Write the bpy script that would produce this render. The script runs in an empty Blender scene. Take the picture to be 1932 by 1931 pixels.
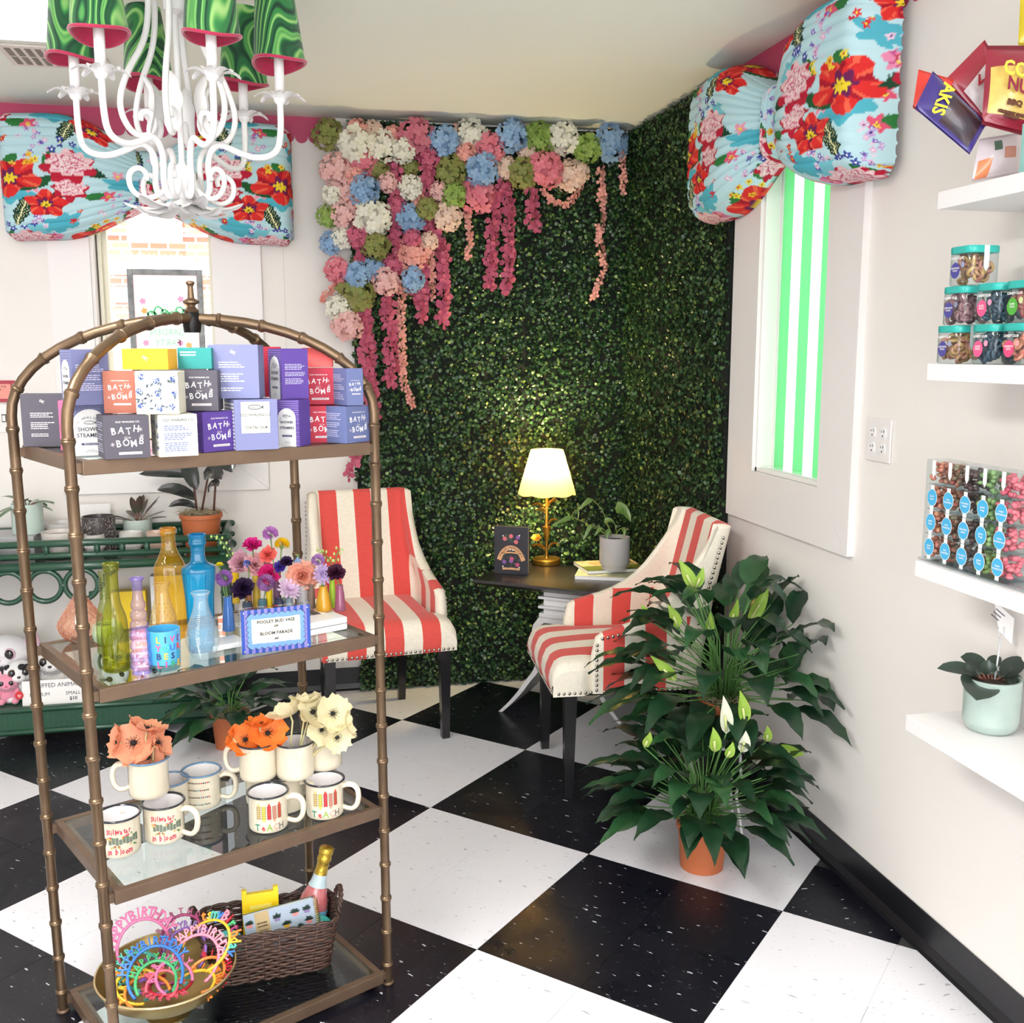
import bpy, bmesh, math, random
import numpy as np
from mathutils import Vector, Matrix
C = bpy.context.scene.collection
SC = bpy.context.scene
PI = math.pi
R = math.radians
# ------------------------------------------------------------------ camera, world, light, exposure
CAM_H, CAM_F, CAM_PITCH, CAM_YAW = 1.537, 1947.0, 0.1548, math.radians(12.43)
cam_data = bpy.data.cameras.new('camera'); cam = bpy.data.objects.new('camera', cam_data); C.objects.link(cam)
cam.location = (0, 0, CAM_H); cam.rotation_euler = (PI/2 - CAM_PITCH, 0, -CAM_YAW)
cam_data.sensor_width = 36; cam_data.sensor_fit = 'HORIZONTAL'; cam_data.lens = 36*CAM_F/1932.0
cam_data.clip_start = 0.05; cam_data.clip_end = 200
SC.camera = cam
SC.view_settings.view_transform = 'Standard'; SC.view_settings.look = 'None'
SC.view_settings.gamma = 1; SC.view_settings.use_curve_mapping = False
SC.view_settings.exposure = 0.85
try:
    SC.cycles.use_denoising = True; SC.cycles.max_bounces = 10; SC.cycles.transparent_max_bounces = 24
    SC.cycles.caustics_reflective = False; SC.cycles.caustics_refractive = False; SC.cycles.sample_clamp_indirect = 6
except Exception: pass
w = bpy.data.worlds.new('sky'); SC.world = w; w.use_nodes = True
bg = w.node_tree.nodes['Background']; bg.inputs[0].default_value = (0.93, 0.96, 1.0, 1); bg.inputs[1].default_value = 1.35
def area(name, loc, rot, sx, sy, power, col=(1,1,1)):
    d = bpy.data.lights.new(name, 'AREA'); d.shape = 'RECTANGLE'; d.size = sx; d.size_y = sy; d.energy = power; d.color = col
    o = bpy.data.objects.new(name, d); C.objects.link(o); o.location = loc; o.rotation_euler = rot; return o
# fluorescent ceiling fixtures of the shop room, behind and above the photographer, and its big street window
area('ceiling_fixture_light', (-0.9, 1.2, 2.47), (0,0,0), 0.6, 1.2, 34, (1,0.975,0.94))
area('ceiling_fixture_light_b', (0.9, -0.4, 2.47), (0,0,0), 0.6, 1.2, 26, (1,0.98,0.95))
area('shopfront_daylight', (-0.6, -2.3, 1.5), (R(90),0,R(0)), 3.2, 2.0, 55, (0.97,0.985,1))
# ------------------------------------------------------------------ pixel -> place helpers (camera solved from the floor tiles)
_cp,_sp = math.cos(CAM_PITCH), math.sin(CAM_PITCH); _ct,_st = math.cos(CAM_YAW), math.sin(CAM_YAW)
def _rot(v): return np.array([v[0]*_ct+v[1]*_st, -v[0]*_st+v[1]*_ct, v[2]])
FW, UP, RT = _rot([0,_cp,-_sp]), _rot([0,_sp,_cp]), _rot([1,0,0.])
CO = np.array([0,0,CAM_H])
def ray(x,y): return RT*(x-966)/CAM_F - UP*(y-965.5)/CAM_F + FW
def atz(x,y,z): d = ray(x,y); return Vector(CO + d*(z-CAM_H)/d[2])
def aty(x,y,Y): d = ray(x,y); return Vector(CO + d*Y/d[1])
def atx(x,y,X): d = ray(x,y); return Vector(CO + d*X/d[0])
def depth(P): return float(FW @ (np.array(P)-CO))
def topz(P,row):
    t = (965.5-row)/CAM_F; x,y = P[0],P[1]
    return CAM_H + (t*(FW[0]*x+FW[1]*y)-(UP[0]*x+UP[1]*y))/(UP[2]-t*FW[2])
def base(px,py,z,r):
    P = atz(px,py,z); d = Vector((P.x,P.y,0)).normalized(); return P + d*r
# ------------------------------------------------------------------ materials
def lin(c):
    if isinstance(c,str): c = tuple(int(c.lstrip('#')[i:i+2],16)/255 for i in (0,2,4))
    return tuple((x/12.92 if x <= 0.04045 else ((x+0.055)/1.055)**2.4) for x in c)+(1,)
MATS = {}
def mat(key, col='#ffffff', rough=0.5, metal=0.0, bump=0.0, bscale=60, var=0.0, vscale=8, col2=None, spec=0.5, emit=0, coat=0, trans=0, sheen=0, vcol=False, rnd=0):
    if key in MATS: return MATS[key]
    m = bpy.data.materials.new(key); m.use_nodes = True; nt = m.node_tree; N = nt.nodes; L = nt.links
    b = N['Principled BSDF']; b.inputs['Roughness'].default_value = rough; b.inputs['Metallic'].default_value = metal
    b.inputs['Specular IOR Level'].default_value = spec; b.inputs['Base Color'].default_value = lin(col)
    if coat: b.inputs['Coat Weight'].default_value = coat; b.inputs['Coat Roughness'].default_value = 0.08
    if sheen: b.inputs['Sheen Weight'].default_value = sheen
    tc = N.new('ShaderNodeTexCoord')
    src = None
    if vcol:
        a = N.new('ShaderNodeVertexColor'); a.layer_name = 'Col'; src = a.outputs[0]
    if var > 0:
        no = N.new('ShaderNodeTexNoise'); no.inputs['Scale'].default_value = vscale; no.inputs['Detail'].default_value = 5
        L.new(tc.outputs['Object'], no.inputs['Vector'])
        rp = N.new('ShaderNodeMapRange'); rp.inputs[1].default_value = 0.35; rp.inputs[2].default_value = 0.65
        rp.inputs[3].default_value = 0; rp.inputs[4].default_value = var; L.new(no.outputs[0], rp.inputs[0])
        mx = N.new('ShaderNodeMix'); mx.data_type = 'RGBA'; L.new(rp.outputs[0], mx.inputs[0])
        mx.inputs[6].default_value = lin(col); mx.inputs[7].default_value = lin(col2 or '#000000')
        if src: L.new(src, mx.inputs[6])
        src = mx.outputs[2]
    if rnd:
        oi = N.new('ShaderNodeObjectInfo'); hs = N.new('ShaderNodeHueSaturation')
        mr = N.new('ShaderNodeMapRange'); mr.inputs[3].default_value = 1-rnd; mr.inputs[4].default_value = 1+rnd
        L.new(oi.outputs['Random'], mr.inputs[0]); L.new(mr.outputs[0], hs.inputs['Value'])
        if src: L.new(src, hs.inputs['Color'])
        else: hs.inputs['Color'].default_value = lin(col)
        src = hs.outputs[0]
    if src: L.new(src, b.inputs['Base Color'])
    if bump > 0:
        n2 = N.new('ShaderNodeTexNoise'); n2.inputs['Scale'].default_value = bscale; n2.inputs['Detail'].default_value = 4
        L.new(tc.outputs['Object'], n2.inputs['Vector'])
        bp = N.new('ShaderNodeBump'); bp.inputs['Strength'].default_value = bump; bp.inputs['Distance'].default_value = 0.004
        L.new(n2.outputs[0], bp.inputs['Height']); L.new(bp.outputs[0], b.inputs['Normal'])
    if emit:
        b.inputs['Emission Color'].default_value = lin(col); b.inputs['Emission Strength'].default_value = emit
    if trans:                                                      # thin cloth / leaf letting light through
        t = N.new('ShaderNodeBsdfTranslucent'); t.inputs[0].default_value = lin(col)
        if src: L.new(src, t.inputs[0])
        ms = N.new('ShaderNodeMixShader'); ms.inputs[0].default_value = trans
        L.new(b.outputs[0], ms.inputs[1]); L.new(t.outputs[0], ms.inputs[2]); L.new(ms.outputs[0], N['Material Output'].inputs[0])
    MATS[key] = m; return m
def glass(key, col='#ffffff', edge=None, refl=1.0, ior=1.45, dens=0.0, rough=0.02):
    """thin-walled glass: tinted see-through that deepens at grazing angles, plus a real reflection by Fresnel"""
    if key in MATS: return MATS[key]
    m = bpy.data.materials.new(key); m.use_nodes = True; nt = m.node_tree; N = nt.nodes; L = nt.links; N.clear()
    out = N.new('ShaderNodeOutputMaterial'); tr = N.new('ShaderNodeBsdfTransparent'); gl = N.new('ShaderNodeBsdfGlossy')
    gl.inputs['Roughness'].default_value = rough; gl.inputs[0].default_value = (refl,refl,refl,1)
    lw = N.new('ShaderNodeLayerWeight'); lw.inputs[0].default_value = 0.3
    mx = N.new('ShaderNodeMix'); mx.data_type = 'RGBA'; L.new(lw.outputs['Facing'], mx.inputs[0])
    mx.inputs[6].default_value = lin(col); mx.inputs[7].default_value = lin(edge or col); L.new(mx.outputs[2], tr.inputs[0])
    fr = N.new('ShaderNodeFresnel'); fr.inputs[0].default_value = ior; ge = N.new('ShaderNodeNewGeometry'); mt = N.new('ShaderNodeMath'); mt.operation = 'MULTIPLY'; iv = N.new('ShaderNodeMath'); iv.operation = 'SUBTRACT'; iv.inputs[0].default_value = 1
    L.new(ge.outputs['Backfacing'], iv.inputs[1]); L.new(fr.outputs[0], mt.inputs[0]); L.new(iv.outputs[0], mt.inputs[1])
    ms = N.new('ShaderNodeMixShader'); L.new(mt.outputs[0], ms.inputs[0]); L.new(tr.outputs[0], ms.inputs[1]); L.new(gl.outputs[0], ms.inputs[2])
    last = ms.outputs[0]
    if dens > 0:
        df = N.new('ShaderNodeBsdfDiffuse'); df.inputs[0].default_value = lin(edge or col)
        m2 = N.new('ShaderNodeMixShader'); m2.inputs[0].default_value = dens; L.new(last, m2.inputs[1]); L.new(df.outputs[0], m2.inputs[2]); last = m2.outputs[0]
    L.new(last, out.inputs[0]); MATS[key] = m; return m
# ------------------------------------------------------------------ mesh builder
class MB:
    def __init__(s): s.v=[]; s.f=[]; s.m=[]; s.M=Matrix.Identity(4); s.c=[]; s.col=None
    def at(s, M): s.M = M; return s
    def vs(s, L):
        i = len(s.v)
        for p in L:
            s.v.append(tuple(s.M @ Vector(p)))
        if s.col is not None or s.c: s.c += [s.col or (1,1,1,1)]*(len(s.v)-len(s.c))
        return i
    def fc(s, idx, m=0): s.f.append(idx); s.m.append(m)
    def quad(s, a,b,c,d, m=0):
        i = s.vs([a,b,c,d]); s.fc((i,i+1,i+2,i+3), m)
    def poly(s, pts, m=0):
        i = s.vs(pts); s.fc(tuple(range(i,i+len(pts))), m)
    def box(s, x0,x1,y0,y1,z0,z1, m=0, bev=0.0, taper=0):
        if bev <= 0:
            t = taper
            i = s.vs([(x0+t,y0+t,z0),(x1-t,y0+t,z0),(x1-t,y1-t,z0),(x0+t,y1-t,z0),(x0,y0,z1),(x1,y0,z1),(x1,y1,z1),(x0,y1,z1)])
            for q in ((0,3,2,1),(4,5,6,7),(0,1,5,4),(1,2,6,5),(2,3,7,6),(3,0,4,7)): s.fc(tuple(i+k for k in q), m)
        else:
            bm = bmesh.new(); bmesh.ops.create_cube(bm, size=1)
            bmesh.ops.scale(bm, vec=(x1-x0,y1-y0,z1-z0), verts=bm.verts); bmesh.ops.translate(bm, vec=((x0+x1)/2,(y0+y1)/2,(z0+z1)/2), verts=bm.verts)
            bmesh.ops.bevel(bm, geom=bm.edges[:], offset=bev, segments=2, affect='EDGES', profile=0.6)
            s.addbm(bm, m)
        return s
    def addbm(s, bm, m=0):
        bm.verts.ensure_lookup_table(); i = s.vs([v.co for v in bm.verts])
        for v_i, v in enumerate(bm.verts): v.index = v_i
        for f in bm.faces: s.fc(tuple(i+v.index for v in f.verts), m)
        bm.free()
    def ring(s, pts_rings, m=0, closed=True, cap=(True,True)):
        n = len(pts_rings[0]); i0 = s.vs([p for r in pts_rings for p in r])
        for k in range(len(pts_rings)-1):
            for j in range(n if closed else n-1):
                a = i0+k*n+j; b = i0+k*n+(j+1)%n; s.fc((a,b,b+n,a+n), m)
        if cap[0]: s.fc(tuple(i0+j for j in reversed(range(n))), m)
        if cap[1]: s.fc(tuple(i0+(len(pts_rings)-1)*n+j for j in range(n)), m)
        return s
    def lathe(s, prof, n=24, m=0, cx=0, cy=0, cz=0, cap=(True,True), sq=0, a0=0):
        rs = []
        for r,z in prof:
            row = []
            for j in range(n):
                a = 2*PI*j/n+a0; ca,sa = math.cos(a), math.sin(a); k = 1.0
                if sq: k = 1/((abs(ca)**sq+abs(sa)**sq)**(1/sq))
                row.append((cx+r*k*ca, cy+r*k*sa, cz+z))
            rs.append(row)
        return s.ring(rs, m, True, cap)
    def tube(s, path, r, n=8, m=0, closed=False, cap=True, flat=1.0):
        P = [Vector(p) for p in path]; k = len(P); rr = r if hasattr(r,'__len__') else [r]*k
        T = []
        for i in range(k):
            a = P[(i-1)%k] if (closed or i>0) else P[i]; b = P[(i+1)%k] if (closed or i<k-1) else P[i]
            T.append((b-a).normalized() if (b-a).length > 1e-9 else Vector((0,0,1)))
        nrm = T[0].orthogonal().normalized(); rings = []
        for i in range(k):
            nrm = (nrm - T[i]*nrm.dot(T[i])); nrm = nrm.normalized() if nrm.length>1e-6 else T[i].orthogonal().normalized()
            bn = T[i].cross(nrm)
            rings.append([tuple(P[i]+(nrm*math.cos(2*PI*j/n)+bn*math.sin(2*PI*j/n)*flat)*rr[i]) for j in range(n)])
        if closed: rings.append(rings[0])
        return s.ring(rings, m, True, (cap and not closed, cap and not closed))
    def ell(s, c, rx, ry, rz, n=12, k=8, m=0):
        rings = []
        for i in range(1,k):
            t = PI*i/k
            rings.append([(c[0]+rx*math.sin(t)*math.cos(2*PI*j/n), c[1]+ry*math.sin(t)*math.sin(2*PI*j/n), c[2]-rz*math.cos(t)) for j in range(n)])
        i0 = s.vs([p for r in rings for p in r]+[(c[0],c[1],c[2]-rz),(c[0],c[1],c[2]+rz)]); q = i0+len(rings)*n
        for a in range(len(rings)-1):
            for j in range(n):
                x = i0+a*n+j; y = i0+a*n+(j+1)%n; s.fc((x,y,y+n,x+n), m)
        for j in range(n):
            s.fc((q, i0+(j+1)%n, i0+j), m); b = i0+(len(rings)-1)*n; s.fc((q+1, b+j, b+(j+1)%n), m)
        return s
    def grid(s, fn, nu, nv, m=0, colfn=None):
        i0 = s.vs([fn(u/nu, v/nv) for v in range(nv+1) for u in range(nu+1)])
        for v in range(nv):
            for u in range(nu):
                a = i0+v*(nu+1)+u; s.fc((a,a+1,a+nu+2,a+nu+1), m)
        return s
    def mesh(s, name, mats, smooth=False):
        me = bpy.data.meshes.new(name); me.from_pydata(s.v, [], s.f)
        for x in (mats if isinstance(mats,(list,tuple)) else [mats]): me.materials.append(x)
        me.polygons.foreach_set('material_index', s.m)
        if smooth: me.polygons.foreach_set('use_smooth', [True]*len(s.f))
        if s.c:
            s.c += [(1,1,1,1)]*(len(s.v)-len(s.c)); a = me.color_attributes.new('Col','FLOAT_COLOR','POINT')
            a.data.foreach_set('color', np.array(s.c,dtype=np.float32).ravel())
        me.validate(); me.update(); return me
    def obj(s, name, mats, parent=None, smooth=False, loc=None, kind=None, auto=None):
        return link(name, s.mesh(name, mats, smooth or bool(auto)), parent, loc, kind, auto)
def link(name, me, parent=None, loc=None, kind=None, auto=None, rot=None):
    o = bpy.data.objects.new(name, me); C.objects.link(o)
    if parent: o.parent = parent
    if loc is not None: o.location = loc
    if rot is not None: o.rotation_euler = rot
    if kind: o['kind'] = kind
    if auto: sharpen(me, auto)
    return o
def sharpen(me, deg):
    bm = bmesh.new(); bm.from_mesh(me)
    for e in bm.edges:
        if len(e.link_faces)==2 and e.calc_face_angle(0) > R(deg): e.smooth = False
    bm.to_mesh(me); bm.free()
def tag(o, label=None, cat=None, group=None, kind=None):
    if label: o['label'] = label
    if cat: o['category'] = cat
    if group: o['group'] = group
    if kind: o['kind'] = kind
    return o
def T(name, label, cat, loc=(0,0,0), rz=0, group=None, rot=None):
    o = bpy.data.objects.new(name, None); C.objects.link(o); o.empty_display_size = 0.05
    o.location = loc; o.rotation_euler = rot if rot else (0,0,rz)
    return tag(o, label, cat, group)
def S(o, label=None): return tag(o, label, None, None, 'structure')
def copy_tree(o, parent=None):
    c = o.copy(); C.objects.link(c); c.parent = parent
    for ch in list(o.children): copy_tree(ch, c)
    return c
def Mx(loc=(0,0,0), rot=(0,0,0), sc=(1,1,1)):
    from mathutils import Euler
    return Matrix.Translation(Vector(loc)) @ Euler(rot).to_matrix().to_4x4() @ Matrix.Diagonal((*sc,1))
_tc = {}
def text(parent, s, size, m, M, name='lettering', align='CENTER', ext=0.0, bold=0.0, sx=1.0, space=1.0, shear=0):
    """real lettering: font outlines turned into a mesh lying in the XY plane of M"""
    cu = bpy.data.curves.new(name,'FONT'); cu.body = s; cu.size = size; cu.align_x = align; cu.align_y = 'CENTER'
    cu.extrude = ext; cu.offset = bold; cu.resolution_u = 2; cu.space_character = space; cu.shear = shear
    t = bpy.data.objects.new('t', cu); C.objects.link(t)
    dg = bpy.context.evaluated_depsgraph_get(); me = bpy.data.meshes.new_from_object(t.evaluated_get(dg))
    bpy.data.objects.remove(t); bpy.data.curves.remove(cu)
    me.name = name; me.materials.clear(); me.materials.append(m)
    o = bpy.data.objects.new(name, me); C.objects.link(o)
    if parent: o.parent = parent
    me.transform(M @ Matrix.Diagonal((sx,1,1,1))); return o
def rowlines(mb, x0, x1, y0, y1, n, rs, m=0, h=0.45, z=0):
    """rows of small print too fine to read"""
    st = (y1-y0)/n
    for k in range(n):
        y = y0+st*(k+0.5); e = x1-(x1-x0)*rs.random()*0.35; x = x0
        while x < e-0.001:
            wd = min((x1-x0)*rs.uniform(.06,.16), e-x); mb.quad((x,y-st*h/2,z),(x+wd,y-st*h/2,z),(x+wd,y+st*h/2,z),(x,y+st*h/2,z),m); x += wd+(x1-x0)*0.025

_gl={}
def glyph(ch):
    """outline of one capital as flat polygons, unit size, centred"""
    if ch not in _gl:
        cu=bpy.data.curves.new('g','FONT'); cu.body=ch; cu.size=1; cu.align_x='CENTER'; cu.align_y='CENTER'; cu.extrude=.12; cu.resolution_u=1; cu.offset=.02
        t=bpy.data.objects.new('g',cu); C.objects.link(t); me=bpy.data.meshes.new_from_object(t.evaluated_get(bpy.context.evaluated_depsgraph_get()))
        _gl[ch]=([tuple(v.co) for v in me.vertices],[tuple(p.vertices) for p in me.polygons]); bpy.data.objects.remove(t); bpy.data.curves.remove(cu); bpy.data.meshes.remove(me)
    return _gl[ch]
def addglyph(mb,ch,M,m=0):
    v,f=glyph(ch); o=mb.M; mb.M=M; i=mb.vs(v); mb.M=o
    for q in f: mb.fc(tuple(i+k for k in q),m)
def ribbon(mb,pts,w,m=0,z=0):
    """flat pen stroke in the XY plane"""
    P=[Vector((p[0],p[1],0)) for p in pts]; L_=[];R_=[]
    for i,p in enumerate(P):
        d=(P[min(i+1,len(P)-1)]-P[max(i-1,0)]); n_=Vector((-d.y,d.x,0)).normalized()*w/2 if d.length>1e-9 else Vector((0,0,0)); L_.append(p+n_); R_.append(p-n_)
    for i in range(len(P)-1): mb.quad((L_[i].x,L_[i].y,z),(R_[i].x,R_[i].y,z),(R_[i+1].x,R_[i+1].y,z),(L_[i+1].x,L_[i+1].y,z),m)
# ================================================================== THE SETTING
WX, WY, ZC = 1.575, 4.606, 2.505
white_wall = mat('wall_paint', '#f1ece7', 0.65, bump=0.25, bscale=22, var=0.10, vscale=3, col2='#e0dcda')
ceil_paint = mat('ceiling_paint', '#f7faf0', 0.7, bump=0.3, bscale=14)
trimw = mat('trim_white', '#eeeae8', 0.35)
pink = mat('pink_paint', '#c2436b', 0.5)
blackb = mat('black_vinyl_base', '#15151a', 0.35)
# floor: individual 12 inch vinyl tiles laid diagonally
def vinyl(key, base_c, fl1, fl2, rough):
    m = bpy.data.materials.new(key); m.use_nodes = True; nt=m.node_tree; N=nt.nodes; L=nt.links; b=N['Principled BSDF']
    tc=N.new('ShaderNodeTexCoord'); oi=N.new('ShaderNodeObjectInfo'); ad=N.new('ShaderNodeVectorMath'); ad.operation='ADD'
    ml=N.new('ShaderNodeVectorMath'); ml.operation='SCALE'; cb=N.new('ShaderNodeCombineXYZ')
    L.new(oi.outputs['Random'],cb.inputs[0]); L.new(oi.outputs['Random'],cb.inputs[1]); L.new(cb.outputs[0],ml.inputs[0]); ml.inputs['Scale'].default_value=40
    L.new(tc.outputs['Object'],ad.inputs[0]); L.new(ml.outputs[0],ad.inputs[1])
    mp=N.new('ShaderNodeMapping'); mp.inputs['Rotation'].default_value=(0,0,R(35)); mp.inputs['Scale'].default_value=(1,3.2,1); L.new(ad.outputs[0],mp.inputs[0])
    prev=None; colr=lin(base_c)
    for sc,th,c in ((26,0.735,fl1),(44,0.725,fl2)):
        n=N.new('ShaderNodeTexNoise'); n.inputs['Scale'].default_value=sc; n.inputs['Detail'].default_value=3; L.new(mp.outputs[0],n.inputs['Vector'])
        s=N.new('ShaderNodeMath'); s.operation='GREATER_THAN'; s.inputs[1].default_value=th-0.045; L.new(n.outputs[0],s.inputs[0])
        mx=N.new('ShaderNodeMix'); mx.data_type='RGBA'; L.new(s.outputs[0],mx.inputs[0]); mx.inputs[7].default_value=lin(c)
        if prev: L.new(prev,mx.inputs[6])
        else: mx.inputs[6].default_value=colr
        prev=mx.outputs[2]
    L.new(prev,b.inputs['Base Color']); 
    n=N.new('ShaderNodeTexNoise'); n.inputs['Scale'].default_value=7; n.inputs['Detail'].default_value=6; L.new(ad.outputs[0],n.inputs['Vector'])
    mr=N.new('ShaderNodeMapRange'); mr.inputs[1].default_value=.3; mr.inputs[2].default_value=.7; mr.inputs[3].default_value=rough; mr.inputs[4].default_value=rough+.2
    L.new(n.outputs[0],mr.inputs[0]); L.new(mr.outputs[0],b.inputs['Roughness'])
    bp=N.new('ShaderNodeBump'); bp.inputs['Strength'].default_value=0.08; bp.inputs['Distance'].default_value=0.003; L.new(n.outputs[0],bp.inputs['Height']); L.new(bp.outputs[0],b.inputs['Normal'])
    return m
vw = vinyl('white_vinyl_tile','#eceaf0','#b4b0b4','#d8d4d8',0.28); vb = vinyl('black_vinyl_tile','#10101a','#c4c4cc','#474752',0.24)
fl = MB(); fl.box(-4,WX+.05,-2.6,WY+.05,-.12,-.0042); floor = S(fl.obj('floor', mat('tile_adhesive','#3c3a3c',0.8)), 'black and white checkerboard vinyl tile floor laid diagonally')
ts = 0.305; tm = []
for mm in (vw, vb):
    t = MB(); g = 0.0005; t.box(-ts/2+g, ts/2-g, -ts/2+g, ts/2-g, -.004, 0, bev=0.0004); tm.append(t.mesh('floor_tile', mm))
e1 = Vector((math.cos(R(-45)), math.sin(R(-45)),0)); e2 = Vector((e1.y, -e1.x, 0))   # e2 = towards the viewer's left
LO = Vector((0.8746, 3.7281, 0)); rest = MB(); rest2 = MB(); restn = 0
cand = []
for i in range(-24,24):
    for j in range(-24,30):
        c = LO + e1*ts*(i+.5) + e2*ts*(j+.5)
        if c.x < -3.6 or c.x > WX+.16 or c.y < -2.2 or c.y > WY+.16: continue
        blk = ((i//2)+(j//2)) % 2 == 0
        cand.append((c.length, c, blk))
cand.sort(key=lambda q: q[0] if q[1].y > 1.6 and abs(q[1].x) < 2.4 else q[0]+50)
def inside(c): return c.x < WX-.216 and c.y < WY-.216
def clipped(c):
    """tile square cut along the two walls"""
    P = [c+e1*ts/2*a+e2*ts/2*b for a,b in ((-1,-1),(1,-1),(1,1),(-1,1))]
    for ax,lim in ((0,WX),(1,WY)):
        Q=[]
        for k in range(len(P)):
            a,b = P[k],P[(k+1)%len(P)]; ia,ib = a[ax]<=lim, b[ax]<=lim
            if ia: Q.append(a)
            if ia != ib: Q.append(a+(b-a)*((lim-a[ax])/(b[ax]-a[ax])))
        P = Q
        if len(P)<3: return []
    return P
n = 0
for _,c,blk in cand:
    if inside(c) and n < 270:
        link('floor_tile', tm[1 if blk else 0], floor, (c.x,c.y,0), rot=(0,0,R(-45))); n += 1
    else:
        P = clipped(c)
        if not P: continue
        q = [(p.x,p.y) for p in P]
        if c.y > 1.6 and n < 297:
            t = MB(); cc = Vector((c.x,c.y)); nn=len(q)
            i0 = t.vs([(x-c.x,y-c.y,0) for x,y in q]+[(x-c.x,y-c.y,-.004) for x,y in q]); t.fc(tuple(range(nn))[::-1]); 
            for k in range(nn): t.fc((i0+k,i0+(k+1)%nn,i0+nn+(k+1)%nn,i0+nn+k))
            link('floor_tile', t.mesh('floor_tile', vb if blk else vw), floor, (c.x,c.y,0)); n += 1
        else: (rest if blk else rest2).poly([(x,y,-.0001) for x,y in q][::-1])
if rest.v: rest.obj('floor_tiles_beyond', vb, floor, kind='stuff')
if rest2.v: rest2.obj('floor_tiles_beyond', vw, floor, kind='stuff')
# walls with window openings
W1 = dict(a=-0.912,b=-0.074,o0=-0.752,o1=-0.262,z0=0.94,oz0=1.10,oz1=2.16,z1=2.32)
W2 = dict(a=2.615,b=3.445,o0=2.80,o1=3.245,z0=0.955,oz0=1.132,oz1=2.16,z1=2.32)
TH = 0.22
def wall_with_hole(mb, ax, u0,u1, w, W):
    def bx(a,b,c,d):
        if ax=='y': mb.box(a,b,WY,WY+TH,c,d)
        else: mb.box(WX,WX+TH,a,b,c,d)
    bx(u0,W['o0'],0,ZC); bx(W['o1'],u1,0,ZC); bx(W['o0'],W['o1'],0,W['oz0']); bx(W['o0'],W['o1'],W['oz1'],ZC)
m = MB(); wall_with_hole(m,'y',-4,WX+TH,0,W1); wb = S(m.obj('wall_back', white_wall),'white painted back wall behind the clipped hedge panels')
m = MB(); wall_with_hole(m,'x',-2.6,WY,0,W2); wr = S(m.obj('wall_right', white_wall),'white painted right wall with striped window')
m = MB(); m.box(-4.2,-4,-2.6,WY+TH,0,ZC); S(m.obj('wall_left', white_wall),'white side wall outside the picture')
m = MB(); m.box(-4.2,WX+TH,-2.6,WY+TH,ZC,ZC+.15); S(m.obj('ceiling', ceil_paint),'pale green painted ceiling')
m = MB(); m.box(-4.0,WX+TH,-2.8,-2.6,ZC-.25,ZC); m.box(-4.0,-2.6,-2.8,-2.6,0,ZC); m.box(1.1,WX+TH,-2.8,-2.6,0,ZC); S(m.obj('wall_front', white_wall),'shop front wall behind the photographer')
# wallboard seams on back wall
m = MB()
for x in (-0.9,0.02): m.box(x-.0008,x+.0008,WY-.0012,WY+.001,2.0 if False else .12,2.4)
S(m.obj('trim_1', mat('seam_grey','#cfcbca',.7), wb),None)
# baseboards (black vinyl cove)
def cove(mb, a, b, nrm):
    a=Vector(a); b=Vector(b); n_=Vector(nrm); z=Vector((0,0,1))
    pr=[(0.001,.105),(0.004,.105),(0.004,.03),(.012,.008),(.02,.001),(.001,.001)]
    mb.ring([[tuple(p+n_*d+z*h) for d,h in pr] for p in (a,b)])
m = MB(); cove(m,(-4,WY,0),(WX,WY,0),(0,-1,0)); S(m.obj('baseboard_back', blackb),'black vinyl baseboard along the back wall')
m = MB(); cove(m,(WX,-2.6,0),(WX,WY,0),(-1,0,0)); S(m.obj('baseboard_right', blackb),'black vinyl baseboard along the right wall')
# pink scalloped border under the ceiling
def scallop(name, p0, p1, nrm, label):
    mb = MB(); p0=Vector(p0); p1=Vector(p1); d=(p1-p0); Ln=d.length; d.normalize(); n_=Vector(nrm)*.003; k=max(1,round(Ln/.056)); w_=Ln/k; z0=ZC-.078
    for i in range(k):
        a = p0+d*w_*i; top=[a+Vector((0,0,ZC-.001)), a+d*w_+Vector((0,0,ZC-.001))]
        arc=[a+d*(w_/2+w_/2*math.cos(t))+Vector((0,0,z0-.03*math.sin(t))) for t in [PI*q/8 for q in range(9)]]
        mb.poly([tuple(p+n_) for p in [top[0],top[1]]+arc])
    o = mb.obj(name, pink); return S(o,label)
scallop('trim_2',(-2.6,WY,0),(.25,WY,0),(0,-1,0),'pink scalloped border painted under the ceiling, back wall')
scallop('trim_3',(WX,2.2,0),(WX,3.6,0),(-1,0,0),'pink scalloped border painted under the ceiling, right wall')
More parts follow.
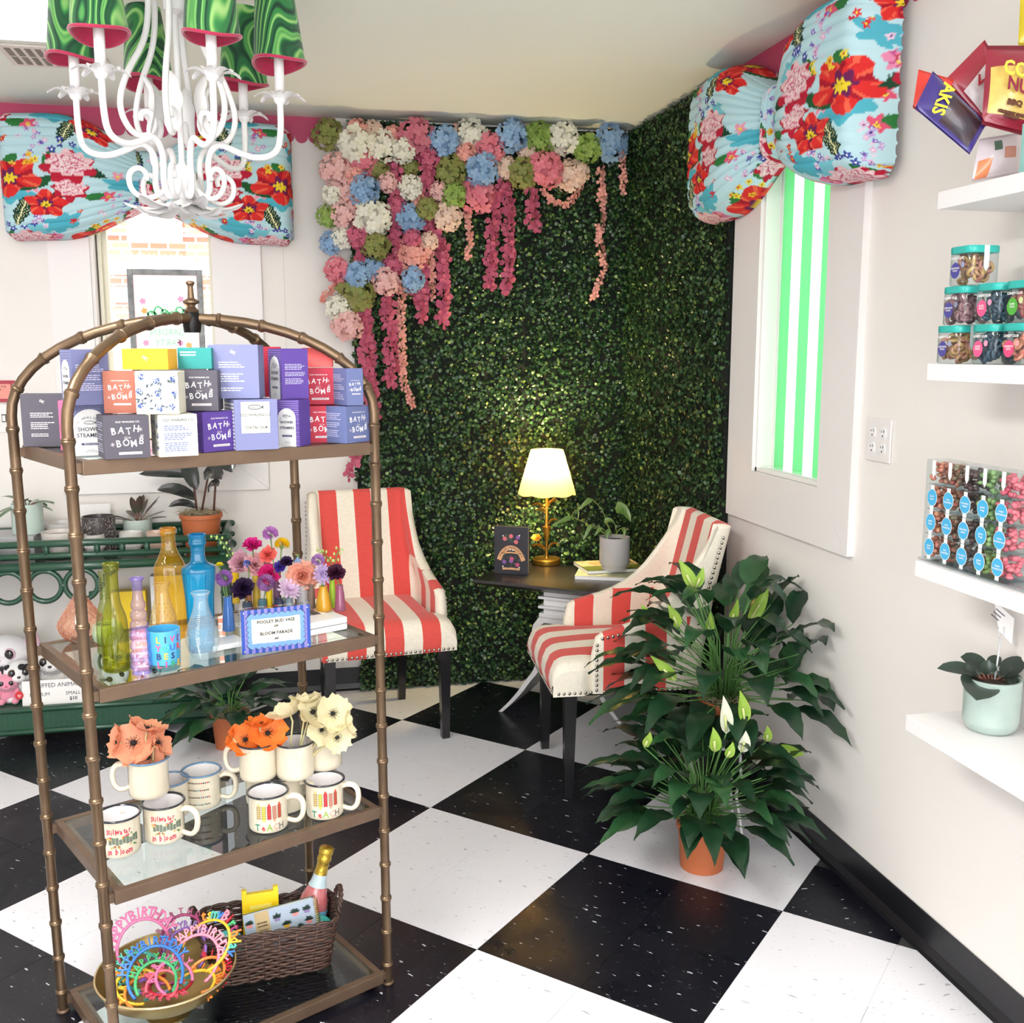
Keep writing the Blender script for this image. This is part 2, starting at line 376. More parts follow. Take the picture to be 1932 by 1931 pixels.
# ---- window frames: four mitred boards each, jamb, sill, glass
def frame_board(parent, pts, ax, th, name='frame_board'):
    mb = MB()
    def P(u,z,d): return (u,WY-d,z) if ax=='y' else (WX-d,u,z)
    n_=len(pts); r0=[P(u,z,0) for u,z in pts]; r1=[P(u,z,th) for u,z in pts]
    mb.ring([r0,r1]); return mb.obj(name, trimw, parent)
def window(name, W, ax, label):
    e = bpy.data.objects.new(name,None); C.objects.link(e); S(e,label)
    a,b,z0,z1,o0,o1,y0,y1 = W['a'],W['b'],W['z0'],W['z1'],W['o0'],W['o1'],W['oz0'],W['oz1']; g=.0012
    frame_board(e,[(a,z0),(b,z0),(o1+g,y0-g),(o0-g,y0-g)],ax,.022)
    frame_board(e,[(a,z1),(b,z1),(o1+g,y1+g),(o0-g,y1+g)],ax,.022)
    frame_board(e,[(a,z0+g),(a,z1-g),(o0,y1),(o0,y0)],ax,.022)
    frame_board(e,[(b,z0+g),(b,z1-g),(o1,y1),(o1,y0)],ax,.022)
    mb = MB(); j=.012
    def bx(u0,u1,d0,d1,c0,c1):
        if ax=='y': mb.box(u0,u1,WY+d0,WY+d1,c0,c1)
        else: mb.box(WX+d0,WX+d1,u0,u1,c0,c1)
    bx(o0,o0+j,-.01,TH-.03,y0,y1); bx(o1-j,o1,-.01,TH-.03,y0,y1); bx(o0,o1,-.01,TH-.03,y0,y0+j); bx(o0,o1,-.01,TH-.03,y1-j,y1)
    mb.obj('window_jamb', trimw, e); return e
w1 = window('window_1', W1, 'y', 'white framed back window with a poster standing in it')
w2 = window('window_2', W2, 'x', 'right window covered in green and white stripes')
# window 1: glass with inner sash frame
m = MB(); sash=mat('sash_cream','#efead6',.4)
m.box(W1['o0']+.012,W1['o0']+.05,WY+.10,WY+.14,1.112,2.148); m.box(W1['o1']-.03,W1['o1']-.012,WY+.10,WY+.14,1.112,2.148); m.box(W1['o0']+.05,W1['o1']-.03,WY+.10,WY+.14,1.112,1.14); m.box(W1['o0']+.05,W1['o1']-.03,WY+.10,WY+.14,2.12,2.148)
m.box(W1['o0']+.018,W1['o0']+.03,WY+.06,WY+.10,1.112,2.148)
m.obj('window_sash', sash, w1)
m = MB(); m.box(W1['o0']+.05,W1['o1']-.03,WY+.118,WY+.122,1.14,2.12); m.obj('window_pane', glass('pane_glass','#ffffff','#e8f4ee'), w1)
# window 2: stripes painted on frosted panels, each a strip
gs = mat('stripe_green','#a6eab8',.6,trans=.75); wsn = mat('stripe_white','#ffffff',.6,trans=.85)
sw=.0655; y=W2['o1']-.012; k=0; yy=y-.008
green=True
while yy > W2['o0']+.0122:
    y2=max(yy-sw,W2['o0']+.0121); m=MB(); m.box(WX+.050,WX+.053,y2+.0002,yy-.0002,W2['oz0']+.013,W2['oz1']-.013)
    m.obj('green_stripe' if green else 'white_stripe', gs if green else wsn, w2); yy=y2; green=not green
m = MB(); m.box(WX+.044,WX+.056,W2['o1']-.020,W2['o1']-.012,W2['oz0']+.012,W2['oz1']-.012); m.obj('window_bead', trimw, w2)
m = MB(); m.box(WX+.005,WX+.049,W2['o0']+.0125,W2['o1']-.0125,W2['oz0']+.0125,W2['oz0']+.0175); m.obj('sill_film', mat('sill_gloss','#f4f8f4',.08,coat=1), w2)
# ================================================================== HEDGE PANELS
leafm = mat('boxwood_leaf','#33512f',0.30,vcol=True,spec=.55,trans=.12)
hback = mat('hedge_backing','#0b120c',.9)
def hedge(name, label, u0,u1, ax, face, seed, z0=0.0, z1=ZC-.012, dens=9500):
    rs = np.random.RandomState(seed); A=(u1-u0)*(z1-z0); n=int(A*dens)
    e = T(name,label,'hedge')
    mb = MB()
    if ax=='y': mb.box(u0+.01,u1,face+.028,WY-.001,z0+.01,z1)
    else: mb.box(face+.028,WX-.001,u0+.01,u1,z0+.01,z1)
    mb.obj('backing', hback, e)
    U=rs.uniform(u0,u1,n); Z=rs.uniform(z0,z1,n)
    cl = np.sin(U*37+np.sin(Z*23)*2)*np.sin(Z*41+np.cos(U*29)*2)
    D=face+.012-cl*.008+rs.uniform(-.012,.02,n)                   # distance in/out
    # panels 0.5 m square leave faint joints
    for q,(arr,o) in enumerate(((U,u1),(Z,z0))):
        f_=np.abs(((arr-o)/.5)-np.round((arr-o)/.5))*.5; D=np.where(f_<.012,D+.012,D)
    s_=rs.uniform(.0068,.0115,n)
    yaw=rs.uniform(0,2*PI,n); tilt=rs.normal(0,.55,n); tilt2=rs.normal(.25,.5,n)
    base5=np.array([(-1,-.9,-.1),(0,-1.15,.15),(1.0,-.85,-.1),(1.25,.1,-.05),(.75,1.1,-.18),(0,1.35,-.05),(-.75,1.1,-.18),(-1.25,.1,-.05),(0,0,.32)])*.62
    ca,sa=np.cos(yaw),np.sin(yaw); ct,st=np.cos(tilt),np.sin(tilt); c2,s2=np.cos(tilt2),np.sin(tilt2)
    V=np.zeros((n,9,3)); 
    x=base5[None,:,0]*ca[:,None]-base5[None,:,1]*sa[:,None]; y=base5[None,:,0]*sa[:,None]+base5[None,:,1]*ca[:,None]; z=np.broadcast_to(base5[None,:,2],x.shape)
    y2=y*ct[:,None]-z*st[:,None]; z2=y*st[:,None]+z*ct[:,None]; x3=x*c2[:,None]+z2*s2[:,None]; z3=-x*s2[:,None]+z2*c2[:,None]
    a=x3*s_[:,None]+U[:,None]; b=y2*s_[:,None]+Z[:,None]; d=D[:,None]-z3*s_[:,None]
    b=np.clip(b,.002,ZC-.002)
    if ax=='y': V[:,:,0]=a; V[:,:,1]=np.minimum(d,WY-.002); V[:,:,2]=b
    else: V[:,:,0]=np.minimum(d,WX-.002); V[:,:,1]=a; V[:,:,2]=b
    i9=(np.arange(n)*9)[:,None]
    faces=[]
    for t in range(4): faces.append(i9+np.array([[8,2*t,2*t+1,(2*t+2)%8]]))
    F=np.stack(faces,1).reshape(-1,4)
    me=bpy.data.meshes.new('foliage'); nv=n*9
    me.vertices.add(nv); me.vertices.foreach_set('co',V.reshape(-1)); me.loops.add(F.size); me.loops.foreach_set('vertex_index',F.reshape(-1).astype(np.int32))
    me.polygons.add(len(F)); me.polygons.foreach_set('loop_start',np.arange(0,F.size,4,dtype=np.int32)); me.update(calc_edges=True); me.validate()
    pal=np.array([lin('#3f5e37'),lin('#30502e'),lin('#537545'),lin('#244228'),lin('#7d9a4c'),lin('#38603f')])
    cidx=rs.choice(6,n,p=[.26,.24,.16,.18,.05,.11]); colr=pal[cidx]*rs.uniform(.75,1.2,n)[:,None]; colr[:,3]=1
    at=me.color_attributes.new('Col','FLOAT_COLOR','POINT'); at.data.foreach_set('color',np.repeat(colr,9,axis=0).astype(np.float32).ravel())
    me.materials.append(leafm); me.polygons.foreach_set('use_smooth',[True]*len(F))
    link('foliage',me,e,kind='stuff'); return e
hedge('boxwood_hedge_wall','artificial boxwood hedge panels covering the back wall behind the lamp',.30,WX-.012,'y',WY-.060,3)
hedge('boxwood_hedge_wall','artificial boxwood hedge panels on the right wall beside the striped window',3.462,WY-.01,'x',WX-.055,4)
# ================================================================== FABRIC BOW VALANCES with a printed floral cotton
def floral_print(U, V, seed):
    """colour of the printed cloth at cloth coordinates (metres): painter's order of motifs. The print belongs to the cloth."""
    rs = np.random.RandomState(seed); n=U.shape; col=np.zeros(n+(3,)); L3=lambda c: np.array(lin(c)[:3])
    col[:]=L3('#c3e6ee')
    def blob(cx,cy,rx,ry,ang,c,pet=0,amp=0,ph=0):
        dx=U-cx; dy=V-cy; ca,sa=math.cos(ang),math.sin(ang); x=(dx*ca+dy*sa)/rx; y=(-dx*sa+dy*ca)/ry
        r=np.hypot(x,y); th=np.arctan2(y,x); lim=1+amp*np.cos(pet*th+ph) if pet else 1.0
        k=r<lim; col[k]=L3(c); return k,r/lim,th
    def leaf(cx,cy,l,w,ang,c,vein=None):
        dx=U-cx; dy=V-cy; ca,sa=math.cos(ang),math.sin(ang); x=(dx*ca+dy*sa)/l; y=(-dx*sa+dy*ca)/w
        hw=np.where(np.abs(x)<1,(1-x*x)**.8*(1+.10*np.sign(np.sin(x*26))),0); k=np.abs(y)<hw; col[k]=L3(c)
        if vein:
            kv=k&((np.abs(y)<.09)|((np.abs(np.mod(x*7-np.abs(y)*2.4,1)-.5)<.09)&(np.abs(y)<.75*hw))); col[kv]=L3(vein)
        return k
    def peony(cx,cy,r,a):
        blob(cx,cy,r*1.0,r*.82,a,'#c2203c',7,.16,1.3)
        blob(cx-r*.05,cy+r*.22,r*.85,r*.68,a,'#f6cdd3',9,.13,.4)
        k,q,th=blob(cx,cy+r*.22,r*.72,r*.56,a,'#fae2e2',8,.1,0); 
        kk=k&(np.sin(q*19+3*np.sin(th*5))>.55); col[kk]=L3('#e79aae')
        kk=k&(np.sin(q*12+4*np.sin(th*3+1))<-.8); col[kk]=L3('#d0587c')
    def poppy(cx,cy,r,a):
        k,q,th=blob(cx,cy,r*1.12,r*.88,a,'#e2302f',5,.16,.8)
        kk=k&(np.cos(th*5+.8)<-.55)&(q>.25); col[kk]=L3('#b0152c')
        kk=k&(np.cos(th*10)>.75)&(q>.5); col[kk]=L3('#f4674c')
        blob(cx+r*.05,cy,r*.42,r*.38,a,'#6d1f55',6,.22,0); blob(cx,cy-r*.06,r*.28,r*.24,a,'#f7d936',9,.2,0); blob(cx,cy-r*.02,r*.08,r*.07,a,'#8a7a18')
    def small(cx,cy,r,c,cc,n_=5): 
        blob(cx,cy,r,r,rs.uniform(0,6),c,n_,.32,0); blob(cx,cy,r*.3,r*.3,0,cc)
    def spray(cx,cy,h,cs):
        for i in range(16):
            t=i/16; small(cx+rs.normal(0,.016+.016*(1-t)),cy+h*(t-.5),rs.uniform(.007,.0115),cs[i%len(cs)],'#ffffff' if i%3 else '#3d3a8c',5)
    W_,H_=.46,.42
    nx=int(math.ceil((U.max()-U.min())/W_))+2; ny=int(math.ceil((V.max()-V.min())/H_))+2
    x0=U.min()-.1; y0=V.min()-.05
    for j in range(ny):
        for i in range(nx):
            X=x0+i*W_+(.28 if j%2 else 0); Y=y0+j*H_
            blob(X+.15,Y+.40,.10,.05,.4,'#56b9cd',7,.2,0); blob(X+.42,Y+.22,.07,.045,-.5,'#56b9cd',6,.25,0); blob(X+.05,Y+.18,.05,.03,.8,'#7ccbd8',5,.25,0)
            for (lx,ly,l,w_,a,c,v) in ((.02,.07,.07,.026,.5,'#1e4a33',None),(.22,.02,.075,.028,-.5,'#225c35',None),(.33,.11,.07,.03,2.2,'#2f7a3d',None),(.46,.33,.085,.034,-.9,'#123c2d','#f3efb8'),(.10,.30,.08,.030,1.9,'#123c2d','#f3efb8'),(.28,.34,.05,.022,.2,'#2f7a3d',None),(.52,.10,.06,.026,1.2,'#1e4a33',None),(.36,.42,.06,.024,.9,'#225c35',None),(.17,.15,.05,.02,-1.1,'#2f7a3d',None)):
                leaf(X+lx,Y+ly,l,w_,a,c,v)
            for (lx,ly,c) in ((.24,.33,'#e85a7c'),(.06,.42,'#f2a0b8'),(.44,.02,'#e85a7c'),(.20,.47,'#f2a0b8')): blob(X+lx,Y+ly,.028,.024,lx*9,c,5,.3,lx*20); small(X+lx,Y+ly,.008,'#f6dd4a','#b0453a')
            spray(X+.21,Y+.25,.19,['#c9a3dc','#f5d3e6','#8a6fc4','#e9b9d8']); spray(X+.50,Y+.22,.12,['#f5d3e6','#c9a3dc','#6a5ab5'])
            peony(X+.10,Y+.10,.095,.1); poppy(X+.32,Y+.055,.098,-.1)
            poppy(X+.01,Y+.33,.07,.6); peony(X+.38,Y+.40,.068,.5)
            k,q,th=blob(X+.47,Y+.13,.042,.036,.3,'#ee92b8',5,.18,0); col[k&(np.cos(th*5)<-.5)]=L3('#d2568f'); small(X+.47,Y+.13,.009,'#f4d33a','#b0453a')
            for q_ in range(7): small(X+.25+rs.normal(0,.035),Y+.14+rs.normal(0,.022),.0115,['#f6dd4a','#f3b92e'][q_%2],'#b5532a')
            for q_ in range(5): small(X+.36+rs.normal(0,.03),Y+.25+rs.normal(0,.025),.010,['#d52436','#e5484a'][q_%2],'#f6dd4a')
            for q_ in range(4): small(X+.12+rs.normal(0,.03),Y+.22+rs.normal(0,.02),.012,'#3f4fa6','#ffffff')
    return col
fabric = mat('floral_cotton','#ffffff',.75,vcol=True,spec=.25,trans=.10)
def bow(name,label,origin,rz,seed):
    """local x along the wall, -y into the room, z up; origin at the middle of the knot on the wall"""
    e=T(name,label,'bow valance',origin,rz)
    NS,NT=210,170
    s=(1-(1-np.linspace(0,1,NS))**1.6)[None,:]; t=np.sin(np.linspace(-1,1,NT)*PI/2*.93)[:,None]/math.sin(PI/2*.93); s,t=np.broadcast_arrays(s,t)
    def wing(sgn,nm):
        hh=.112+.130*np.sin(np.clip(s/.62,0,1)*PI/2)**1.15
        zc=-.005+.010*np.sin(s*PI)
        x=.030+s*.53
        tt=np.sign(t)*np.abs(t)**.9
        dm=.072+.080*np.sin(np.clip(s/.4,0,1)*PI/2)-.02*np.clip((s-.6)/.4,0,1)
        prof=(1-np.abs(t)**5.5)**.42; end=(1-np.clip((s-.86)/.14,0,1)**4)**.5
        ncv=7.5; ph=t*ncv*(1-.12*s)+.3
        pl=np.mod(ph,1.0); crease=np.exp(-((pl-.03)/.06)**2)+np.exp(-((pl-.97)/.05)**2)
        depth_=dm*prof*end - .007*crease*prof*(.35+.65*(1-s*.75)) + .0035*np.sin(pl*PI)*prof
        depth_+=.006*np.sin(s*9+t*5)*prof*(1-s)
        rr=.028; xx=x-(1-end)*0.0; z=zc+tt*hh*(1-.03*np.clip((s-.9)/.1,0,1)**2)
        cor=np.clip((s-.94)/.06,0,1)*np.clip((np.abs(t)-.88)/.12,0,1); z=z-np.sign(t)*cor*.018; xx=xx-cor*.012
        dU=np.hypot(np.diff(xx,axis=1),np.diff(depth_,axis=1)); mU=np.concatenate([[0],np.cumsum(dU[NT//2-3:NT//2+3].mean(0))]); U=mU[None,:]+0*s+(0 if sgn>0 else 1.7)
        dV=np.hypot(np.diff(z,axis=0),np.diff(depth_,axis=0)); mV=np.concatenate([[0],np.cumsum(dV[:,NS//2:NS*3//4].mean(1))]); V=mV[:,None]*(.85+.15*(hh/hh.max()))+.03+.010*np.floor(ph)
        colr=floral_print(U,V,seed+(0 if sgn>0 else 5))
        P=np.stack([sgn*xx,-depth_-.002,z],-1).reshape(-1,3)
        idx=(np.arange(NT-1)[:,None]*NS+np.arange(NS-1)[None,:]).reshape(-1)
        q=np.stack([idx,idx+1,idx+NS+1,idx+NS],1)
        if sgn<0: q=q[:,::-1]
        mk(nm,P,q,colr.reshape(-1,3))
    def mk(nm,P,q,colr):
        me=bpy.data.meshes.new(nm); me.vertices.add(len(P)); me.vertices.foreach_set('co',P.reshape(-1)); me.loops.add(q.size)
        me.loops.foreach_set('vertex_index',q.reshape(-1).astype(np.int32)); me.polygons.add(len(q)); me.polygons.foreach_set('loop_start',np.arange(0,q.size,4,dtype=np.int32))
        me.update(calc_edges=True); a=me.color_attributes.new('Col','FLOAT_COLOR','POINT'); a.data.foreach_set('color',np.concatenate([colr,np.ones((len(colr),1))],1).astype(np.float32).ravel())
        me.materials.append(fabric); me.polygons.foreach_set('use_smooth',[True]*len(q)); link(nm,me,e)
    wing(1,'bow_wing'); wing(-1,'bow_wing')
    # knot band
    a=np.linspace(0,1,60)[None,:]; t=np.linspace(-1,1,70)[:,None]; a,t=np.broadcast_arrays(a,t)
    x=(a-.5)*.085*(1+.35*t*t); d=.082+.022*np.sin(a*PI)**.6-.004*np.cos(a*PI*9); pr=(1-np.abs(t)**5)**.5; 
    P=np.stack([x,-(d*pr+.002),t*.118-.01*np.sin(a*PI)*0],-1).reshape(-1,3); idx=(np.arange(69)[:,None]*60+np.arange(59)[None,:]).reshape(-1)
    mk('bow_knot',P,np.stack([idx,idx+1,idx+61,idx+60],1),floral_print(a*.13+.33,t*.15+.25,seed+9).reshape(-1,3))
bow('fabric_bow','blue floral fabric bow valance over the back window with the poster',(-0.493,WY-.023,2.215),0,11)
bow('fabric_bow','blue floral fabric bow valance over the green and white striped window',(WX-.023,3.03,2.225),R(-90),11)
# ================================================================== FLOWER INSTALLATION on the hedge
FC={'white':('#f4f1e4','white'),'blue':('#8fb4da','pale blue'),'pink':('#ec8598','pink'),'blush':('#f4c9c4','blush pink'),'green':('#8fae54','lime green'),'olive':('#8f9a55','olive green'),'dusty':('#cf7388','dusty rose'),'coral':('#f8b4a6','coral'),'cream':('#f3dccb','cream'),'rose':('#d8708c','rose')}
for k,(c,_) in FC.items(): mat('petal_'+k,c,.6,var=.35,vscale=30,col2={'green':'#b9cc7a','olive':'#a07a5c','white':'#e2e4c8','cream':'#f2b69c','blue':'#bcd2ea','rose':'#b04468'}.get(k,'#e9a0a0'),trans=.22,spec=.3)
def floret(mb, c, nrm, s, rs, npet=4, cup=.25):
    nrm=Vector(nrm).normalized(); u=nrm.orthogonal().normalized(); v=nrm.cross(u); a0=rs.uniform(0,6.28)
    for k in range(npet):
        a=a0+2*PI*k/npet; d=u*math.cos(a)+v*math.sin(a); e=nrm.cross(d); w_=s*.52
        p0=c; p1=c+d*s*.45+e*w_*.8+nrm*s*cup*.4; p2=c+d*s*.95+e*w_*.55+nrm*s*cup; p3=c+d*s*.95-e*w_*.55+nrm*s*(cup-.12); p4=c+d*s*.45-e*w_*.8+nrm*s*cup*.3
        mb.poly([p0,p1,p2,p3,p4])
def head_mesh(seed, n, r, s):
    rs=random.Random(seed); mb=MB()
    for i in range(n):
        z=1-2*(i+.5)/n; a=i*2.39996; q=math.sqrt(max(0,1-z*z)); d=Vector((q*math.cos(a),-abs(z)*.9-.05 if False else q*math.sin(a),z))
        if d.y>.45: continue
        d=(d+Vector((rs.uniform(-.2,.2),rs.uniform(-.2,.2),rs.uniform(-.2,.2)))).normalized()
        floret(mb, d*r*rs.uniform(.82,1.05), d+Vector((rs.uniform(-.3,.3),-.2,rs.uniform(-.3,.3))), s*rs.uniform(.85,1.15), rs)
    mb.ell((0,r*.1,0),r*.72,r*.6,r*.72,10,6); return mb
HEADS=[(165,205,72,'olive'),(315,180,52,'coral'),(300,255,84,'white'),(335,350,80,'pink'),(440,265,72,'white'),(556,290,54,'white'),(500,200,38,'coral'),(620,212,82,'dusty'),(770,240,70,'blue'),(905,215,76,'white'),(1000,275,72,'pink'),(1120,210,72,'blue'),(1265,225,76,'green'),(1385,225,76,'white'),(1505,275,66,'green'),(1640,235,82,'blue'),
(205,390,78,'blush'),(960,390,76,'blue'),(1085,375,52,'cream'),(1180,405,72,'olive'),(1300,385,78,'pink'),(1420,420,72,'cream'),(805,390,76,'olive'),(820,520,56,'green'),(940,520,82,'pink'),(590,480,58,'white'),(350,495,72,'blue'),(420,390,52,'olive'),(250,500,52,'blush'),(178,520,44,'white'),(165,625,52,'green'),(243,620,64,'blush'),(395,640,84,'white'),(590,640,68,'blue'),(785,630,68,'cream'),(680,590,50,'olive'),(180,770,52,'blue'),(235,745,50,'white'),(410,780,64,'olive'),(605,825,76,'coral'),(210,910,60,'pink'),(310,935,60,'blue'),(400,900,52,'blue'),(460,970,64,'blush'),(605,960,56,'blue'),(305,1035,86,'olive'),(220,1110,60,'white'),(262,1200,68,'blush'),(590,375,40,'olive'),(740,500,44,'blush'),(600,745,40,'rose'),(400,190,50,'cream'),(690,330,48,'rose'),(880,300,46,'coral'),(1200,300,44,'cream'),(470,455,46,'blush'),(300,430,44,'coral'),(520,580,46,'rose'),(310,560,42,'coral'),(320,740,50,'rose'),(500,880,46,'rose'),(690,760,42,'cream'),(1480,400,42,'cream'),(640,560,40,'coral')]
hm=[head_mesh(20+i,54,.061,.0205) for i in range(3)]
_cache={}
ordn=['first','second','third','fourth','fifth','sixth','seventh','eighth','ninth','tenth']
bycol={}
for h in HEADS: bycol.setdefault(h[3],[]).append(h)
for k in bycol: bycol[k].sort(key=lambda h:h[0])
for i,(X,Y,r_,k) in enumerate(HEADS):
    px,py=560+X/2.7586,180+Y/2.7586; P=aty(px,py,WY-.125-.02*((i*7)%3)); s_=r_/2.7586*depth(P)/CAM_F/.055
    ck=(k,i%3)
    if ck not in _cache: _cache[ck]=hm[i%3].mesh('hydrangea_head',MATS['petal_'+k])
    n_=len(bycol[k]); j=bycol[k].index(HEADS[i]); cn=FC[k][1]
    lab=f'{cn} artificial hydrangea head pinned on the hedge' if n_==1 else (f'{cn} hydrangea head on the hedge, '+('leftmost' if j==0 else 'rightmost' if j==n_-1 else ordn[j]+' from the left')+f' among the {cn} ones')
    if P.z+.06*s_>ZC: P.z=ZC-.06*s_-.002
    o=link('hydrangea_head',_cache[ck],None,P); o.scale=(s_,s_*.8,s_); o.rotation_euler=(((i*37)%40-20)*.02,((i*53)%90)*.07,((i*29)%40-20)*.015)
    tag(o,lab,'flower','hydrangea heads pinned on the hedge')
# hanging garlands: strands of large petals
def garland(pts, wd, k, label, seed, s=.017, dens=1.0):
    rs=random.Random(seed); mb=MB(); Q=[aty(560+X/2.7586,180+Y/2.7586,WY-.10) for X,Y in pts]; o0=Q[0]
    mb.tube([q-o0 for q in Q],.0012,5,m=1)
    L_=[(Q[i+1]-Q[i]).length for i in range(len(Q)-1)]; tot=sum(L_); n=int(tot/ (s*.62)*dens*max(1,wd/.03)); 
    for i in range(n):
        t=(i+.5)/n*tot; j=0
        while j<len(L_)-1 and t>L_[j]: t-=L_[j]; j+=1
        p=Q[j].lerp(Q[j+1],t/L_[j])-o0; a=rs.uniform(0,2*PI); frac=i/n; ww=wd/2*(1 if frac<.8 else 1-(frac-.8)*2.2)
        off=Vector((math.cos(a)*ww*rs.uniform(.2,1),-abs(math.sin(a))*ww*.9-.004,rs.uniform(-.006,.006)))
        floret(mb,p+off,Vector((math.cos(a)*1.2,-.9,rs.uniform(-.5,.3))),s*rs.uniform(.8,1.25),rs,3 if s>.016 else 4,.3)
    o=mb.obj('flower_garland',[MATS['petal_'+k],mat('stem_green','#6f8a48',.6)],None,loc=o0); tag(o,label,'garland','flower garlands hanging on the hedge'); return o
G=[([(525,320),(515,520),(520,700)],.075,'rose','wide rose garland strand hanging from the second cream head of the top row'),
([(315,660),(325,880)],.055,'rose','short rose garland between the blush and olive heads at the left edge'),
([(672,275),(670,500)],.10,'rose','broad rose garland below the dusty rose hydrangea head'),
([(700,520),(655,760),(650,1170)],.055,'rose','rose garland strand hanging just left of the longest rose pair, ending beside the blue heads'),
([(690,690),(758,800),(762,1190)],.062,'rose','rose garland strand hanging at the right end of the dense flowers'),
([(470,1040),(490,1250),(488,1510)],.062,'rose','long rose garland hanging beside the peach strand, below the blush heads'),
([(345,1110),(365,1400),(385,1720),(380,1800)],.085,'rose','longest rose garland at the left edge, falling behind the bath box shelf'),
([(1050,470),(1010,700),(1005,1000)],.058,'rose','left strand of the rose garland pair in the middle of the hedge'),
([(1080,440),(1105,640),(1090,1030)],.05,'rose','right strand of the rose garland pair in the middle of the hedge'),
([(1205,480),(1225,600),(1240,705)],.058,'rose','short rose garland below the olive head right of the middle pair'),
([(500,700),(525,800),(515,910)],.062,'rose','short rose garland beside the coral hydrangea head'),
([(545,880),(545,1200),(550,1480),(605,1620)],.038,'coral','long coral garland reaching lowest beside the long rose strand'),
([(885,600),(900,700),(890,850)],.032,'coral','small coral garland below the pink head in the middle'),
([(1575,370),(1590,560),(1570,780),(1600,890),(1540,1060)],.036,'coral','long thin coral garland hanging below the rightmost blue head'),
([(1680,290),(1700,420),(1695,510)],.032,'coral','short coral garland at the far right end of the flowers'),
([(690,800),(705,940),(700,1060)],.032,'coral','short coral garland over the rose strands'),
([(1280,480),(1330,560),(1400,570),(1450,520),(1480,450)],.035,'coral','looped coral garland under the rightmost pink head'),
([(1690,85),(1610,140),(1590,240)],.022,'coral','coral flower spike standing above the rightmost blue head'),
([(825,160),(850,250),(860,340)],.022,'coral','coral flower spike between the blue and white heads of the top row'),
([(1200,300),(1140,380),(1120,470)],.022,'coral','coral flower spike over the olive head right of the middle'),
([(250,930),(190,1000),(120,1070)],.022,'coral','coral flower spike pointing left over the white wall'),
([(330,1750),(300,1900),(262,1990)],.035,'rose','last rose blooms showing below the top shelf of the etagere'),
([(620,1000),(600,1060)],.05,'rose','rose blooms behind the blue head of the lower rows'),
([(700,640),(600,680)],.05,'rose','rose blooms under the cream hydrangea head')]
for i,(p,wd,k,lab) in enumerate(G): garland(p,wd*.8,k,lab,100+i,.027 if k=='rose' else .0165,1.25)
# ================================================================== ETAGERE (bronze bamboo shelving unit)
EA = R(26.73); EX, EY = -.3565, 2.0432; EW, ED = .6145, .4131
ZS = dict(top=1.335, mid=.8937, mug=.4715, low=.0296); ZS['low'] = .040
def eu(x,y,z=0): return Vector((EX+(x-.0156*z)*math.cos(EA)-(y-.0172*z)*math.sin(EA), EY+(x-.0156*z)*math.sin(EA)+(y-.0172*z)*math.cos(EA), z))
brz = mat('antique_bronze','#7b654f',.36,metal=.75,bump=.08,bscale=90,var=.5,vscale=14,col2='#5a4839')
brzf = mat('bronze_flat','#75604f',.45,metal=.55,var=.4,vscale=20,col2='#604d40')
shelfglass = glass('shelf_glass','#fbfefd','#e9f7f3',ior=1.5,rough=.0)
eta = T('etagere','bronze bamboo-style etagere with glass shelves in the left foreground','shelf',(EX,EY,0),EA)
def sh(x,y,z): return (x-.0156*z, y-.0172*z, z)
def bamboo(path, r=.0108, seg=.088, bump=.0032):
    """densify the path, with swollen node rings"""
    P=[Vector(p) for p in path]; out=[]; rr=[]; acc=0; nxt=seg*.6
    for i in range(len(P)-1):
        a,b=P[i],P[i+1]; L_=(b-a).length
        while nxt <= acc+L_:
            t=(nxt-acc)/L_
            for dt,k in ((-.010,0),(-.0035,.75),(0,1),(.0025,.55),(.004,.9),(.007,0)):
                tt=t+dt/L_
                if 0<=tt<=1.0: out.append(a.lerp(b,tt)); rr.append(r+bump*k)
            nxt += seg
        out.append(b); rr.append(r); acc += L_
    return [P[0]]+out,[r]+rr
g=.0185; corners=[(-g,.012),(EW+g,.012),(EW+g,ED-.012),(-g,ED-.012)]; topc=Vector(sh(EW/2,ED/2,1.605))
for (x,y) in corners:
    p=[Vector(sh(x,y,0)),Vector(sh(x,y,1.40))]; c0=p[1]
    for k in range(1,13):
        t=k/12*PI/2*.98; q=c0+(topc-c0)*(1-math.cos(t))**1.0; q.z=1.40+.205*math.sin(t); p.append(q)
    pts,rr=bamboo(p); mb=MB(); mb.tube(pts,rr,14); post=mb.obj('post',brz,eta,auto=35)
    mb=MB(); mb.lathe([(.012,0),(.0145,.001),(.0145,.006),(.012,.008)],14,cx=x,cy=y); mb.obj('foot_ring',brzf,post,True)
mb=MB(); t0=topc-Vector((0,0,.012)); mb.M=Matrix.Translation(t0); mb.lathe([(.017,-.018),(.019,-.004),(.019,.018),(.015,.024)],16); clamp=mb.obj('clamp',mat('black_iron','#1c1a1b',.35,metal=.6),eta,auto=40)
mb=MB(); mb.M=Matrix.Translation(t0+Vector((0,0,.024))); mb.lathe([(.014,0),(.016,.004),(.008,.012),(.009,.016),(.017,.020),(.017,.024),(.007,.030),(.0055,.052),(.006,.056),(.009,.060),(.0085,.064),(.003,.066)],16); mb.obj('finial',brz,eta,auto=40)
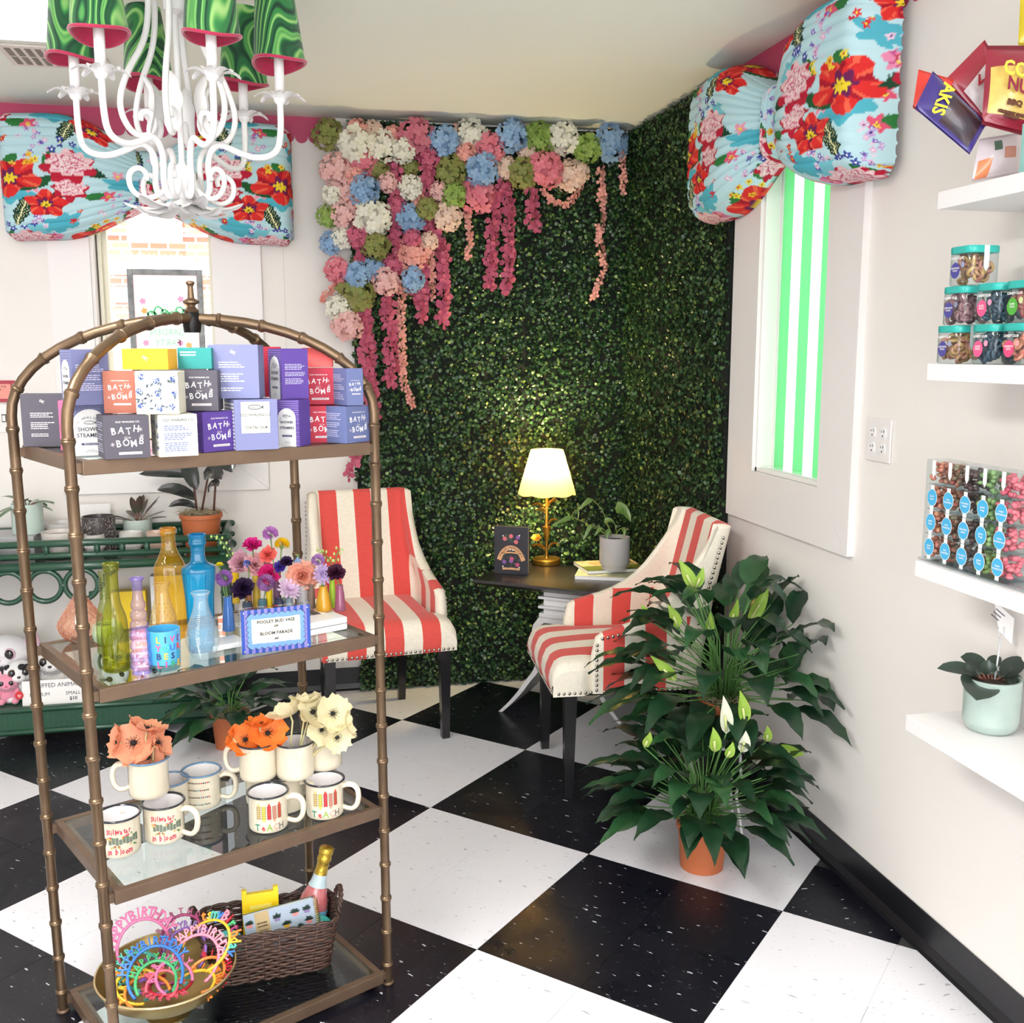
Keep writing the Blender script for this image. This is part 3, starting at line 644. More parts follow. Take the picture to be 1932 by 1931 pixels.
for k,z in ZS.items():
    mb=MB(); h=.026; t=.016
    def rail(x0,x1,y0,y1): 
        a=sh(x0,y0,z); b=sh(x1,y1,z); mb.box(a[0],b[0],a[1],b[1],z-h,z+.0015,bev=.0015)
    rail(0,EW,0,t); rail(0,EW,ED-t,ED); rail(0,t,t,ED-t); rail(EW-t,EW,t,ED-t)
    for x,y in ((-g,.012),(EW+g,.012),(EW+g,ED-.012),(-g,ED-.012)):
        a=sh(x,y,z); xx=(0 if x<0 else EW)-.0156*z; mb.box(min(a[0],xx),max(a[0],xx),a[1]-.006,a[1]+.006,z-h+.004,z-.003)
    ledge=mb.obj('shelf_frame',brzf,eta)
    mb=MB(); a=sh(t,t,z); b=sh(EW-t,ED-t,z); mb.box(a[0]+.0004,b[0]-.0004,a[1]+.0004,b[1]-.0004,z-.005,z-.0002); mb.obj('glass_shelf',shelfglass,eta)
    mb=MB(); a=sh(t,t,z); b=sh(EW-t,ED-t,z); l=.012
    for q in ((a[0],b[0],a[1],a[1]+l),(a[0],b[0],b[1]-l,b[1]),(a[0],a[0]+l,a[1]+l,b[1]-l),(b[0]-l,b[0],a[1]+l,b[1]-l)): mb.box(*q,z-.009,z-.0055)
    mb.obj('shelf_ledge',brzf,eta)
# ------------------------------------------------------------------ small soap / candle cartons on the top shelf
PAL={'dark':'#4f4b56','cream':'#dedaca','purple':'#553c8c','peri':'#797da6','blue':'#636d99','brown':'#a2604e','red':'#b52840','coral':'#f0605e','yellow':'#eeb02a','teal':'#2f8f8c','pink':'#ec5f8a','white':'#e4e2e0','slate':'#66698f','navy':'#2c3360'}
for k,c in PAL.items(): mat('card_'+k,c,.55,spec=.35)
inkw=mat('ink_white','#f6f4f2',.6); inkd=mat('ink_dark','#3a3b4a',.6); inkb=mat('ink_blue','#35549c',.6); inkg=mat('ink_greyblue','#4a5866',.6); inkl=mat('ink_lightviolet','#c3bfdc',.6)
def whale(mb,x,y,s,z=0,m=0):
    pts=[(x+s*math.cos(a)*1.0-(s*.1),y+s*.38*math.sin(a)*(1 if math.sin(a)>0 else .8)) for a in [PI*2*k/16 for k in range(16)]]
    for k in range(16):
        a,b=pts[k],pts[(k+1)%16]; d=Vector((b[0]-a[0],b[1]-a[1])); n_=Vector((-d.y,d.x)).normalized()*s*.05
        mb.quad((a[0]-n_.x,a[1]-n_.y,z),(b[0]-n_.x,b[1]-n_.y,z),(b[0]+n_.x,b[1]+n_.y,z),(a[0]+n_.x,a[1]+n_.y,z),m)
    mb.poly([(x+s*.85,y,z),(x+s*1.35,y+s*.35,z),(x+s*1.2,y,z),(x+s*1.35,y-s*.3,z)],m); mb.quad((x-s*.9,y-s*.04,z),(x+s*.1,y-s*.10,z),(x+s*.1,y-s*.05,z),(x-s*.9,y+s*.01,z),m)
def bathbomb(par,M,s,ink=None,seed=1):
    """two wavy words of bold capitals, as on the carton"""
    ink=ink or inkw; rs=random.Random(seed)
    for wd,y0 in (('BATH',.14),('BOMB',-.17)):
        for i,ch in enumerate(wd):
            x=(-.27+.17*i+(0.02 if wd=='BOMB' else -.03)+(.05 if wd=='BOMB' else 0))*s; y=(y0+[.0,.02,-.005,.05][i] + (.0 if wd=='BATH' else .02))*s
            text(par,ch,.23*s,ink,M@Mx((x,y,.0004),(0,0,[.12,-.08,.10,-.14][i])),bold=.0016*s,sx=.86)
    text(par,'OLD WHALING CO',.055*s,ink,M@Mx((.02*s,.36*s,.0004)),sx=1.1)
    mb=MB(); mb.at(M@Mx((.06*s,-.37*s,.0004))); mb.quad((-.26*s,-.03*s,0),(.26*s,-.03*s,0),(.26*s,.03*s,0),(-.26*s,.03*s,0))
    mb.at(M@Mx((0,-.01*s,.0005))); whale(mb,0,0,.06*s)
    for (x,y) in ((.33,.02),(-.33,-.16),(.30,.18),(-.31,.18)):
        for k in range(8):
            a=PI*k/4; mb.at(M@Mx((x*s,y*s,.0005),(0,0,a))); mb.quad((0,-.003*s,0),(.05*s,-.003*s,0),(.05*s,.003*s,0),(0,.003*s,0))
    mb.obj('printed_artwork',mat('ink_soft','#d8cfd0',.6),par)
    text(par,'BERGAMOT & GRAPEFRUIT',.032*s,inkd,M@Mx((.06*s,-.37*s,.0009)))
def smallprint(par,M,s,ink,seed,w=.38,y0=-.36,y1=.36,n=13,gap=(4,8),mark=False):
    rs=random.Random(seed); mb=MB(); mb.at(M@Mx((0,0,.0004)))
    st=(y1-y0)/n
    for k in range(n):
        if k in gap: continue
        rowlines(mb,-w*s,w*s,(y1-(k+1)*st)*s,(y1-k*st)*s,1,rs,0,.4)
    if mark: pass
    mb.obj('small_print',ink,par)
    if mark: text(par,'OWC',.07*s,ink,M@Mx((0,.43*s,.0004)),sx=.7,space=.7)
def arch(par,M,s,hh,dotm,txt='SHOWER\nSTEAMERS',navy=True,seed=3):
    """white arched label on a dotted ground"""
    mb=MB(); mb.at(M@Mx((0,0,.0003))); w_=.36*s; yb=-.5*hh; yt=.12*hh
    mb.poly([(-w_,yb,0),(w_,yb,0),(w_,yt,0)]+[(w_*math.cos(a),yt+w_*.95*math.sin(a),0) for a in [PI*k/14 for k in range(1,14)]]+[(-w_,yt,0)]); lb=mb.obj('arched_label',MATS['card_white'],par)
    mb=MB(); mb.at(M@Mx((0,0,.0003))); d=.0011
    for i in range(-8,9):
        for j in range(-11,12):
            x=i*.058*s+(.029*s if j%2 else 0); y=j*.047*hh
            if abs(x)>.475*s or abs(y)>.485*hh or (abs(x)<w_+d and y<yt) or (y>=yt and math.hypot(x,(y-yt)/.95)<w_+d): continue
            mb.quad((x-d/2,y-d/2,0),(x+d/2,y-d/2,0),(x+d/2,y+d/2,0),(x-d/2,y+d/2,0))
    mb.obj('dot_pattern',dotm,par)
    t='OLD WHALING CO'
    for i,ch in enumerate(t):
        a=R(168)-R(156)*i/(len(t)-1); r_=w_*.82; text(par,ch,.075*s,inkd,M@Mx((r_*math.cos(a),yt+r_*.92*math.sin(a)-.01,.0008),(0,0,a-PI/2)))
    mb=MB(); mb.at(M@Mx((0,yt+.03*hh,.0008))); whale(mb,0,0,.11*s); mb.obj('whale_drawing',inkd,par)
    for i,l in enumerate(txt.split('\n')): text(par,l,.125*s,inkd,M@Mx((0,yt-(.10+.12*i)*hh,.0008)),bold=.0002)
    if navy:
        mb=MB(); mb.at(M@Mx((0,-.27*hh,.0007))); mb.quad((-.2*s,-.02*hh,0),(.2*s,-.02*hh,0),(.2*s,.02*hh,0),(-.2*s,.02*hh,0)); mb.obj('scent_band',MATS['card_navy'],par)
        text(par,'FRENCH LAVENDER',.032*s,inkw,M@Mx((0,-.27*hh,.001)))
    text(par,'NET WT 3\nNET WT 10 OZ',.035*s,inkd,M@Mx((0,-.41*hh,.0008)))
def floralface(par,M,s,seed):
    rs=random.Random(seed); A=MB(); B=MB(); B_=[]
    for i in range(34):
        x=rs.uniform(-.46,.46)*s; y=rs.uniform(-.46,.46)*s; a=rs.uniform(0,6.28); l=rs.uniform(.09,.14)*s
        A.at(M@Mx((x,y,.0004),(0,0,a))); A.poly([(-l/2,0,0),(0,-l*.2,0),(l/2,0,0),(0,l*.2,0)]); 
    for i in range(9):
        x=(-.36+.36*(i%3)+rs.uniform(-.06,.06))*s; y=(-.34+.34*(i//3)+rs.uniform(-.05,.05))*s
        for k in range(16):
            r_=.075*s*math.sqrt(rs.random()); a=rs.uniform(0,6.28); q=.019*s; B.at(M@Mx((x+r_*math.cos(a),y+r_*math.sin(a),.0005),(0,0,a))); B.poly([(-q,0,0),(0,-q,0),(q,0,0),(0,q,0)])
    A.obj('leaf_print',inkg,par); B.obj('flower_print',inkb,par)
def carton(label, xc, zb, s, h, phi, col, faces, D=None, row=None, sb=None, group='bath product cartons stacked on the top shelf', seed=1, lid=True):
    """xc: pixel column of the near bottom edge; phi: how far the right face turns towards the camera axis"""
    if D is None: P=atz(xc,row,zb)
    else:
        t=(xc-966)/CAM_F; P=Vector(CO+(RT*t+FW)*D); P.z=zb
        # keep the requested column once the height is fixed
        for _ in range(3):
            d=np.array(P)-CO; cx=966+CAM_F*float(d@RT)/float(d@FW); P=P+Vector(RT)*((xc-cx)*D/CAM_F)
    fh=Vector((FW[0],FW[1],0)).normalized(); rt=Vector(RT); sb=sb or s
    a=rt*math.cos(phi)+fh*math.sin(phi); yaw=math.atan2(a.y,a.x)
    e=T('carton',label,'box',(P.x,P.y,zb),yaw,group)            # local +x along right face, +y along left face, origin at the near corner
    mb=MB(); mb.box(0,s,0,sb,0.0002,h,bev=.0009); mb.obj('carton_body',MATS['card_'+col],e)
    if lid:
        mb=MB(); mb.box(.002,s-.002,.0015,.004,h-.0004,h+.0006); mb.box(.002,.004,.002,sb-.002,h-.0004,h+.0005); mb.obj('tuck_flap',MATS['card_'+col],e)
    MR=Matrix.Translation((s/2,-.0001,h/2))@Matrix(((1,0,0,0),(0,0,-1,0),(0,1,0,0),(0,0,0,1)))
    ML=Matrix.Translation((-.0001,sb/2,h/2))@Matrix(((0,0,-1,0),(-1,0,0,0),(0,1,0,0),(0,0,0,1)))
    s_=s
    for side,kind in faces.items():
        M=MR if side=='R' else ML; w_=s if side=='R' else sb
        if kind=='bath': bathbomb(e,M,min(w_,h),None,seed)
        elif kind=='print': smallprint(e,M,min(w_,h),inkl if col in('dark','peri','blue','purple','slate') else inkg,seed)
        elif kind=='printc': smallprint(e,M@Mx((0,-.05*h,0)),min(w_,h)*.9,inkw,seed,.32,-.38,.30,13,(3,4,9,10)); text(e,'OWC',.10*s,inkw,M@Mx((0,.36*h,.0004),(0,0,-.5)),sx=.5,space=.8)
        elif kind=='arch': arch(e,M,w_,h,inkl if col!='purple' else MATS['card_white'])
        elif kind=='floral': floralface(e,M,min(w_,h),seed)
        elif kind=='cream': text(e,'OLD WHALING CO',.10*s,inkg,M@Mx((0,.37*h,.0004)),sx=.9,bold=.0001); smallprint(e,M,min(w_,h),inkb,seed,.36,-.42,.28,14,(3,8))
        elif kind=='coastal':
            mb=MB(); mb.at(M@Mx((-.02*s,.12*h,.0004))); mb.quad((-.33*s,-.28*h,0),(.33*s,-.28*h,0),(.33*s,.34*h,0),(-.33*s,.34*h,0)); mb.obj('cream_label',MATS['card_cream'],e)
            text(e,'OLD WHALING CO',.098*s,inkg,M@Mx((-.02*s,.20*h,.0009)),sx=.8,bold=.0001); text(e,'COASTAL CALM',.086*s,inkd,M@Mx((-.02*s,-.05*h,.0009)),sx=.85,bold=.0001); text(e,'HAND-POURED SOY WAX CANDLE',.032*s,inkg,M@Mx((-.02*s,-.11*h,.0009)))
            mb=MB(); mb.at(M@Mx((-.02*s,.35*h,.0009))); whale(mb,0,0,.15*s); mb.obj('whale_drawing',inkd,e)
        elif kind=='stripes':
            mb=MB(); mb.at(M@Mx((0,0,.0004)))
            for k in range(13): y=(-.47+.072*k)*h; mb.quad((-.48*w_,y,0),(.48*w_,y,0),(.48*w_,y+.04*h,0),(-.48*w_,y+.04*h,0))
            mb.obj('stripe_print',MATS['card_white'],e)
        elif kind=='mark': text(e,'OWC',.11*s,inkl,M@Mx((0,.05*h,.0004),(0,0,-.6)),sx=.5)
        elif kind=='twoline': mb=MB(); mb.at(M@Mx((0,0,.0004))); rowlines(mb,-.42*s,.10*s,.10*h,.36*h,2,random.Random(3)); mb.obj('small_print',inkw,e); 
    return e
Z1=ZS['top']+.0018; B=.081; Z2=Z1+.0815; 
carton('charcoal bath bomb carton at the front left of the bottom layer',199,Z1,B,.080,R(30),'dark',{'R':'bath','L':'print'},row=868,seed=1)
carton('cream and blue floral carton in front, right of the charcoal one',302,Z1,.072,.080,R(30),'cream',{'R':'cream','L':'floral'},row=863.5,seed=2)
carton('purple bath bomb carton in the bottom layer left of the tall periwinkle box',385,Z1,.074,.080,R(50),'purple',{'R':'bath','L':'print'},D=2.06,seed=3)
carton('tall periwinkle candle box with a cream label in the bottom layer',445,Z1,.088,.102,R(28),'peri',{'R':'coastal','L':'stripes'},D=2.10,seed=4)
carton('purple dotted carton with white arched label at the shelf edge',566,Z1,.050,.098,R(74),'purple',{'L':'arch'},D=2.19,sb=.057,seed=5)
carton('red bath bomb carton in the bottom layer beside the right blue one',576,Z1,.074,.080,R(14),'red',{'R':'bath'},D=2.285,seed=6)
carton('blue bath bomb carton at the right end of the bottom layer',654,Z1,.074,.080,R(55),'blue',{'R':'bath','L':'print'},D=2.262,seed=7)
carton('tall charcoal candle box at the left back corner of the top shelf',44,Z1,.085,.110,R(10),'dark',{'R':'printc'},D=2.19,sb=.05,seed=8)
carton('narrow pink carton standing between the charcoal boxes at the left',115,Z1,.012,.100,R(12),'pink',{},D=2.11,sb=.05,seed=9)
carton('grey blue arched label carton under the top left one, half hidden behind the post',128,Z1,.085,.097,R(27),'slate',{'R':'arch','L':'print'},D=1.99,sb=.05,seed=10)
# second layer
Z11=Z1+.0978
carton('blue dotted carton with white arched label on top at the far left',138,Z11,.070,.104,R(40),'slate',{'L':'arch','R':'print'},D=1.965,sb=.062,seed=11)
carton('terracotta brown bath bomb carton in the second layer',197,Z2,.061,.080,R(8),'brown',{'R':'bath'},D=1.995,seed=12)
carton('white carton with blue flowers in the second layer',258,Z2,.0775,.080,R(8),'cream',{'R':'floral','L':'stripes'},D=1.965,seed=13)
carton('charcoal bath bomb carton in the second layer, right of the floral one',341,Z2,.073,.080,R(8),'dark',{'R':'bath'},D=2.07,seed=14)
carton('large periwinkle box with fine print on top of the cream labelled box',395,Z1+.1035,.100,.108,R(6),'peri',{'R':'printc'},D=2.125,sb=.085,seed=15)
carton('bright red carton behind the upper purple dotted one',487,Z11+.002,.050,.108,R(10),'red',{},D=2.29,sb=.05,seed=16)
carton('purple dotted carton with white arched label on top at the right',533,Z11+.001,.060,.105,R(35),'purple',{'L':'arch','R':'print'},D=2.20,sb=.072,seed=17)
carton('red bath bomb carton in the second layer behind the right blue one',570,Z2,.072,.080,R(14),'red',{'R':'bath'},D=2.31,seed=19)
carton('blue bath bomb carton on top at the right end of the shelf',655,Z2,.040,.080,R(36),'blue',{'R':'bath','L':'print'},D=2.275,sb=.078,seed=20)
carton('coral carton at the top right, on the red bath bomb cartons',570,Z2+.082,.066,.042,R(8),'coral',{},D=2.325,sb=.06,seed=18)
carton('mustard yellow carton on the top layer, left of the teal one',231,Z2+.082,.088,.040,R(1),'yellow',{'R':'mark'},D=2.03,sb=.06,seed=21)
carton('teal carton on the top layer, left of the large periwinkle box',336,Z2+.082,.066,.042,R(5),'teal',{'R':'twoline'},D=2.10,sb=.06,seed=22)
# ================================================================== MIDDLE GLASS SHELF: bottles, vases, bud vases, sign
ZM=ZS['mid']+.0005
def vessel(name,label,cat,px,row,toprow,wpx,prof,m,z=ZM,n=28,group=None,smooth=True,inner=None,extra=None,a0=0,sq=0):
    """prof: (radius fraction, height fraction). wpx: full width in pixels at radius fraction 1"""
    P=atz(px,row,z); r=wpx/2*depth(P)/CAM_F; P=base(px,row,z,r*prof[1][0]*.8); h=topz(P,toprow)-z
    if len(prof)<18:
        Q=prof[2:]
        for _ in range(2):
            Q2=[Q[0]]
            for i in range(len(Q)-1): Q2+=[(Q[i][0]*.75+Q[i+1][0]*.25,Q[i][1]*.75+Q[i+1][1]*.25),(Q[i][0]*.25+Q[i+1][0]*.75,Q[i][1]*.25+Q[i+1][1]*.75)]
            Q=Q2+[Q[-1]]
        prof=prof[:2]+Q
    e=T(name,label,cat,tuple(P),0,group); mb=MB(); mb.lathe([(a*r,b*h+.0002) for a,b in prof],n,cap=(True,False),a0=a0,sq=sq); o=mb.obj('bottle_body' if cat=='bottle' else 'vase_body',m,e,auto=50)
    return e,P,r,h
def lip(e,r,h,m,t=.0022,name='glass_lip'):
    mb=MB(); mb.tube([(r*math.cos(a),r*math.sin(a),h) for a in [2*PI*k/24 for k in range(24)]],t,6,closed=True); mb.obj(name,m,e,True)
gol=glass('glass_olive','#e8e564','#a2a824',dens=.12,ior=1.55); gye=glass('glass_amber','#ffe88a','#efba34',dens=.14,ior=1.55); gbl=glass('glass_turquoise','#62daf4','#16a6da',dens=.24,ior=1.55)
gli=glass('glass_lilac','#f4eefd','#b3a2ee',dens=.10,ior=1.6); gcl=glass('glass_clear','#f4fafc','#e6eef0',dens=.13,ior=1.6); gpa=glass('glass_paleyellow','#fdf8e4','#ecdcae',dens=.10,ior=1.6); gpe=glass('glass_peach','#fdeae0','#e8b498',dens=.10,ior=1.6)
gth=glass('glass_base','#f2fafa','#b8d6dc',ior=1.7)
e,P,r,h=vessel('glass_bottle','olive green glass bottle standing at the front of the middle shelf','bottle',221,1270,1062,50,[(0,0),(.88,0),(1,.02),(1,.42),(.92,.50),(.62,.60),(.5,.68),(.46,.90),(.50,.915),(.56,.93),(.56,.975),(.5,1)],gol)
lip(e,r*.52,h*.985,gol,.0035)
mb=MB(); mb.lathe([(0,.002),(r*.85,.003),(r*.85,.014),(0,.009)],24,cap=(False,False)); mb.obj('thick_base',gol,e,True)
e,P,r,h=vessel('glass_bottle','pale green rope-necked glass bottle behind the olive one','bottle',205,1238,1078,38,[(0,0),(.9,0),(1,.04),(1,.42),(.8,.55),(.45,.66),(.40,.92),(.52,.94),(.52,1)],glass('glass_palegreen','#eaf0c4','#a8b45a',dens=.015,ior=1.6))
mb=MB(); mb.tube([(r*.47*math.cos(t*1.0),r*.47*math.sin(t),h*(.66+.26*t/(2*PI*9))) for t in [2*PI*9*k/160 for k in range(161)]],.0016,5); mb.obj('rope_neck',MATS['glass_palegreen'],e,True)
pr=[(0,0),(.9,0)]
for k in range(7):
    z0=.05+.105*k; a=[1,.98,.94,.9,.85,.78,.68][k]
    pr+= [(a*.78,z0-.02),(a*.97,z0+.01),(a,z0+.035),(a*.97,z0+.06),(a*.78,z0+.085)]
pr+=[(.5,.80),(.44,.84),(.48,.88),(.44,.92),(.5,.97),(.62,.99),(.6,1)]
e,P,r,h=vessel('glass_bottle','lilac glass bottle made of stacked bulging rings','bottle',268,1274,1090,40,pr,gli); lip(e,r*.6,h*.99,gli,.002)
e,P,r,h=vessel('glass_bottle','tall amber yellow glass bottle with long rounded panels','bottle',327,1206,996,58,[(0,0),(.95,0),(1,.02),(1,.60),(.93,.67),(.62,.75),(.44,.82),(.42,.93),(.48,.94),(.48,.97),(.44,.98),(.46,1)],gye,n=32,sq=3.5,a0=.5); lip(e,r*.45,h*.99,gye,.003)
e,P,r,h=vessel('glass_bottle','turquoise blue glass bottle with broad shoulders','bottle',382,1232,1008,62,[(0,0),(.70,0),(.76,.02),(.80,.2),(.83,.45),(.98,.66),(1,.70),(.96,.725),(.62,.745),(.42,.775),(.40,.90),(.52,.915),(.52,.935),(.46,.95),(.50,1)],gbl,n=32,sq=3.2,a0=.4); lip(e,r*.48,h*.99,gbl,.003)
e,P,r,h=vessel('glass_vase','pale yellow hobnail glass vase with a narrow neck','vase',312,1238,1102,58,[(0,0),(.62,0),(.85,.06),(1,.20),(.97,.33),(.78,.55),(.55,.73),(.43,.85),(.42,.93),(.50,1)],gpa)
mb=MB()
for i in range(13):
    t=.08+.055*i; rr=np.interp(t,[0,.06,.20,.33,.55,.73,.85],[.62,.85,1,.97,.78,.55,.43])*r
    for k in range(14): a=2*PI*(k+.5*(i%2))/14; mb.ell((rr*math.cos(a),rr*math.sin(a),t*h),.0016,.0016,.0016,5,4)
mb.obj('hobnails',gpa,e,True,kind='stuff'); lip(e,r*.5,h,gpa,.0015)
pr=[(0,0),(.50,0),(.62,.015)]
bp=[(.62,.02),(.85,.12),(1,.26),(.98,.36),(.80,.52),(.58,.66),(.46,.76),(.42,.84)]
for k in range(34):
    t=.02+.82*k/33; rr=float(np.interp(t,[b for a,b in bp],[a for a,b in bp])); pr+=[(rr*1.0,t),(rr*1.035,t+.010),(rr*1.0,t+.020)]
pr+=[(.42,.90),(.50,.96),(.56,.985),(.54,1)]
e,P,r,h=vessel('glass_vase','clear ribbed glass vase with a round belly','vase',384,1246,1118,62,pr,gcl); lip(e,r*.54,h,gcl,.0016)
e,P,r,h=vessel('glass_vase','peach diamond-cut glass vase behind the left front post','vase',156,1214,1105,86,[(0,0),(.42,0),(.52,.02),(.80,.12),(.96,.23),(1,.31),(.93,.39),(.72,.52),(.45,.68),(.27,.82),(.21,.92),(.25,1)],gpe)
mb=MB(); mb.lathe([(r*.44,.001),(r*.52,.010),(r*.45,.003)],20); mb.obj('glass_foot',gth,e,True)
mb=MB()
for s_ in (1,-1):
    for k in range(16):
        pts=[]
        for i in range(12):
            t=.05+.72*i/11; rr=float(np.interp(t,[0,.02,.12,.23,.31,.39,.52,.68,.82],[.42,.52,.80,.96,1,.93,.72,.45,.27]))*r*1.01; a=2*PI*k/16+s_*i*.17; pts.append((rr*math.cos(a),rr*math.sin(a),t*h))
        mb.tube(pts,.0008,4)
mb.obj('diamond_relief',gpe,e,True)
# blue candle tumbler
P=base(312,1268,ZM,.026); e=T('candle_tumbler','blue candle tumbler with colourful capital lettering','candle',tuple(P),0); r=.0335; h=topz(P,1186)-ZM
tb=glass('tumbler_clear','#ddf1f8','#9cc8dc',ior=1.5); tbl=mat('tumbler_blue','#4aa6d4',.18,coat=.6)
mb=MB(); mb.lathe([(0,.0003),(r*.86,.0003),(r*.9,.004),(r*.92,.013),(0,.013)],32,cap=(True,False)); mb.obj('glass_base',tb,e,auto=40)
mb=MB(); mb.lathe([(r*.85,.0135),(r*.93,.014),(r,h),(r*.96,h),(r*.90,.016)],32,cap=(True,True)); mb.obj('tumbler_body',tbl,e,auto=40)
lc=['#e9c63c','#2d3b66','#e25b8a','#7b4fa0','#e25b8a','#43b7a8','#3c70c4','#d94b50','#31406e','#f0c23a','#233360','#2e9bb8','#e0577e','#c44a8e','#38a05a','#e5b82e']
vd=math.atan2(-P.y,-P.x)
lw=['LIVE','YOUR','BEST','LIFE']; ii=0
for j,wd in enumerate(lw):
    zz=h*(.80-.205*j); rad=r*(.93+.07*zz/h)+.0006
    for i,ch in enumerate(wd):
        a=vd+R(-20)+R(25)*i; M=Matrix.Translation((rad*math.cos(a),rad*math.sin(a),zz))@Matrix.Rotation(a+PI/2,4,'Z')@Matrix.Rotation(PI/2,4,'X')
        text(e,ch,.0175,mat('ink_'+lc[ii].strip('#'),lc[ii],.5),M,bold=.0005,name='letter'); ii+=1
# dark and green ceramic planter behind the olive bottle
P=base(205,1225,ZM,.03); e=T('ceramic_pot','glazed green and brown ceramic pot behind the olive bottle','pot',tuple(P),R(20))
cg=mat('celadon_glaze','#a9bf9f',.2,coat=.5,var=.5,vscale=30,col2='#5b4436')
mb=MB(); mb.lathe([(0,0.0003),(.016,.0003),(.030,.014),(.034,.032),(.030,.048),(.024,.052),(.022,.048),(.028,.032),(.012,.010)],22,cap=(True,True)); mb.obj('pot_body',cg,e,True)
mb=MB(); mb.lathe([(.020,.0435),(.0,.0435)],16,cap=(False,True)); mb.obj('dark_inside',mat('dark_soil','#2a211d',.9),e)
# bud vase trays: white wooden blocks stepped, with porcelain bud vases in them
tw=mat('white_lacquer','#f0efee',.3)
def sblk(name,label,x0,x1,y0,y1,z0,z1,line=None):
    o=T(name,label,'stand',tuple(eu(x0,y0,ZS['mid']))[:2]+(z0,),EA); mb=MB(); mb.box(0,x1-x0,0,y1-y0,0,z1-z0,bev=.003); mb.obj('tray_block',tw,o)
    if line:
        mb=MB(); mb.box(.0005,x1-x0-.0005,-.0006,.002,line,line+.0012); mb.box(x1-x0-.002,x1-x0+.0006,.0,y1-y0,line,line+.0012); mb.obj('tray_seam',mat('seam_dark','#57555a',.6),o)
    return o
def vpt(px,row,z): return atz(px,row,z)
zt_=ZM+.030
sblk('vase_tray','white lacquered wooden tray carrying the row of bud vases',.355,.592,.085,.150,ZM,zt_,.015)
sblk('vase_tray','low white tray behind the blue price sign with the blue bud vase',.272,.352,.105,.170,ZM,ZM+.012)
BV=[ # px, row of foot, z, top row, wpx base, wpx neck, colour, words
(432,1193,ZM+.0125,1126,24,15,'#4470b4','cornflower blue bud vase curving to the right'),
(446,1140,zt_,1080,14,14,'#e3b416','mustard yellow bud vase under the large mauve carnation'),
(470,1150,zt_,1094,14,10,'#a86b3c','brown bud vase behind the dark purple carnation'),
(485,1148,zt_,1086,16,13,'#c4a43a','tall ochre bud vase left of the lower lilac pompon'),
(509,1150,zt_,1110,13,13,'#e9cb1c','bright yellow bud vase right of the lower lilac pompon'),
(524,1150,zt_,1096,17,13,'#6a4460','plum purple bud vase in the middle of the tray'),
(467,1156,zt_,1136,20,18,'#39425a','short dark blue bud vase left behind the sign'),
(496,1153,zt_,1131,17,16,'#4c7080','short teal blue bud vase behind the sign'),
(527,1156,zt_,1130,21,18,'#27304e','short navy bud vase right behind the sign'),
(545,1152,zt_,1128,17,16,'#8f9dab','short grey bud vase behind the right end of the sign'),
(571,1152,zt_,1105,24,19,'#a4a2a6','grey bud vase under the peach carnation'),
(588,1150,zt_,1102,16,13,'#7b6458','taupe bud vase left of the golden one'),
(611,1156,zt_,1106,32,15,'#cc9418','golden ochre conical bud vase on the right of the tray'),
(628,1148,zt_,1090,13,10,'#a6c832','lime green bud vase behind the golden one'),
(642,1155,zt_,1104,21,13,'#8f4a68','mauve bud vase at the right end of the tray')]
tops={}
for i,(px,row,z,tr,wb,wn,c,words) in enumerate(BV):
    P=atz(px,row,z); k=depth(P)/CAM_F; rb=wb/2*k; rn=wn/2*k; P=base(px,row,z,rb); h=topz(P,tr)-z
    e=T('bud_vase',words,'vase',tuple(P),0,'bud vases on the white tray'); mb=MB()
    mb.lathe([(0,.0002),(rb*.95,.0002),(rb,.003),(rb*.92,h*.25),((rb+rn)/2,h*.6),(rn,h*.9),(rn*1.03,h),(rn*.8,h),(rn*.7,h*.8)],18,cap=(True,True)); mb.obj('vase_body',mat('glaze_'+c.strip('#'),c,.22,coat=.5),e,auto=50)
    tops[i]=(P,h)
def petalpoly(mb,c,d,nrm,l,w_,cup,m=0,frill=0,rs=random):
    d=d.normalized(); e=nrm.cross(d).normalized(); up=nrm
    p=[c, c+d*l*.35+e*w_*.42+up*cup*.3, c+d*l*.8+e*w_*.5+up*cup*(.9+rs.uniform(-frill,frill)), c+d*l*(1+rs.uniform(-.1,.06))+up*cup*(1+rs.uniform(-frill,frill)), c+d*l*.8-e*w_*.5+up*cup*(.9+rs.uniform(-frill,frill)), c+d*l*.35-e*w_*.42+up*cup*.3]
    mb.poly([p[0],p[1],p[2],p[3]],m); mb.poly([p[0],p[3],p[4],p[5]],m)
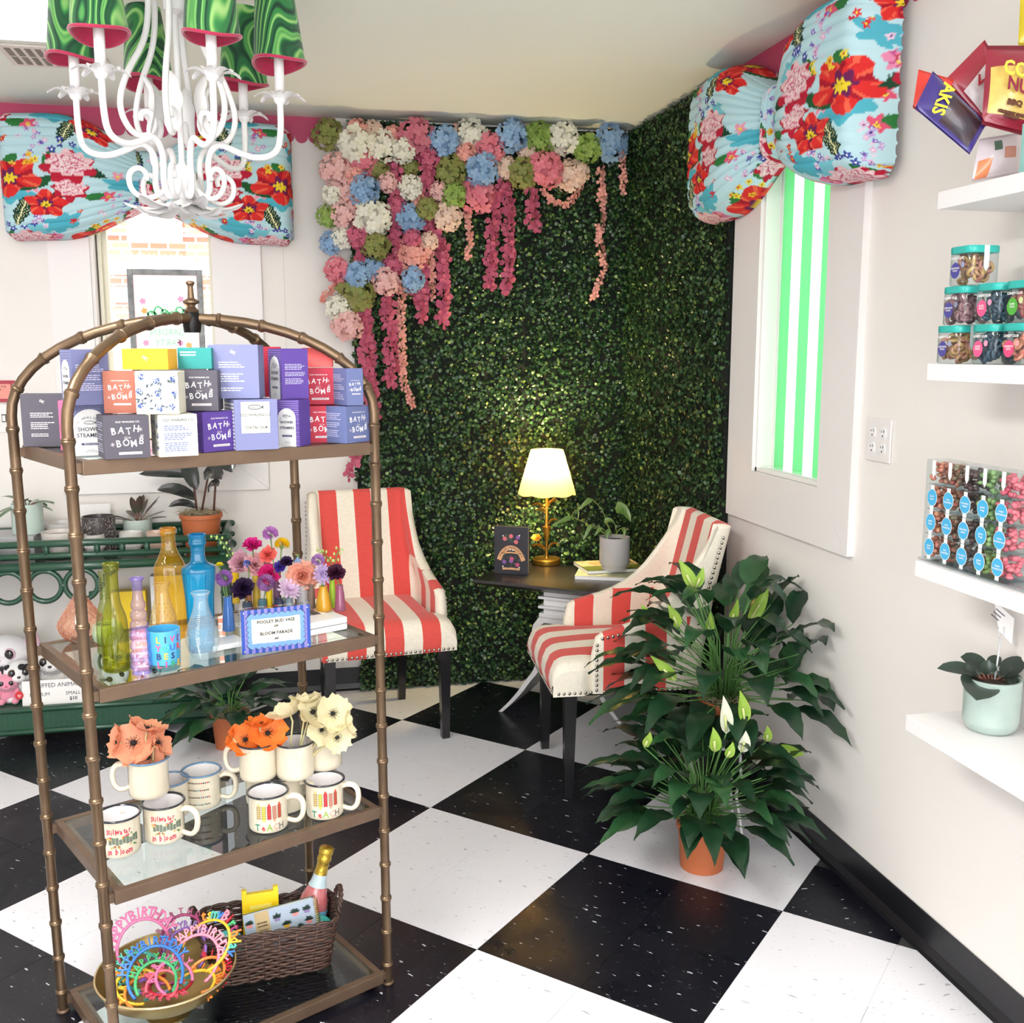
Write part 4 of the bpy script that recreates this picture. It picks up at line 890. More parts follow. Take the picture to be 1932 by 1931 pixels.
def bloom(kind,col,px,row,size_px,src,label,col2=None,face=None,seed=0,D=None):
    """cut flower: blossom at a pixel, stem down into bud vase src"""
    P0,h0=tops[src] if src is not None else (D,0); Dp=depth(P0); rs=random.Random(seed)
    t=(px-966)/CAM_F; u=(965.5-row)/CAM_F; Q=Vector(CO+(RT*t+UP*u+FW)*(Dp-.004)); k=Dp/CAM_F; r=size_px/2*k*1.2
    e=T('cut_flower',label,'flower',tuple(Q),0,'cut flowers in the bud vases')
    nrm=Vector(face or (-.1,-.75,.55)).normalized(); u_=nrm.orthogonal().normalized(); v_=nrm.cross(u_)
    pm=mat('flower_'+col.strip('#'),col,.6,trans=.25,var=.4 if col2 else 0,vscale=60,col2=col2 or col); gm=mat('stem_green','#6f8a48',.6)
    mb=MB()
    if kind=='carnation':
        for ring,(n,rad,tilt) in enumerate(((13,1.0,.05),(12,.92,.35),(11,.8,.65),(10,.66,.95),(8,.5,1.2),(6,.4,1.45))):
            for j in range(n):
                a=2*PI*(j+.5*(ring%2))/n+rs.uniform(-.1,.1); d=u_*math.cos(a)+v_*math.sin(a); d2=(d*math.cos(tilt)+nrm*math.sin(tilt)).normalized(); n2=(nrm*math.cos(tilt)-d*math.sin(tilt)).normalized()
                petalpoly(mb,nrm*(-.15*r),d2,n2,r*rad*rs.uniform(.9,1.1),r*.55,r*.14,0,1.6,rs)
    elif kind=='pompon':
        for j in range(150):
            z=1-1.5*(j+.5)/150; q=math.sqrt(max(0,1-z*z)); a=j*2.39996; d=(u_*q*math.cos(a)+v_*q*math.sin(a)+nrm*z*.8).normalized()
            mb.M=Matrix.Identity(4); petalpoly(mb,d*r*.45,(d+nrm*.15),(d.orthogonal()),r*.50,r*.20,r*.06,0,.3,rs)
    elif kind=='daisy':
        for ring,(n,tilt,l) in enumerate(((14,.15,1),(12,.5,.85),(8,.95,.6))):
            for j in range(n):
                a=2*PI*(j+.5*ring)/n; d=u_*math.cos(a)+v_*math.sin(a); d2=d*math.cos(tilt)+nrm*math.sin(tilt); n2=nrm*math.cos(tilt)-d*math.sin(tilt); petalpoly(mb,nrm*0,d2,n2,r*l*rs.uniform(.88,1.08),r*.24,r*.06,0,.4,rs)
    elif kind=='bell':
        for j in range(5):
            a=2*PI*j/5; d=u_*math.cos(a)+v_*math.sin(a); petalpoly(mb,nrm*(-.3*r),(d*.55+nrm*.9),(nrm*.5-d),r*1.3,r*.8,r*.15,0,.5,rs)
    mb.obj('blossom',pm,e,True)
    if src is not None:
        S_=P0+Vector((0,0,h0-.012))-Q; mb=MB(); st=-nrm*r*.15
        mb.tube([st,st*.6+S_*.25+Vector((0,0,-.004)),S_*.7+Vector((rs.uniform(-.003,.003),0,0)),S_],[.0017,.0015,.0014,.0014],6); mb.ell(tuple(-nrm*r*.28),r*.24,r*.24,r*.3,8,6); mb.obj('stem',gm,e,True)
    return e
bloom('pompon','#b47ac8',423,1091,30,0,'lilac pompon flower leaning from the blue bud vase',None,(-.3,-.8,.4),1)
bloom('daisy','#ead71e',414,1067,16,0,'small yellow flower seen edge-on beside the turquoise bottle',None,(0,-.2,1),2)
bloom('carnation','#d99ab4',453,1062,40,1,'mauve and cream carnation at the upper left of the bunch','#f0d6bc',(-.35,-.8,.4),3)
bloom('carnation','#e7a6b4',482,1066,42,3,'pink carnation beside the mauve one, upper left','#f3cdb8',(.25,-.8,.45),4)
bloom('bell','#5d7fd0',469,1060,20,2,'cornflower blue delphinium bloom in front of the pink carnations',None,(-.4,-.7,-.2),5)
bloom('carnation','#e0258c',476,1028,34,3,'bright magenta carnation standing high on the left',None,(0,-.35,.9),6)
bloom('pompon','#c682cc',510,1008,28,5,'orchid purple scabiosa, the topmost flower',None,(0,-.2,1),7)
bloom('carnation','#f4766c',505,1046,30,4,'coral carnation above the middle of the tray',None,(-.2,-.7,.6),8)
bloom('pompon','#f0c818',532,1028,26,5,'golden yellow daisy seen from below on a tall stem',None,(.1,.35,.8),9)
bloom('carnation','#3a1f4e',540,1060,24,11,'small deep violet carnation right of the middle',None,(0,-.5,.8),10)
bloom('carnation','#4d35a8',527,1070,22,5,'blue violet statice bloom in the middle of the bunch',None,(-.1,-.7,.6),11)
bloom('carnation','#d91c78',509,1083,38,4,'raspberry pink carnation in the centre of the bunch',None,(.1,-.8,.45),12)
bloom('pompon','#b884c4',502,1100,32,7,'lilac pompon flower just above the price sign',None,(-.1,-.75,.6),13)
bloom('carnation','#2e1440',458,1110,40,6,'large dark purple carnation above the left end of the sign',None,(-.1,-.7,.6),14)
bloom('daisy','#e8cdea',545,1114,46,8,'pale lavender chrysanthemum above the right end of the sign',None,(.35,-.6,.7),15)
bloom('carnation','#f5b09a',571,1087,56,10,'large peach carnation on the right of the bunch',None,(.05,-.9,.35),16)
bloom('bell','#9db4dc',562,1053,20,11,'drooping pale blue bud in front of the rear post',None,(0,-.3,-.9),17)
bloom('daisy','#c9b0dc',608,1083,38,12,'lavender chrysanthemum turned sideways in the golden vase',None,(.3,-.8,.1),18)
bloom('pompon','#bd8ccb',600,1058,24,12,'small lilac bloom behind the lavender chrysanthemum',None,(0,-.4,.9),19)
bloom('carnation','#4a1636',633,1080,34,14,'burgundy black scabiosa in the mauve vase',None,(0,-.6,.7),20)
# sprays of green buds
def spray(px,row,src,label,pts,seed):
    P0,h0=tops[src]; Dp=depth(P0); rs=random.Random(seed); e=T('bud_spray',label,'flower',tuple(P0+Vector((0,0,h0))),0,'cut flowers in the bud vases')
    f=lambda x,y: Vector(CO+(RT*((x-966)/CAM_F)+UP*((965.5-y)/CAM_F)+FW)*Dp)-P0-Vector((0,0,h0))
    Q=[Vector((0,0,-.01))]+[f(x,y) for x,y in pts]; mb=MB(); mb.tube(Q,.0012,5); mb2=MB()
    for i in range(2,len(Q)):
        for s_ in (-1,1):
            c=Q[i]+Vector(RT)*s_*.007+Vector((0,0,rs.uniform(-.002,.005))); mb.tube([Q[i],c],.0007,4); mb2.ell(tuple(c),.0028,.0028,.0042,7,5)
    mb.obj('stem',MATS['stem_green'],e,True); mb2.obj('buds',mat('bud_green','#b6cc74',.5),e,True)
spray(0,0,1,'arching spray of round green buds beside the turquoise bottle',[(441,1058),(434,1048),(428,1036),(422,1026),(414,1018),(404,1012)],1)
spray(0,0,13,'green seed head spray against the red striped chair back',[(629,1075),(624,1062),(618,1052),(610,1044),(604,1040)],2)
spray(0,0,13,'thin feathery green spray at the right end of the bunch',[(630,1072),(633,1058),(636,1046),(640,1036)],3)
# acrylic price sign
A0=atz(455,1238,ZM); A1=atz(588,1222,ZM)
yaw=math.atan2(A1.y-A0.y,A1.x-A0.x); Wd=(A1-A0).length; Hh=topz(A0,1152)-ZM
sg=T('price_sign','acrylic price sign with blue scalloped card for bud vases','sign',tuple(A0),yaw)
acr=glass('acrylic','#fbfdff','#dfe9f2',ior=1.49)
mb=MB(); mb.box(0,Wd,-.001,.017,.0003,Hh); mb.obj('acrylic_block',acr,sg)
V=Matrix(((1,0,0,Wd/2),(0,0,-1,-.0016),(0,1,0,Hh/2),(0,0,0,1)))
sb1=mat('sign_blue','#2546a0',.4); sb2=mat('sign_lilac','#7d76bc',.4); sb3=mat('sign_sky','#6a94d2',.4); sb4=mat('sign_cream','#f1ecd3',.5); sb5=mat('sign_ink','#1b1a2c',.5)
mb=MB(); ns=21; w=Wd-.004; hh=Hh-.004
for k in range(ns): 
    x0=-w/2+w*k/ns; mb.at(V); mb.quad((x0,-hh/2,0),(x0+w/ns,-hh/2,0),(x0+w/ns,hh/2,0),(x0,hh/2,0),k%2)
mb.obj('striped_card',[sb1,sb2],sg)
def scal(w_,h_,r_,z,name,m):
    pts=[]; nx=9; ny=6
    def run(ax,ay,bx,by,n_,nx_,ny_):
        for i in range(n_):
            for q in range(6):
                t=(i+q/6)/n_; b=math.sin(PI*q/6)*r_; pts.append((ax+(bx-ax)*t+nx_*b,ay+(by-ay)*t+ny_*b,z))
    run(-w_/2,-h_/2,w_/2,-h_/2,nx,0,-1); run(w_/2,-h_/2,w_/2,h_/2,ny,1,0); run(w_/2,h_/2,-w_/2,h_/2,nx,0,1); run(-w_/2,h_/2,-w_/2,-h_/2,ny,-1,0)
    mb=MB(); mb.at(V); c=(0,0,z)
    for k in range(len(pts)): mb.poly([c,pts[k],pts[(k+1)%len(pts)]])
    return mb.obj(name,m,sg)
scal(w*.80,hh*.74,.0048,.0004,'scalloped_outline',sb5); scal(w*.785,hh*.72,.0046,.0007,'scalloped_panel',sb3)
rs=random.Random(5); mb=MB(); mb.at(V); a=w*.35; b=hh*.28
mb.poly([(x+rs.uniform(-.0007,.0007),y+rs.uniform(-.0007,.0007),.001) for x,y in [(-a+2*a*k/12,-b) for k in range(13)]+[(a,-b+2*b*k/6) for k in range(1,7)]+[(a-2*a*k/12,b) for k in range(1,13)]+[(-a,b-2*b*k/6) for k in range(1,6)]]); mb.obj('cream_panel',sb4,sg)
for s_,y,z_ in (('POOLEY BUD VASE',.20,.0098),('$35',.09,.0062),('BLOOM PARADE',-.07,.0098),('$65',-.20,.0062)): text(sg,s_,z_,sb5,V@Mx((0,hh*y,.0013)),bold=.00035,sx=.97)
for x,y in ((-1,-1),(1,-1),(1,1),(-1,1)):
    mb=MB(); mb.at(V@Mx((x*w*.46,y*hh*.44,.0012))); mb.lathe([(0,0),(.0022,0),(.0018,.0015),(0,.002)],10); mb.obj('magnet',mat('magnet_silver','#d8dade',.25,metal=.9),sg,True)
# ================================================================== MUGS on the third shelf
ZG=ZS['mug']+.0018
mugw=mat('mug_cream','#e4dac6',.16,coat=.5,var=.35,vscale=25,col2='#d6c8ac'); rimn=mat('mug_rim_navy','#20242f',.12,coat=.5); rimb=mat('mug_rim_blue','#5e83a8',.15,coat=.5); inm=mat('mug_inside','#e9e4e6',.2,coat=.4)
MR_,MH_=.0465,.083
red=mat('print_red','#c9283f',.5); 
def mug(label,px,row,z,hdir,rim=rimn,design=None,ddir=0,lift=0):
    """hdir: handle direction as seen: angle in degrees, 0 = right of picture, 90 = away, 180 = left"""
    P=base(px,row,z,MR_*.9); rt=Vector(RT); ang=math.atan2(rt.y,rt.x)+R(hdir)
    e=T('mug',label,'mug',tuple(P),0,'enamel-style mugs on the glass shelf'); r=MR_; h=MH_
    mb=MB(); mb.lathe([(0,.0002),(r*.86,.0002),(r*.92,.004),(r*.93,.012),(r*.93,h-.006),(r*.97,h-.0015)],36,cap=(True,False)); mb.obj('mug_body',mugw,e,auto=50)
    mb=MB(); mb.lathe([(r*.97,h-.002),(r*1.03,h),(r*1.01,h+.0025),(r*.93,h+.0025),(r*.90,h-.001)],36,cap=(False,False)); mb.obj('mug_rim',rim,e,True)
    mb=MB(); mb.lathe([(r*.90,h-.001),(r*.88,h-.006),(r*.88,.007),(r*.8,.004),(0,.004)],30,cap=(False,True)); mb.obj('mug_inside',inm,e,auto=50)
    ca,sa=math.cos(ang),math.sin(ang); mb=MB()
    pts=[(r*.86,h*.80),(r*1.12,h*.86),(r*1.45,h*.84),(r*1.66,h*.70),(r*1.70,h*.48),(r*1.62,h*.26),(r*1.40,h*.13),(r*1.15,h*.14),(r*.88,h*.20)]
    # smooth
    Q=[]; 
    for i in range(len(pts)-1):
        for t in (0,.33,.66): Q.append((pts[i][0]*(1-t)+pts[i+1][0]*t,pts[i][1]*(1-t)+pts[i+1][1]*t))
    Q.append(pts[-1]); Q=[Q[0]]+[((Q[i-1][0]+Q[i][0]*2+Q[i+1][0])/4,(Q[i-1][1]+Q[i][1]*2+Q[i+1][1])/4) for i in range(1,len(Q)-1)]+[Q[-1]]
    mb.tube([(a*ca,a*sa,b) for a,b in Q],.0068,10,flat=.8); mb.obj('mug_handle',mugw,e,True)
    if design:
        fa=math.atan2(-P.y,-P.x)+R(ddir)
        def cyl(mb2,name,m):
            """wrap a flat drawing (x across, y up from mid height) round the mug"""
            K=1.3; mb2.v=[((r*.936+z_)*math.cos(fa+x*K/r/.93),(r*.936+z_)*math.sin(fa+x*K/r/.93),h*.47+y*K) for x,y,z_ in mb2.v]; mb2.obj(name,m,e)
        if design=='teach':
            for i,c in enumerate(('#d9b77c','#e8cf5a','#d8343c','#cf8a78','#c4543c')):
                x=-.018+.009*i; m_=MB(); y0=-.004; y1=.020; m_.quad((x-.0028,y0,.0003),(x+.0028,y0,.0003),(x+.0028,y1,.0003),(x-.0028,y1,.0003)); m_.poly([(x-.0028,y0,.0003),(x,y0-.006,.0003),(x+.0028,y0,.0003)]) if i%2 else m_.poly([(x-.0028,y1,.0003),(x+.0028,y1,.0003),(x,y1+.006,.0003)]); cyl(m_,'pencil_drawing',mat('pencil_'+str(i),c,.5))
                m_=MB()
                for q in range(6): m_.quad((x-.002,y0+.002+q*.0038,.0006),(x+.002,y0+.0028+q*.0038,.0006),(x+.002,y0+.0036+q*.0038,.0006),(x-.002,y0+.0028+q*.0038,.0006))
                ribbon(m_,[(x-.003,y0),(x-.003,y1)],.0006,0,.0006); ribbon(m_,[(x+.003,y0),(x+.003,y1)],.0006,0,.0006); cyl(m_,'pencil_lines',mat('print_black','#35302c',.5))
            for i,ch in enumerate('TEACH'):
                m_=MB(); addglyph(m_,'Teach'[i] if i in(1,) else ch,Mx((-.021+.0105*i,-.019,.0002),(0,0,0),(.015,.016,.001))); cyl(m_,'letter',mat("teach_"+str(i),['#4a8a78','#d8343c','#8fae54','#e0a09a','#7a7470'][i],.5))
        elif design=='still':
            m_=MB(); rs=random.Random(3)
            def script(word,y,s):
                x=-.0235
                for i,ch in enumerate(word): addglyph(m_,ch,Mx((x,y+ (i%2)*.0012,.0003),(0,0,.12),(s*.75,s*1.15,.001)) @ Matrix(((1,.25,0,0),(0,1,0,0),(0,0,1,0),(0,0,0,1))) ); x+=s*.47*(1.0 if ch in 'aeownbms' else .62)
            script('Stillwater',.016,.0112); cyl(m_,'script_lettering',mat('print_crimson','#c41f4a',.5)); m_=MB(); script('in bloom',-.0185,.0128); cyl(m_,'script_lettering',MATS['print_crimson'])
            m_=MB()
            for i in range(9): x=-.022+.0055*i; y=.001+.0012*math.sin(i*2); m_.quad((x,y-.006,.0003),(x+.0046,y-.006,.0003),(x+.0046,y+.003+.002*(i%3),.0003),(x,y+.003+.002*(i%3),.0003)); 
            cyl(m_,'shopfront_drawing',mat('print_greygreen','#6c7768',.5))
            for c,n_,sd in (('#d8a04c',8,1),('#5d8a4a',10,2),('#cc3050',6,5)):
                m_=MB(); rr=random.Random(sd)
                for i in range(n_): x=rr.uniform(-.024,.024); y=rr.choice([-.009,.006,.009])+rr.uniform(-.002,.002); m_.poly([(x+.0017*math.cos(a),y+.0017*math.sin(a),.0007) for a in [PI/3*k for k in range(6)]])
                cyl(m_,'flower_dots',mat('dots_'+str(sd),c,.5))
        elif design=='rows':
            for q in range(4):
                m_=MB(); rr=random.Random(q)
                y=.022-.0135*q; x=-.024
                while x<.024: wd=rr.uniform(.001,.0028); m_.quad((x,y-.0012,.0003),(x+wd,y-.0012,.0003),(x+wd,y+.0012,.0003),(x,y+.0012,.0003),rr.choice([0,0,1,2]) if x>0 else 0); x+=wd+.0012
                cyl(m_,'printed_row',[mat('print_black','#35302c',.5),red,mat('print_teal','#4a9aa0',.5)])
    return e,P
def poppy(label,px,row,size,P0,h0,col,col2,nrm,seed,group,dark='#201c1c',cat='flower'):
    rs=random.Random(seed); Dp=depth(P0)-.002*seed%.02-.012; Q=Vector(CO+(RT*((px-966)/CAM_F)+UP*((965.5-row)/CAM_F)+FW)*Dp); k=Dp/CAM_F; r=size/2*k
    e=T('artificial_poppy',label,cat,tuple(Q),0,group); n_=Vector(nrm).normalized(); u=n_.orthogonal().normalized(); v=n_.cross(u)
    pm=mat('poppy_'+col.strip('#'),col,.6,trans=.22,var=.35,vscale=35,col2=col2); mb=MB()
    for j in range(6):
        a=2*PI*j/6+rs.uniform(-.2,.2)+(0 if j%2 else .1); d=u*math.cos(a)+v*math.sin(a); e_=n_.cross(d); out=1.0 if j%2 else .9; cup=rs.uniform(.25,.5)
        def fn(s,t):
            w_=(t-.5)*2; l=s*out; ww=r*.72*math.sin(min(1,s*1.15+.08)*PI/2)**.7; fr=.09*math.sin(w_*7+seed+j)*s**3+.05*math.sin(w_*13+j)*s**3
            return d*r*l*(1-.14*w_*w_)+e_*w_*ww+n_*r*(cup*s**1.6*1.1-.12+fr+.10*w_*w_*s)
        mb.grid(fn,5,6)
    mb.obj('petals',pm,e,True)
    mb=MB(); dm=mat('poppy_centre',dark,.8); mb.ell(tuple(n_*r*.02),r*.15,r*.15,r*.13,8,6)
    for j in range(26):
        a=2.39996*j; q=r*(.16+.17*(j%5)/4); c=u*q*math.cos(a)+v*q*math.sin(a)+n_*r*(.12+.05*(j%3)); mb.ell(tuple(c),r*.022,r*.022,r*.022,5,4); mb.tube([n_*r*.0,c],r*.007,3)
    mb.obj('stamens',dm,e)
    B0=P0+Vector((rs.uniform(-.012,.012),rs.uniform(-.012,.012),.012))-Q; mb=MB(); mb.tube([-n_*r*.1,-n_*r*.35+Vector((0,0,-.006)),B0*.55+Vector((0,0,.002)),B0],[.0022,.0021,.002,.002],6); mb.obj('stem',mat('stem_pale','#c9c08c' if col!='#f3762c' else '#9aa05c',.6),e,True)
    return e
mg,pA=mug('mug with red script lettering at the front left corner, partly behind the post',228,1621,ZG,100,rimn,'still',8)
mug('mug with red script lettering and navy rim, second from the left',312,1595,ZG,-8,rimn,'still',6)
mug('blue-rimmed mug half hidden under the peach poppies mug',322,1550,ZG,120,rimb)
mug('blue-rimmed mug printed with four rows of small lettering',383,1530,ZG,10,rimb,'rows',-20)
mug('front mug with five printed pencils under the cream anemones',508,1574,ZG,4,rimn,'teach',2)
mug('right end mug with five printed pencils',614,1549,ZG,0,rimn,'teach',2)
mug('mug standing behind the left pencil mug, mostly hidden',540,1537,ZG,-20,rimn)
mug('lower mug behind, under the orange poppies mug',500,1525,ZG,60,rimb)
mug('mug at the back, seen through under the cream anemones',603,1505,ZG,110,rimb)
ZH=ZG+MH_+.0028
_,pc=mug('upper left mug holding peach poppies, handle to the left',283,1511,ZH,185,rimb)
_,pe=mug('back mug holding bright orange poppies, handle to the left',489,1478,ZH,175,rimn)
_,pf=mug('upper right mug holding cream anemones, handle to the left',558,1476,ZH,185,rimn)
mug('back mug at the right, behind the cream anemones',612,1457,ZH,80,rimb)
g1='peach poppies in the upper left mug'; c1=('#f3ab88','#ea9270')
poppy('open peach poppy with black centre facing forward, the middle one',252,1402,84,pc,MH_,*c1,(-.15,-.85,.5),1,g1)
poppy('low peach poppy with black centre hanging over the mug rim',280,1430,62,pc,MH_,*c1,(.2,-.9,.25),2,g1)
poppy('tall peach poppy turned away at the top of the bunch',278,1376,72,pc,MH_,*c1,(.3,.2,.9),3,g1)
poppy('peach poppy at the left side of the bunch, seen from the side',222,1400,58,pc,MH_,*c1,(-.9,-.2,.35),4,g1)
poppy('peach poppy at the right side of the bunch',298,1402,60,pc,MH_,*c1,(.8,-.2,.5),5,g1)
g2='orange poppies in the back mug'; c2=('#f3762c','#f9a640')
poppy('orange poppy with dark centre at the front left of its mug',463,1396,62,pe,MH_,*c2,(-.3,-.8,.5),6,g2,'#2c3a1c')
poppy('orange poppy with dark centre at the right of its mug',505,1384,70,pe,MH_,*c2,(.15,-.75,.6),7,g2,'#2c3a1c')
poppy('orange poppy at the back, turned upwards',490,1368,54,pe,MH_,*c2,(0,.1,1),8,g2,'#2c3a1c')
poppy('small orange poppy at the far left, seen from the side',437,1392,34,pe,MH_,*c2,(-.9,-.1,.4),9,g2,'#2c3a1c')
g3='cream anemones in the upper right mug'; c3=('#f1e6c0','#e4d49c')
poppy('cream anemone with black centre at the upper right',628,1347,68,pf,MH_,*c3,(.25,-.85,.45),10,g3)
poppy('cream anemone with black centre, low in the middle',607,1378,54,pf,MH_,*c3,(0,-.95,.15),11,g3)
poppy('cream anemone low at the right, facing right',636,1392,56,pf,MH_,*c3,(.3,-.9,-.05),12,g3)
poppy('cream anemone in the upper middle, turned to the right',590,1344,70,pf,MH_,*c3,(.5,-.6,.5),13,g3)
poppy('large cream anemone at the left, seen from behind',546,1346,78,pf,MH_,*c3,(-.4,.5,.75),14,g3)
poppy('cream anemone at the top of the bunch, turned away',576,1324,58,pf,MH_,*c3,(0,.3,.9),15,g3)
poppy('cream anemone at the far right, seen from the side',656,1368,50,pf,MH_,*c3,(.95,.1,.2),16,g3)
# ================================================================== BOTTOM SHELF: brass bowl with party headbands, wicker basket
ZB=ZS['low']+.0018
brass=mat('brass','#b39a62',.32,metal=.85,var=.4,vscale=9,col2='#8f774a')
BC=Vector((-.302,2.272)); e=T('pedestal_bowl','brass pedestal bowl full of party headbands','bowl',(BC.x,BC.y,ZB),0,None,(0,0,0)); RB=.152
mb=MB(); mb.lathe([(0,.0),(.05,0),(.052,.006),(.03,.014),(.022,.026),(.03,.034),(0,.036)],40,cap=(True,True)); mb.obj('pedestal',brass,e,auto=40)
mb=MB(); mb.lathe([(0,.034),(.05,.037),(.10,.052),(.135,.078),(RB,.108),(RB+.002,.112),(RB-.002,.113),(.132,.082),(.097,.057),(.05,.041),(0,.039)],56,cap=(True,True)); mb.obj('bowl_body',brass,e,auto=50)
mb=MB(); mb.tube([(RB*math.cos(a),RB*math.sin(a),.1125) for a in [2*PI*k/56 for k in range(56)]],.0028,6,closed=True); mb.obj('rolled_rim',mat('brass_bright','#dcc695',.25,metal=.85),e,True)
HC={'pinkglit':'#e86f9a','blue':'#3f7fd0','green':'#4fb878','coral':'#f06a7c','pink':'#f590aa','yellow':'#f2c33a','orange':'#ef8d3a','purple':'#8f63b8','violet':'#b48ad0','red':'#c9283f','teal':'#5cc0b0','magenta':'#a03a6a'}
for k,c in HC.items(): mat('plastic_'+k,c,.35,coat=.2,var=.3 if k=='pinkglit' else 0,vscale=300,col2='#b9a8e0')
def headband(label,ctr,rot,rr,col,txt,letcol=None,beaded=True,a0=-35,a1=215,multi=None,ls=.020):
    e=T('party_headband',label,'headband',ctr,0,'party headbands in the brass bowl',rot); mb=MB()
    N_=44; pts=[(rr*.86*math.cos(R(a0+(a1-a0)*k/N_)),rr*math.sin(R(a0+(a1-a0)*k/N_)),0) for k in range(N_+1)]
    rad=[(.0032+(.0011 if (beaded and k%2) else 0)) for k in range(N_+1)]; mb.tube(pts,rad,7,flat=1.3 if not beaded else 1); mb.obj('band',MATS['plastic_'+col],e,True)
    mats=[MATS['plastic_'+c] for c in (multi or [letcol or col])]; mb=MB(); n=len(txt)
    for i,ch in enumerate(txt):
        if ch==' ': continue
        a=R(158-136*(i/(n-1))); q=rr+ls*.50; addglyph(mb,ch,Mx((q*.88*math.cos(a),q*math.sin(a),0),(0,0,a-PI/2),(ls*1.08,ls*1.35,.02)),i%len(mats))
    mb.obj('lettering',mats,e)
bx,by=BC
headband('glittery pink birthday headband standing upright at the back of the bowl',(bx-.055,by+.055,ZB+.135),(R(82),R(-4),R(14)),.066,'pinkglit','HAPPYBIRTHDAY',beaded=False,ls=.027)
headband('beaded blue birthday headband lying in front',(bx-.02,by-.035,ZB+.118),(R(32),R(-8),R(10)),.068,'blue','HAPPYBIRTHDAY',ls=.022)
headband('beaded green headband inside the blue one',(bx-.018,by-.045,ZB+.108),(R(28),R(4),R(6)),.050,'green','HAPPYBDAY',ls=.018)
headband('pink birthday headband leaning to the right of the blue one',(bx+.062,by-.005,ZB+.122),(R(38),R(14),R(-22)),.060,'pink','HAPPYBIRTHDAY',ls=.022)
headband('gold wire headband with rainbow letters hanging over the right rim',(bx+.085,by+.020,ZB+.140),(R(40),R(20),R(-48)),.062,'yellow',"ItsmyBirthday",multi=['magenta','orange','yellow','teal','blue','pink','red','green'],beaded=False,ls=.027)
headband('orange headband with tangled letters low on the left',(bx-.035,by-.060,ZB+.092),(R(12),R(-10),R(40)),.052,'orange','BIRTHDAY',letcol='yellow',ls=.018)
headband('coral band with gold edge inside the green headband',(bx-.005,by-.052,ZB+.100),(R(24),R(12),R(-12)),.038,'coral','BDAY',beaded=False,ls=.015)
headband('purple headband half buried behind the pink one',(bx+.035,by+.050,ZB+.112),(R(45),R(5),R(-10)),.055,'purple','HAPPYBIRTHDAY',ls=.018)
headband('magenta beaded headband reaching up behind the bowl',(bx+.03,by+.075,ZB+.125),(R(62),R(2),R(-6)),.060,'magenta','BIRTHDAY',ls=.016)
headband('yellow beaded headband lying low at the right',(bx+.055,by-.055,ZB+.088),(R(14),R(6),R(-70)),.055,'yellow','BIRTHDAY',letcol='orange',ls=.018)
headband('red headband at the bottom front of the bowl',(bx+.01,by-.02,ZB+.082),(R(6),R(0),R(150)),.050,'red','HAPPYBDAY',letcol='coral',ls=.018)
headband('lilac headband flat at the bottom of the bowl',(bx-.02,by+.01,ZB+.078),(R(4),R(6),R(230)),.058,'violet','BIRTHDAY',letcol='teal',ls=.018)
headband('yellow letter headband under the blue one at the front left rim',(bx-.055,by-.040,ZB+.098),(R(16),R(-18),R(70)),.050,'yellow','HAPPYBDAY',letcol='orange',ls=.018)
headband('small pink glitter headband near the centre of the bowl',(bx+.02,by-.035,ZB+.104),(R(30),R(-6),R(30)),.044,'pinkglit','BIRTHDAY',ls=.017)
headband('teal letter headband at the left inner wall of the bowl',(bx-.055,by+.015,ZB+.100),(R(30),R(-22),R(50)),.048,'teal','HAPPYBDAY',ls=.017)
headband('orange headband low at the right inner wall of the bowl',(bx+.085,by-.020,ZB+.094),(R(24),R(20),R(-60)),.045,'orange','BIRTHDAY',letcol='red',ls=.017)
headband('purple headband lying across the middle of the pile',(bx+.0,by+.015,ZB+.095),(R(10),R(-4),R(100)),.055,'magenta','BIRTHDAY',letcol='purple',ls=.018)
# wicker basket
wk=mat('dark_wicker','#3b2925',.45,var=.6,vscale=40,col2='#5d4236'); wk2=mat('wicker_brown','#5b4036',.45,var=.5,vscale=40,col2='#32221f')
BL=Vector((-.078,2.418)); bw,bd,bh=.315,.165,.125; ba=R(5.0)
e=T('wicker_basket','dark brown woven wicker basket at the right of the bottom shelf','basket',(BL.x,BL.y,ZB),ba)
def perim(z,off,n=96,ins=0):
    fl=1+.16*z/bh; w_=bw/2*(.88*fl)+off; d_=bd/2*(.86*fl)+off; pts=[]
    for k in range(n):
        a=2*PI*k/n; c,s=math.cos(a),math.sin(a); q=1/((abs(c)**7+abs(s)**7)**(1/7)); pts.append((w_*c*q,d_*s*q,z))
    return pts
mb=MB(); mb.ring([perim(.001,-.006,48),perim(.005,-.006,48)]); mb.obj('basket_base',wk,e)
mb=MB(); n=104
for r_ in range(15):
    z=.006+r_*(bh-.012)/14; P=perim(z,0,n); pts=[]
    for k,p in enumerate(P):
        s=math.sin(PI*k/2+PI*(r_%2))*.0032; d=Vector((p[0],p[1],0)).normalized(); 
        pts.append((p[0]+d.x*s,p[1]+d.y*s,p[2]+.0006*math.sin(k*1.7+r_)))
    mb.tube(pts,.0040,5,closed=True,flat=.55,m=(r_%3==1)*1)
mb.obj('woven_strands',[wk,wk2],e,True,kind='stuff')
mb=MB()
for k in range(0,104,4):
    mb.tube([perim(z,-.0005,104)[k] for z in (.002,bh*.5,bh)],.0028,5)
mb.obj('stakes',wk,e,True,kind='stuff')
mb=MB(); P=perim(bh,0,160)
for ph in (0,PI):
    mb.tube([(p[0]+math.cos(k*.7+ph)*.0034*(1 if abs(p[0])>abs(p[1])*1.5 else .2),p[1]+math.cos(k*.7+ph)*.0034*.5,p[2]+.003+.0034*math.sin(k*.7+ph)) for k,p in enumerate(P)],.0042,6,closed=True)
mb.obj('braided_rim',wk,e,True)
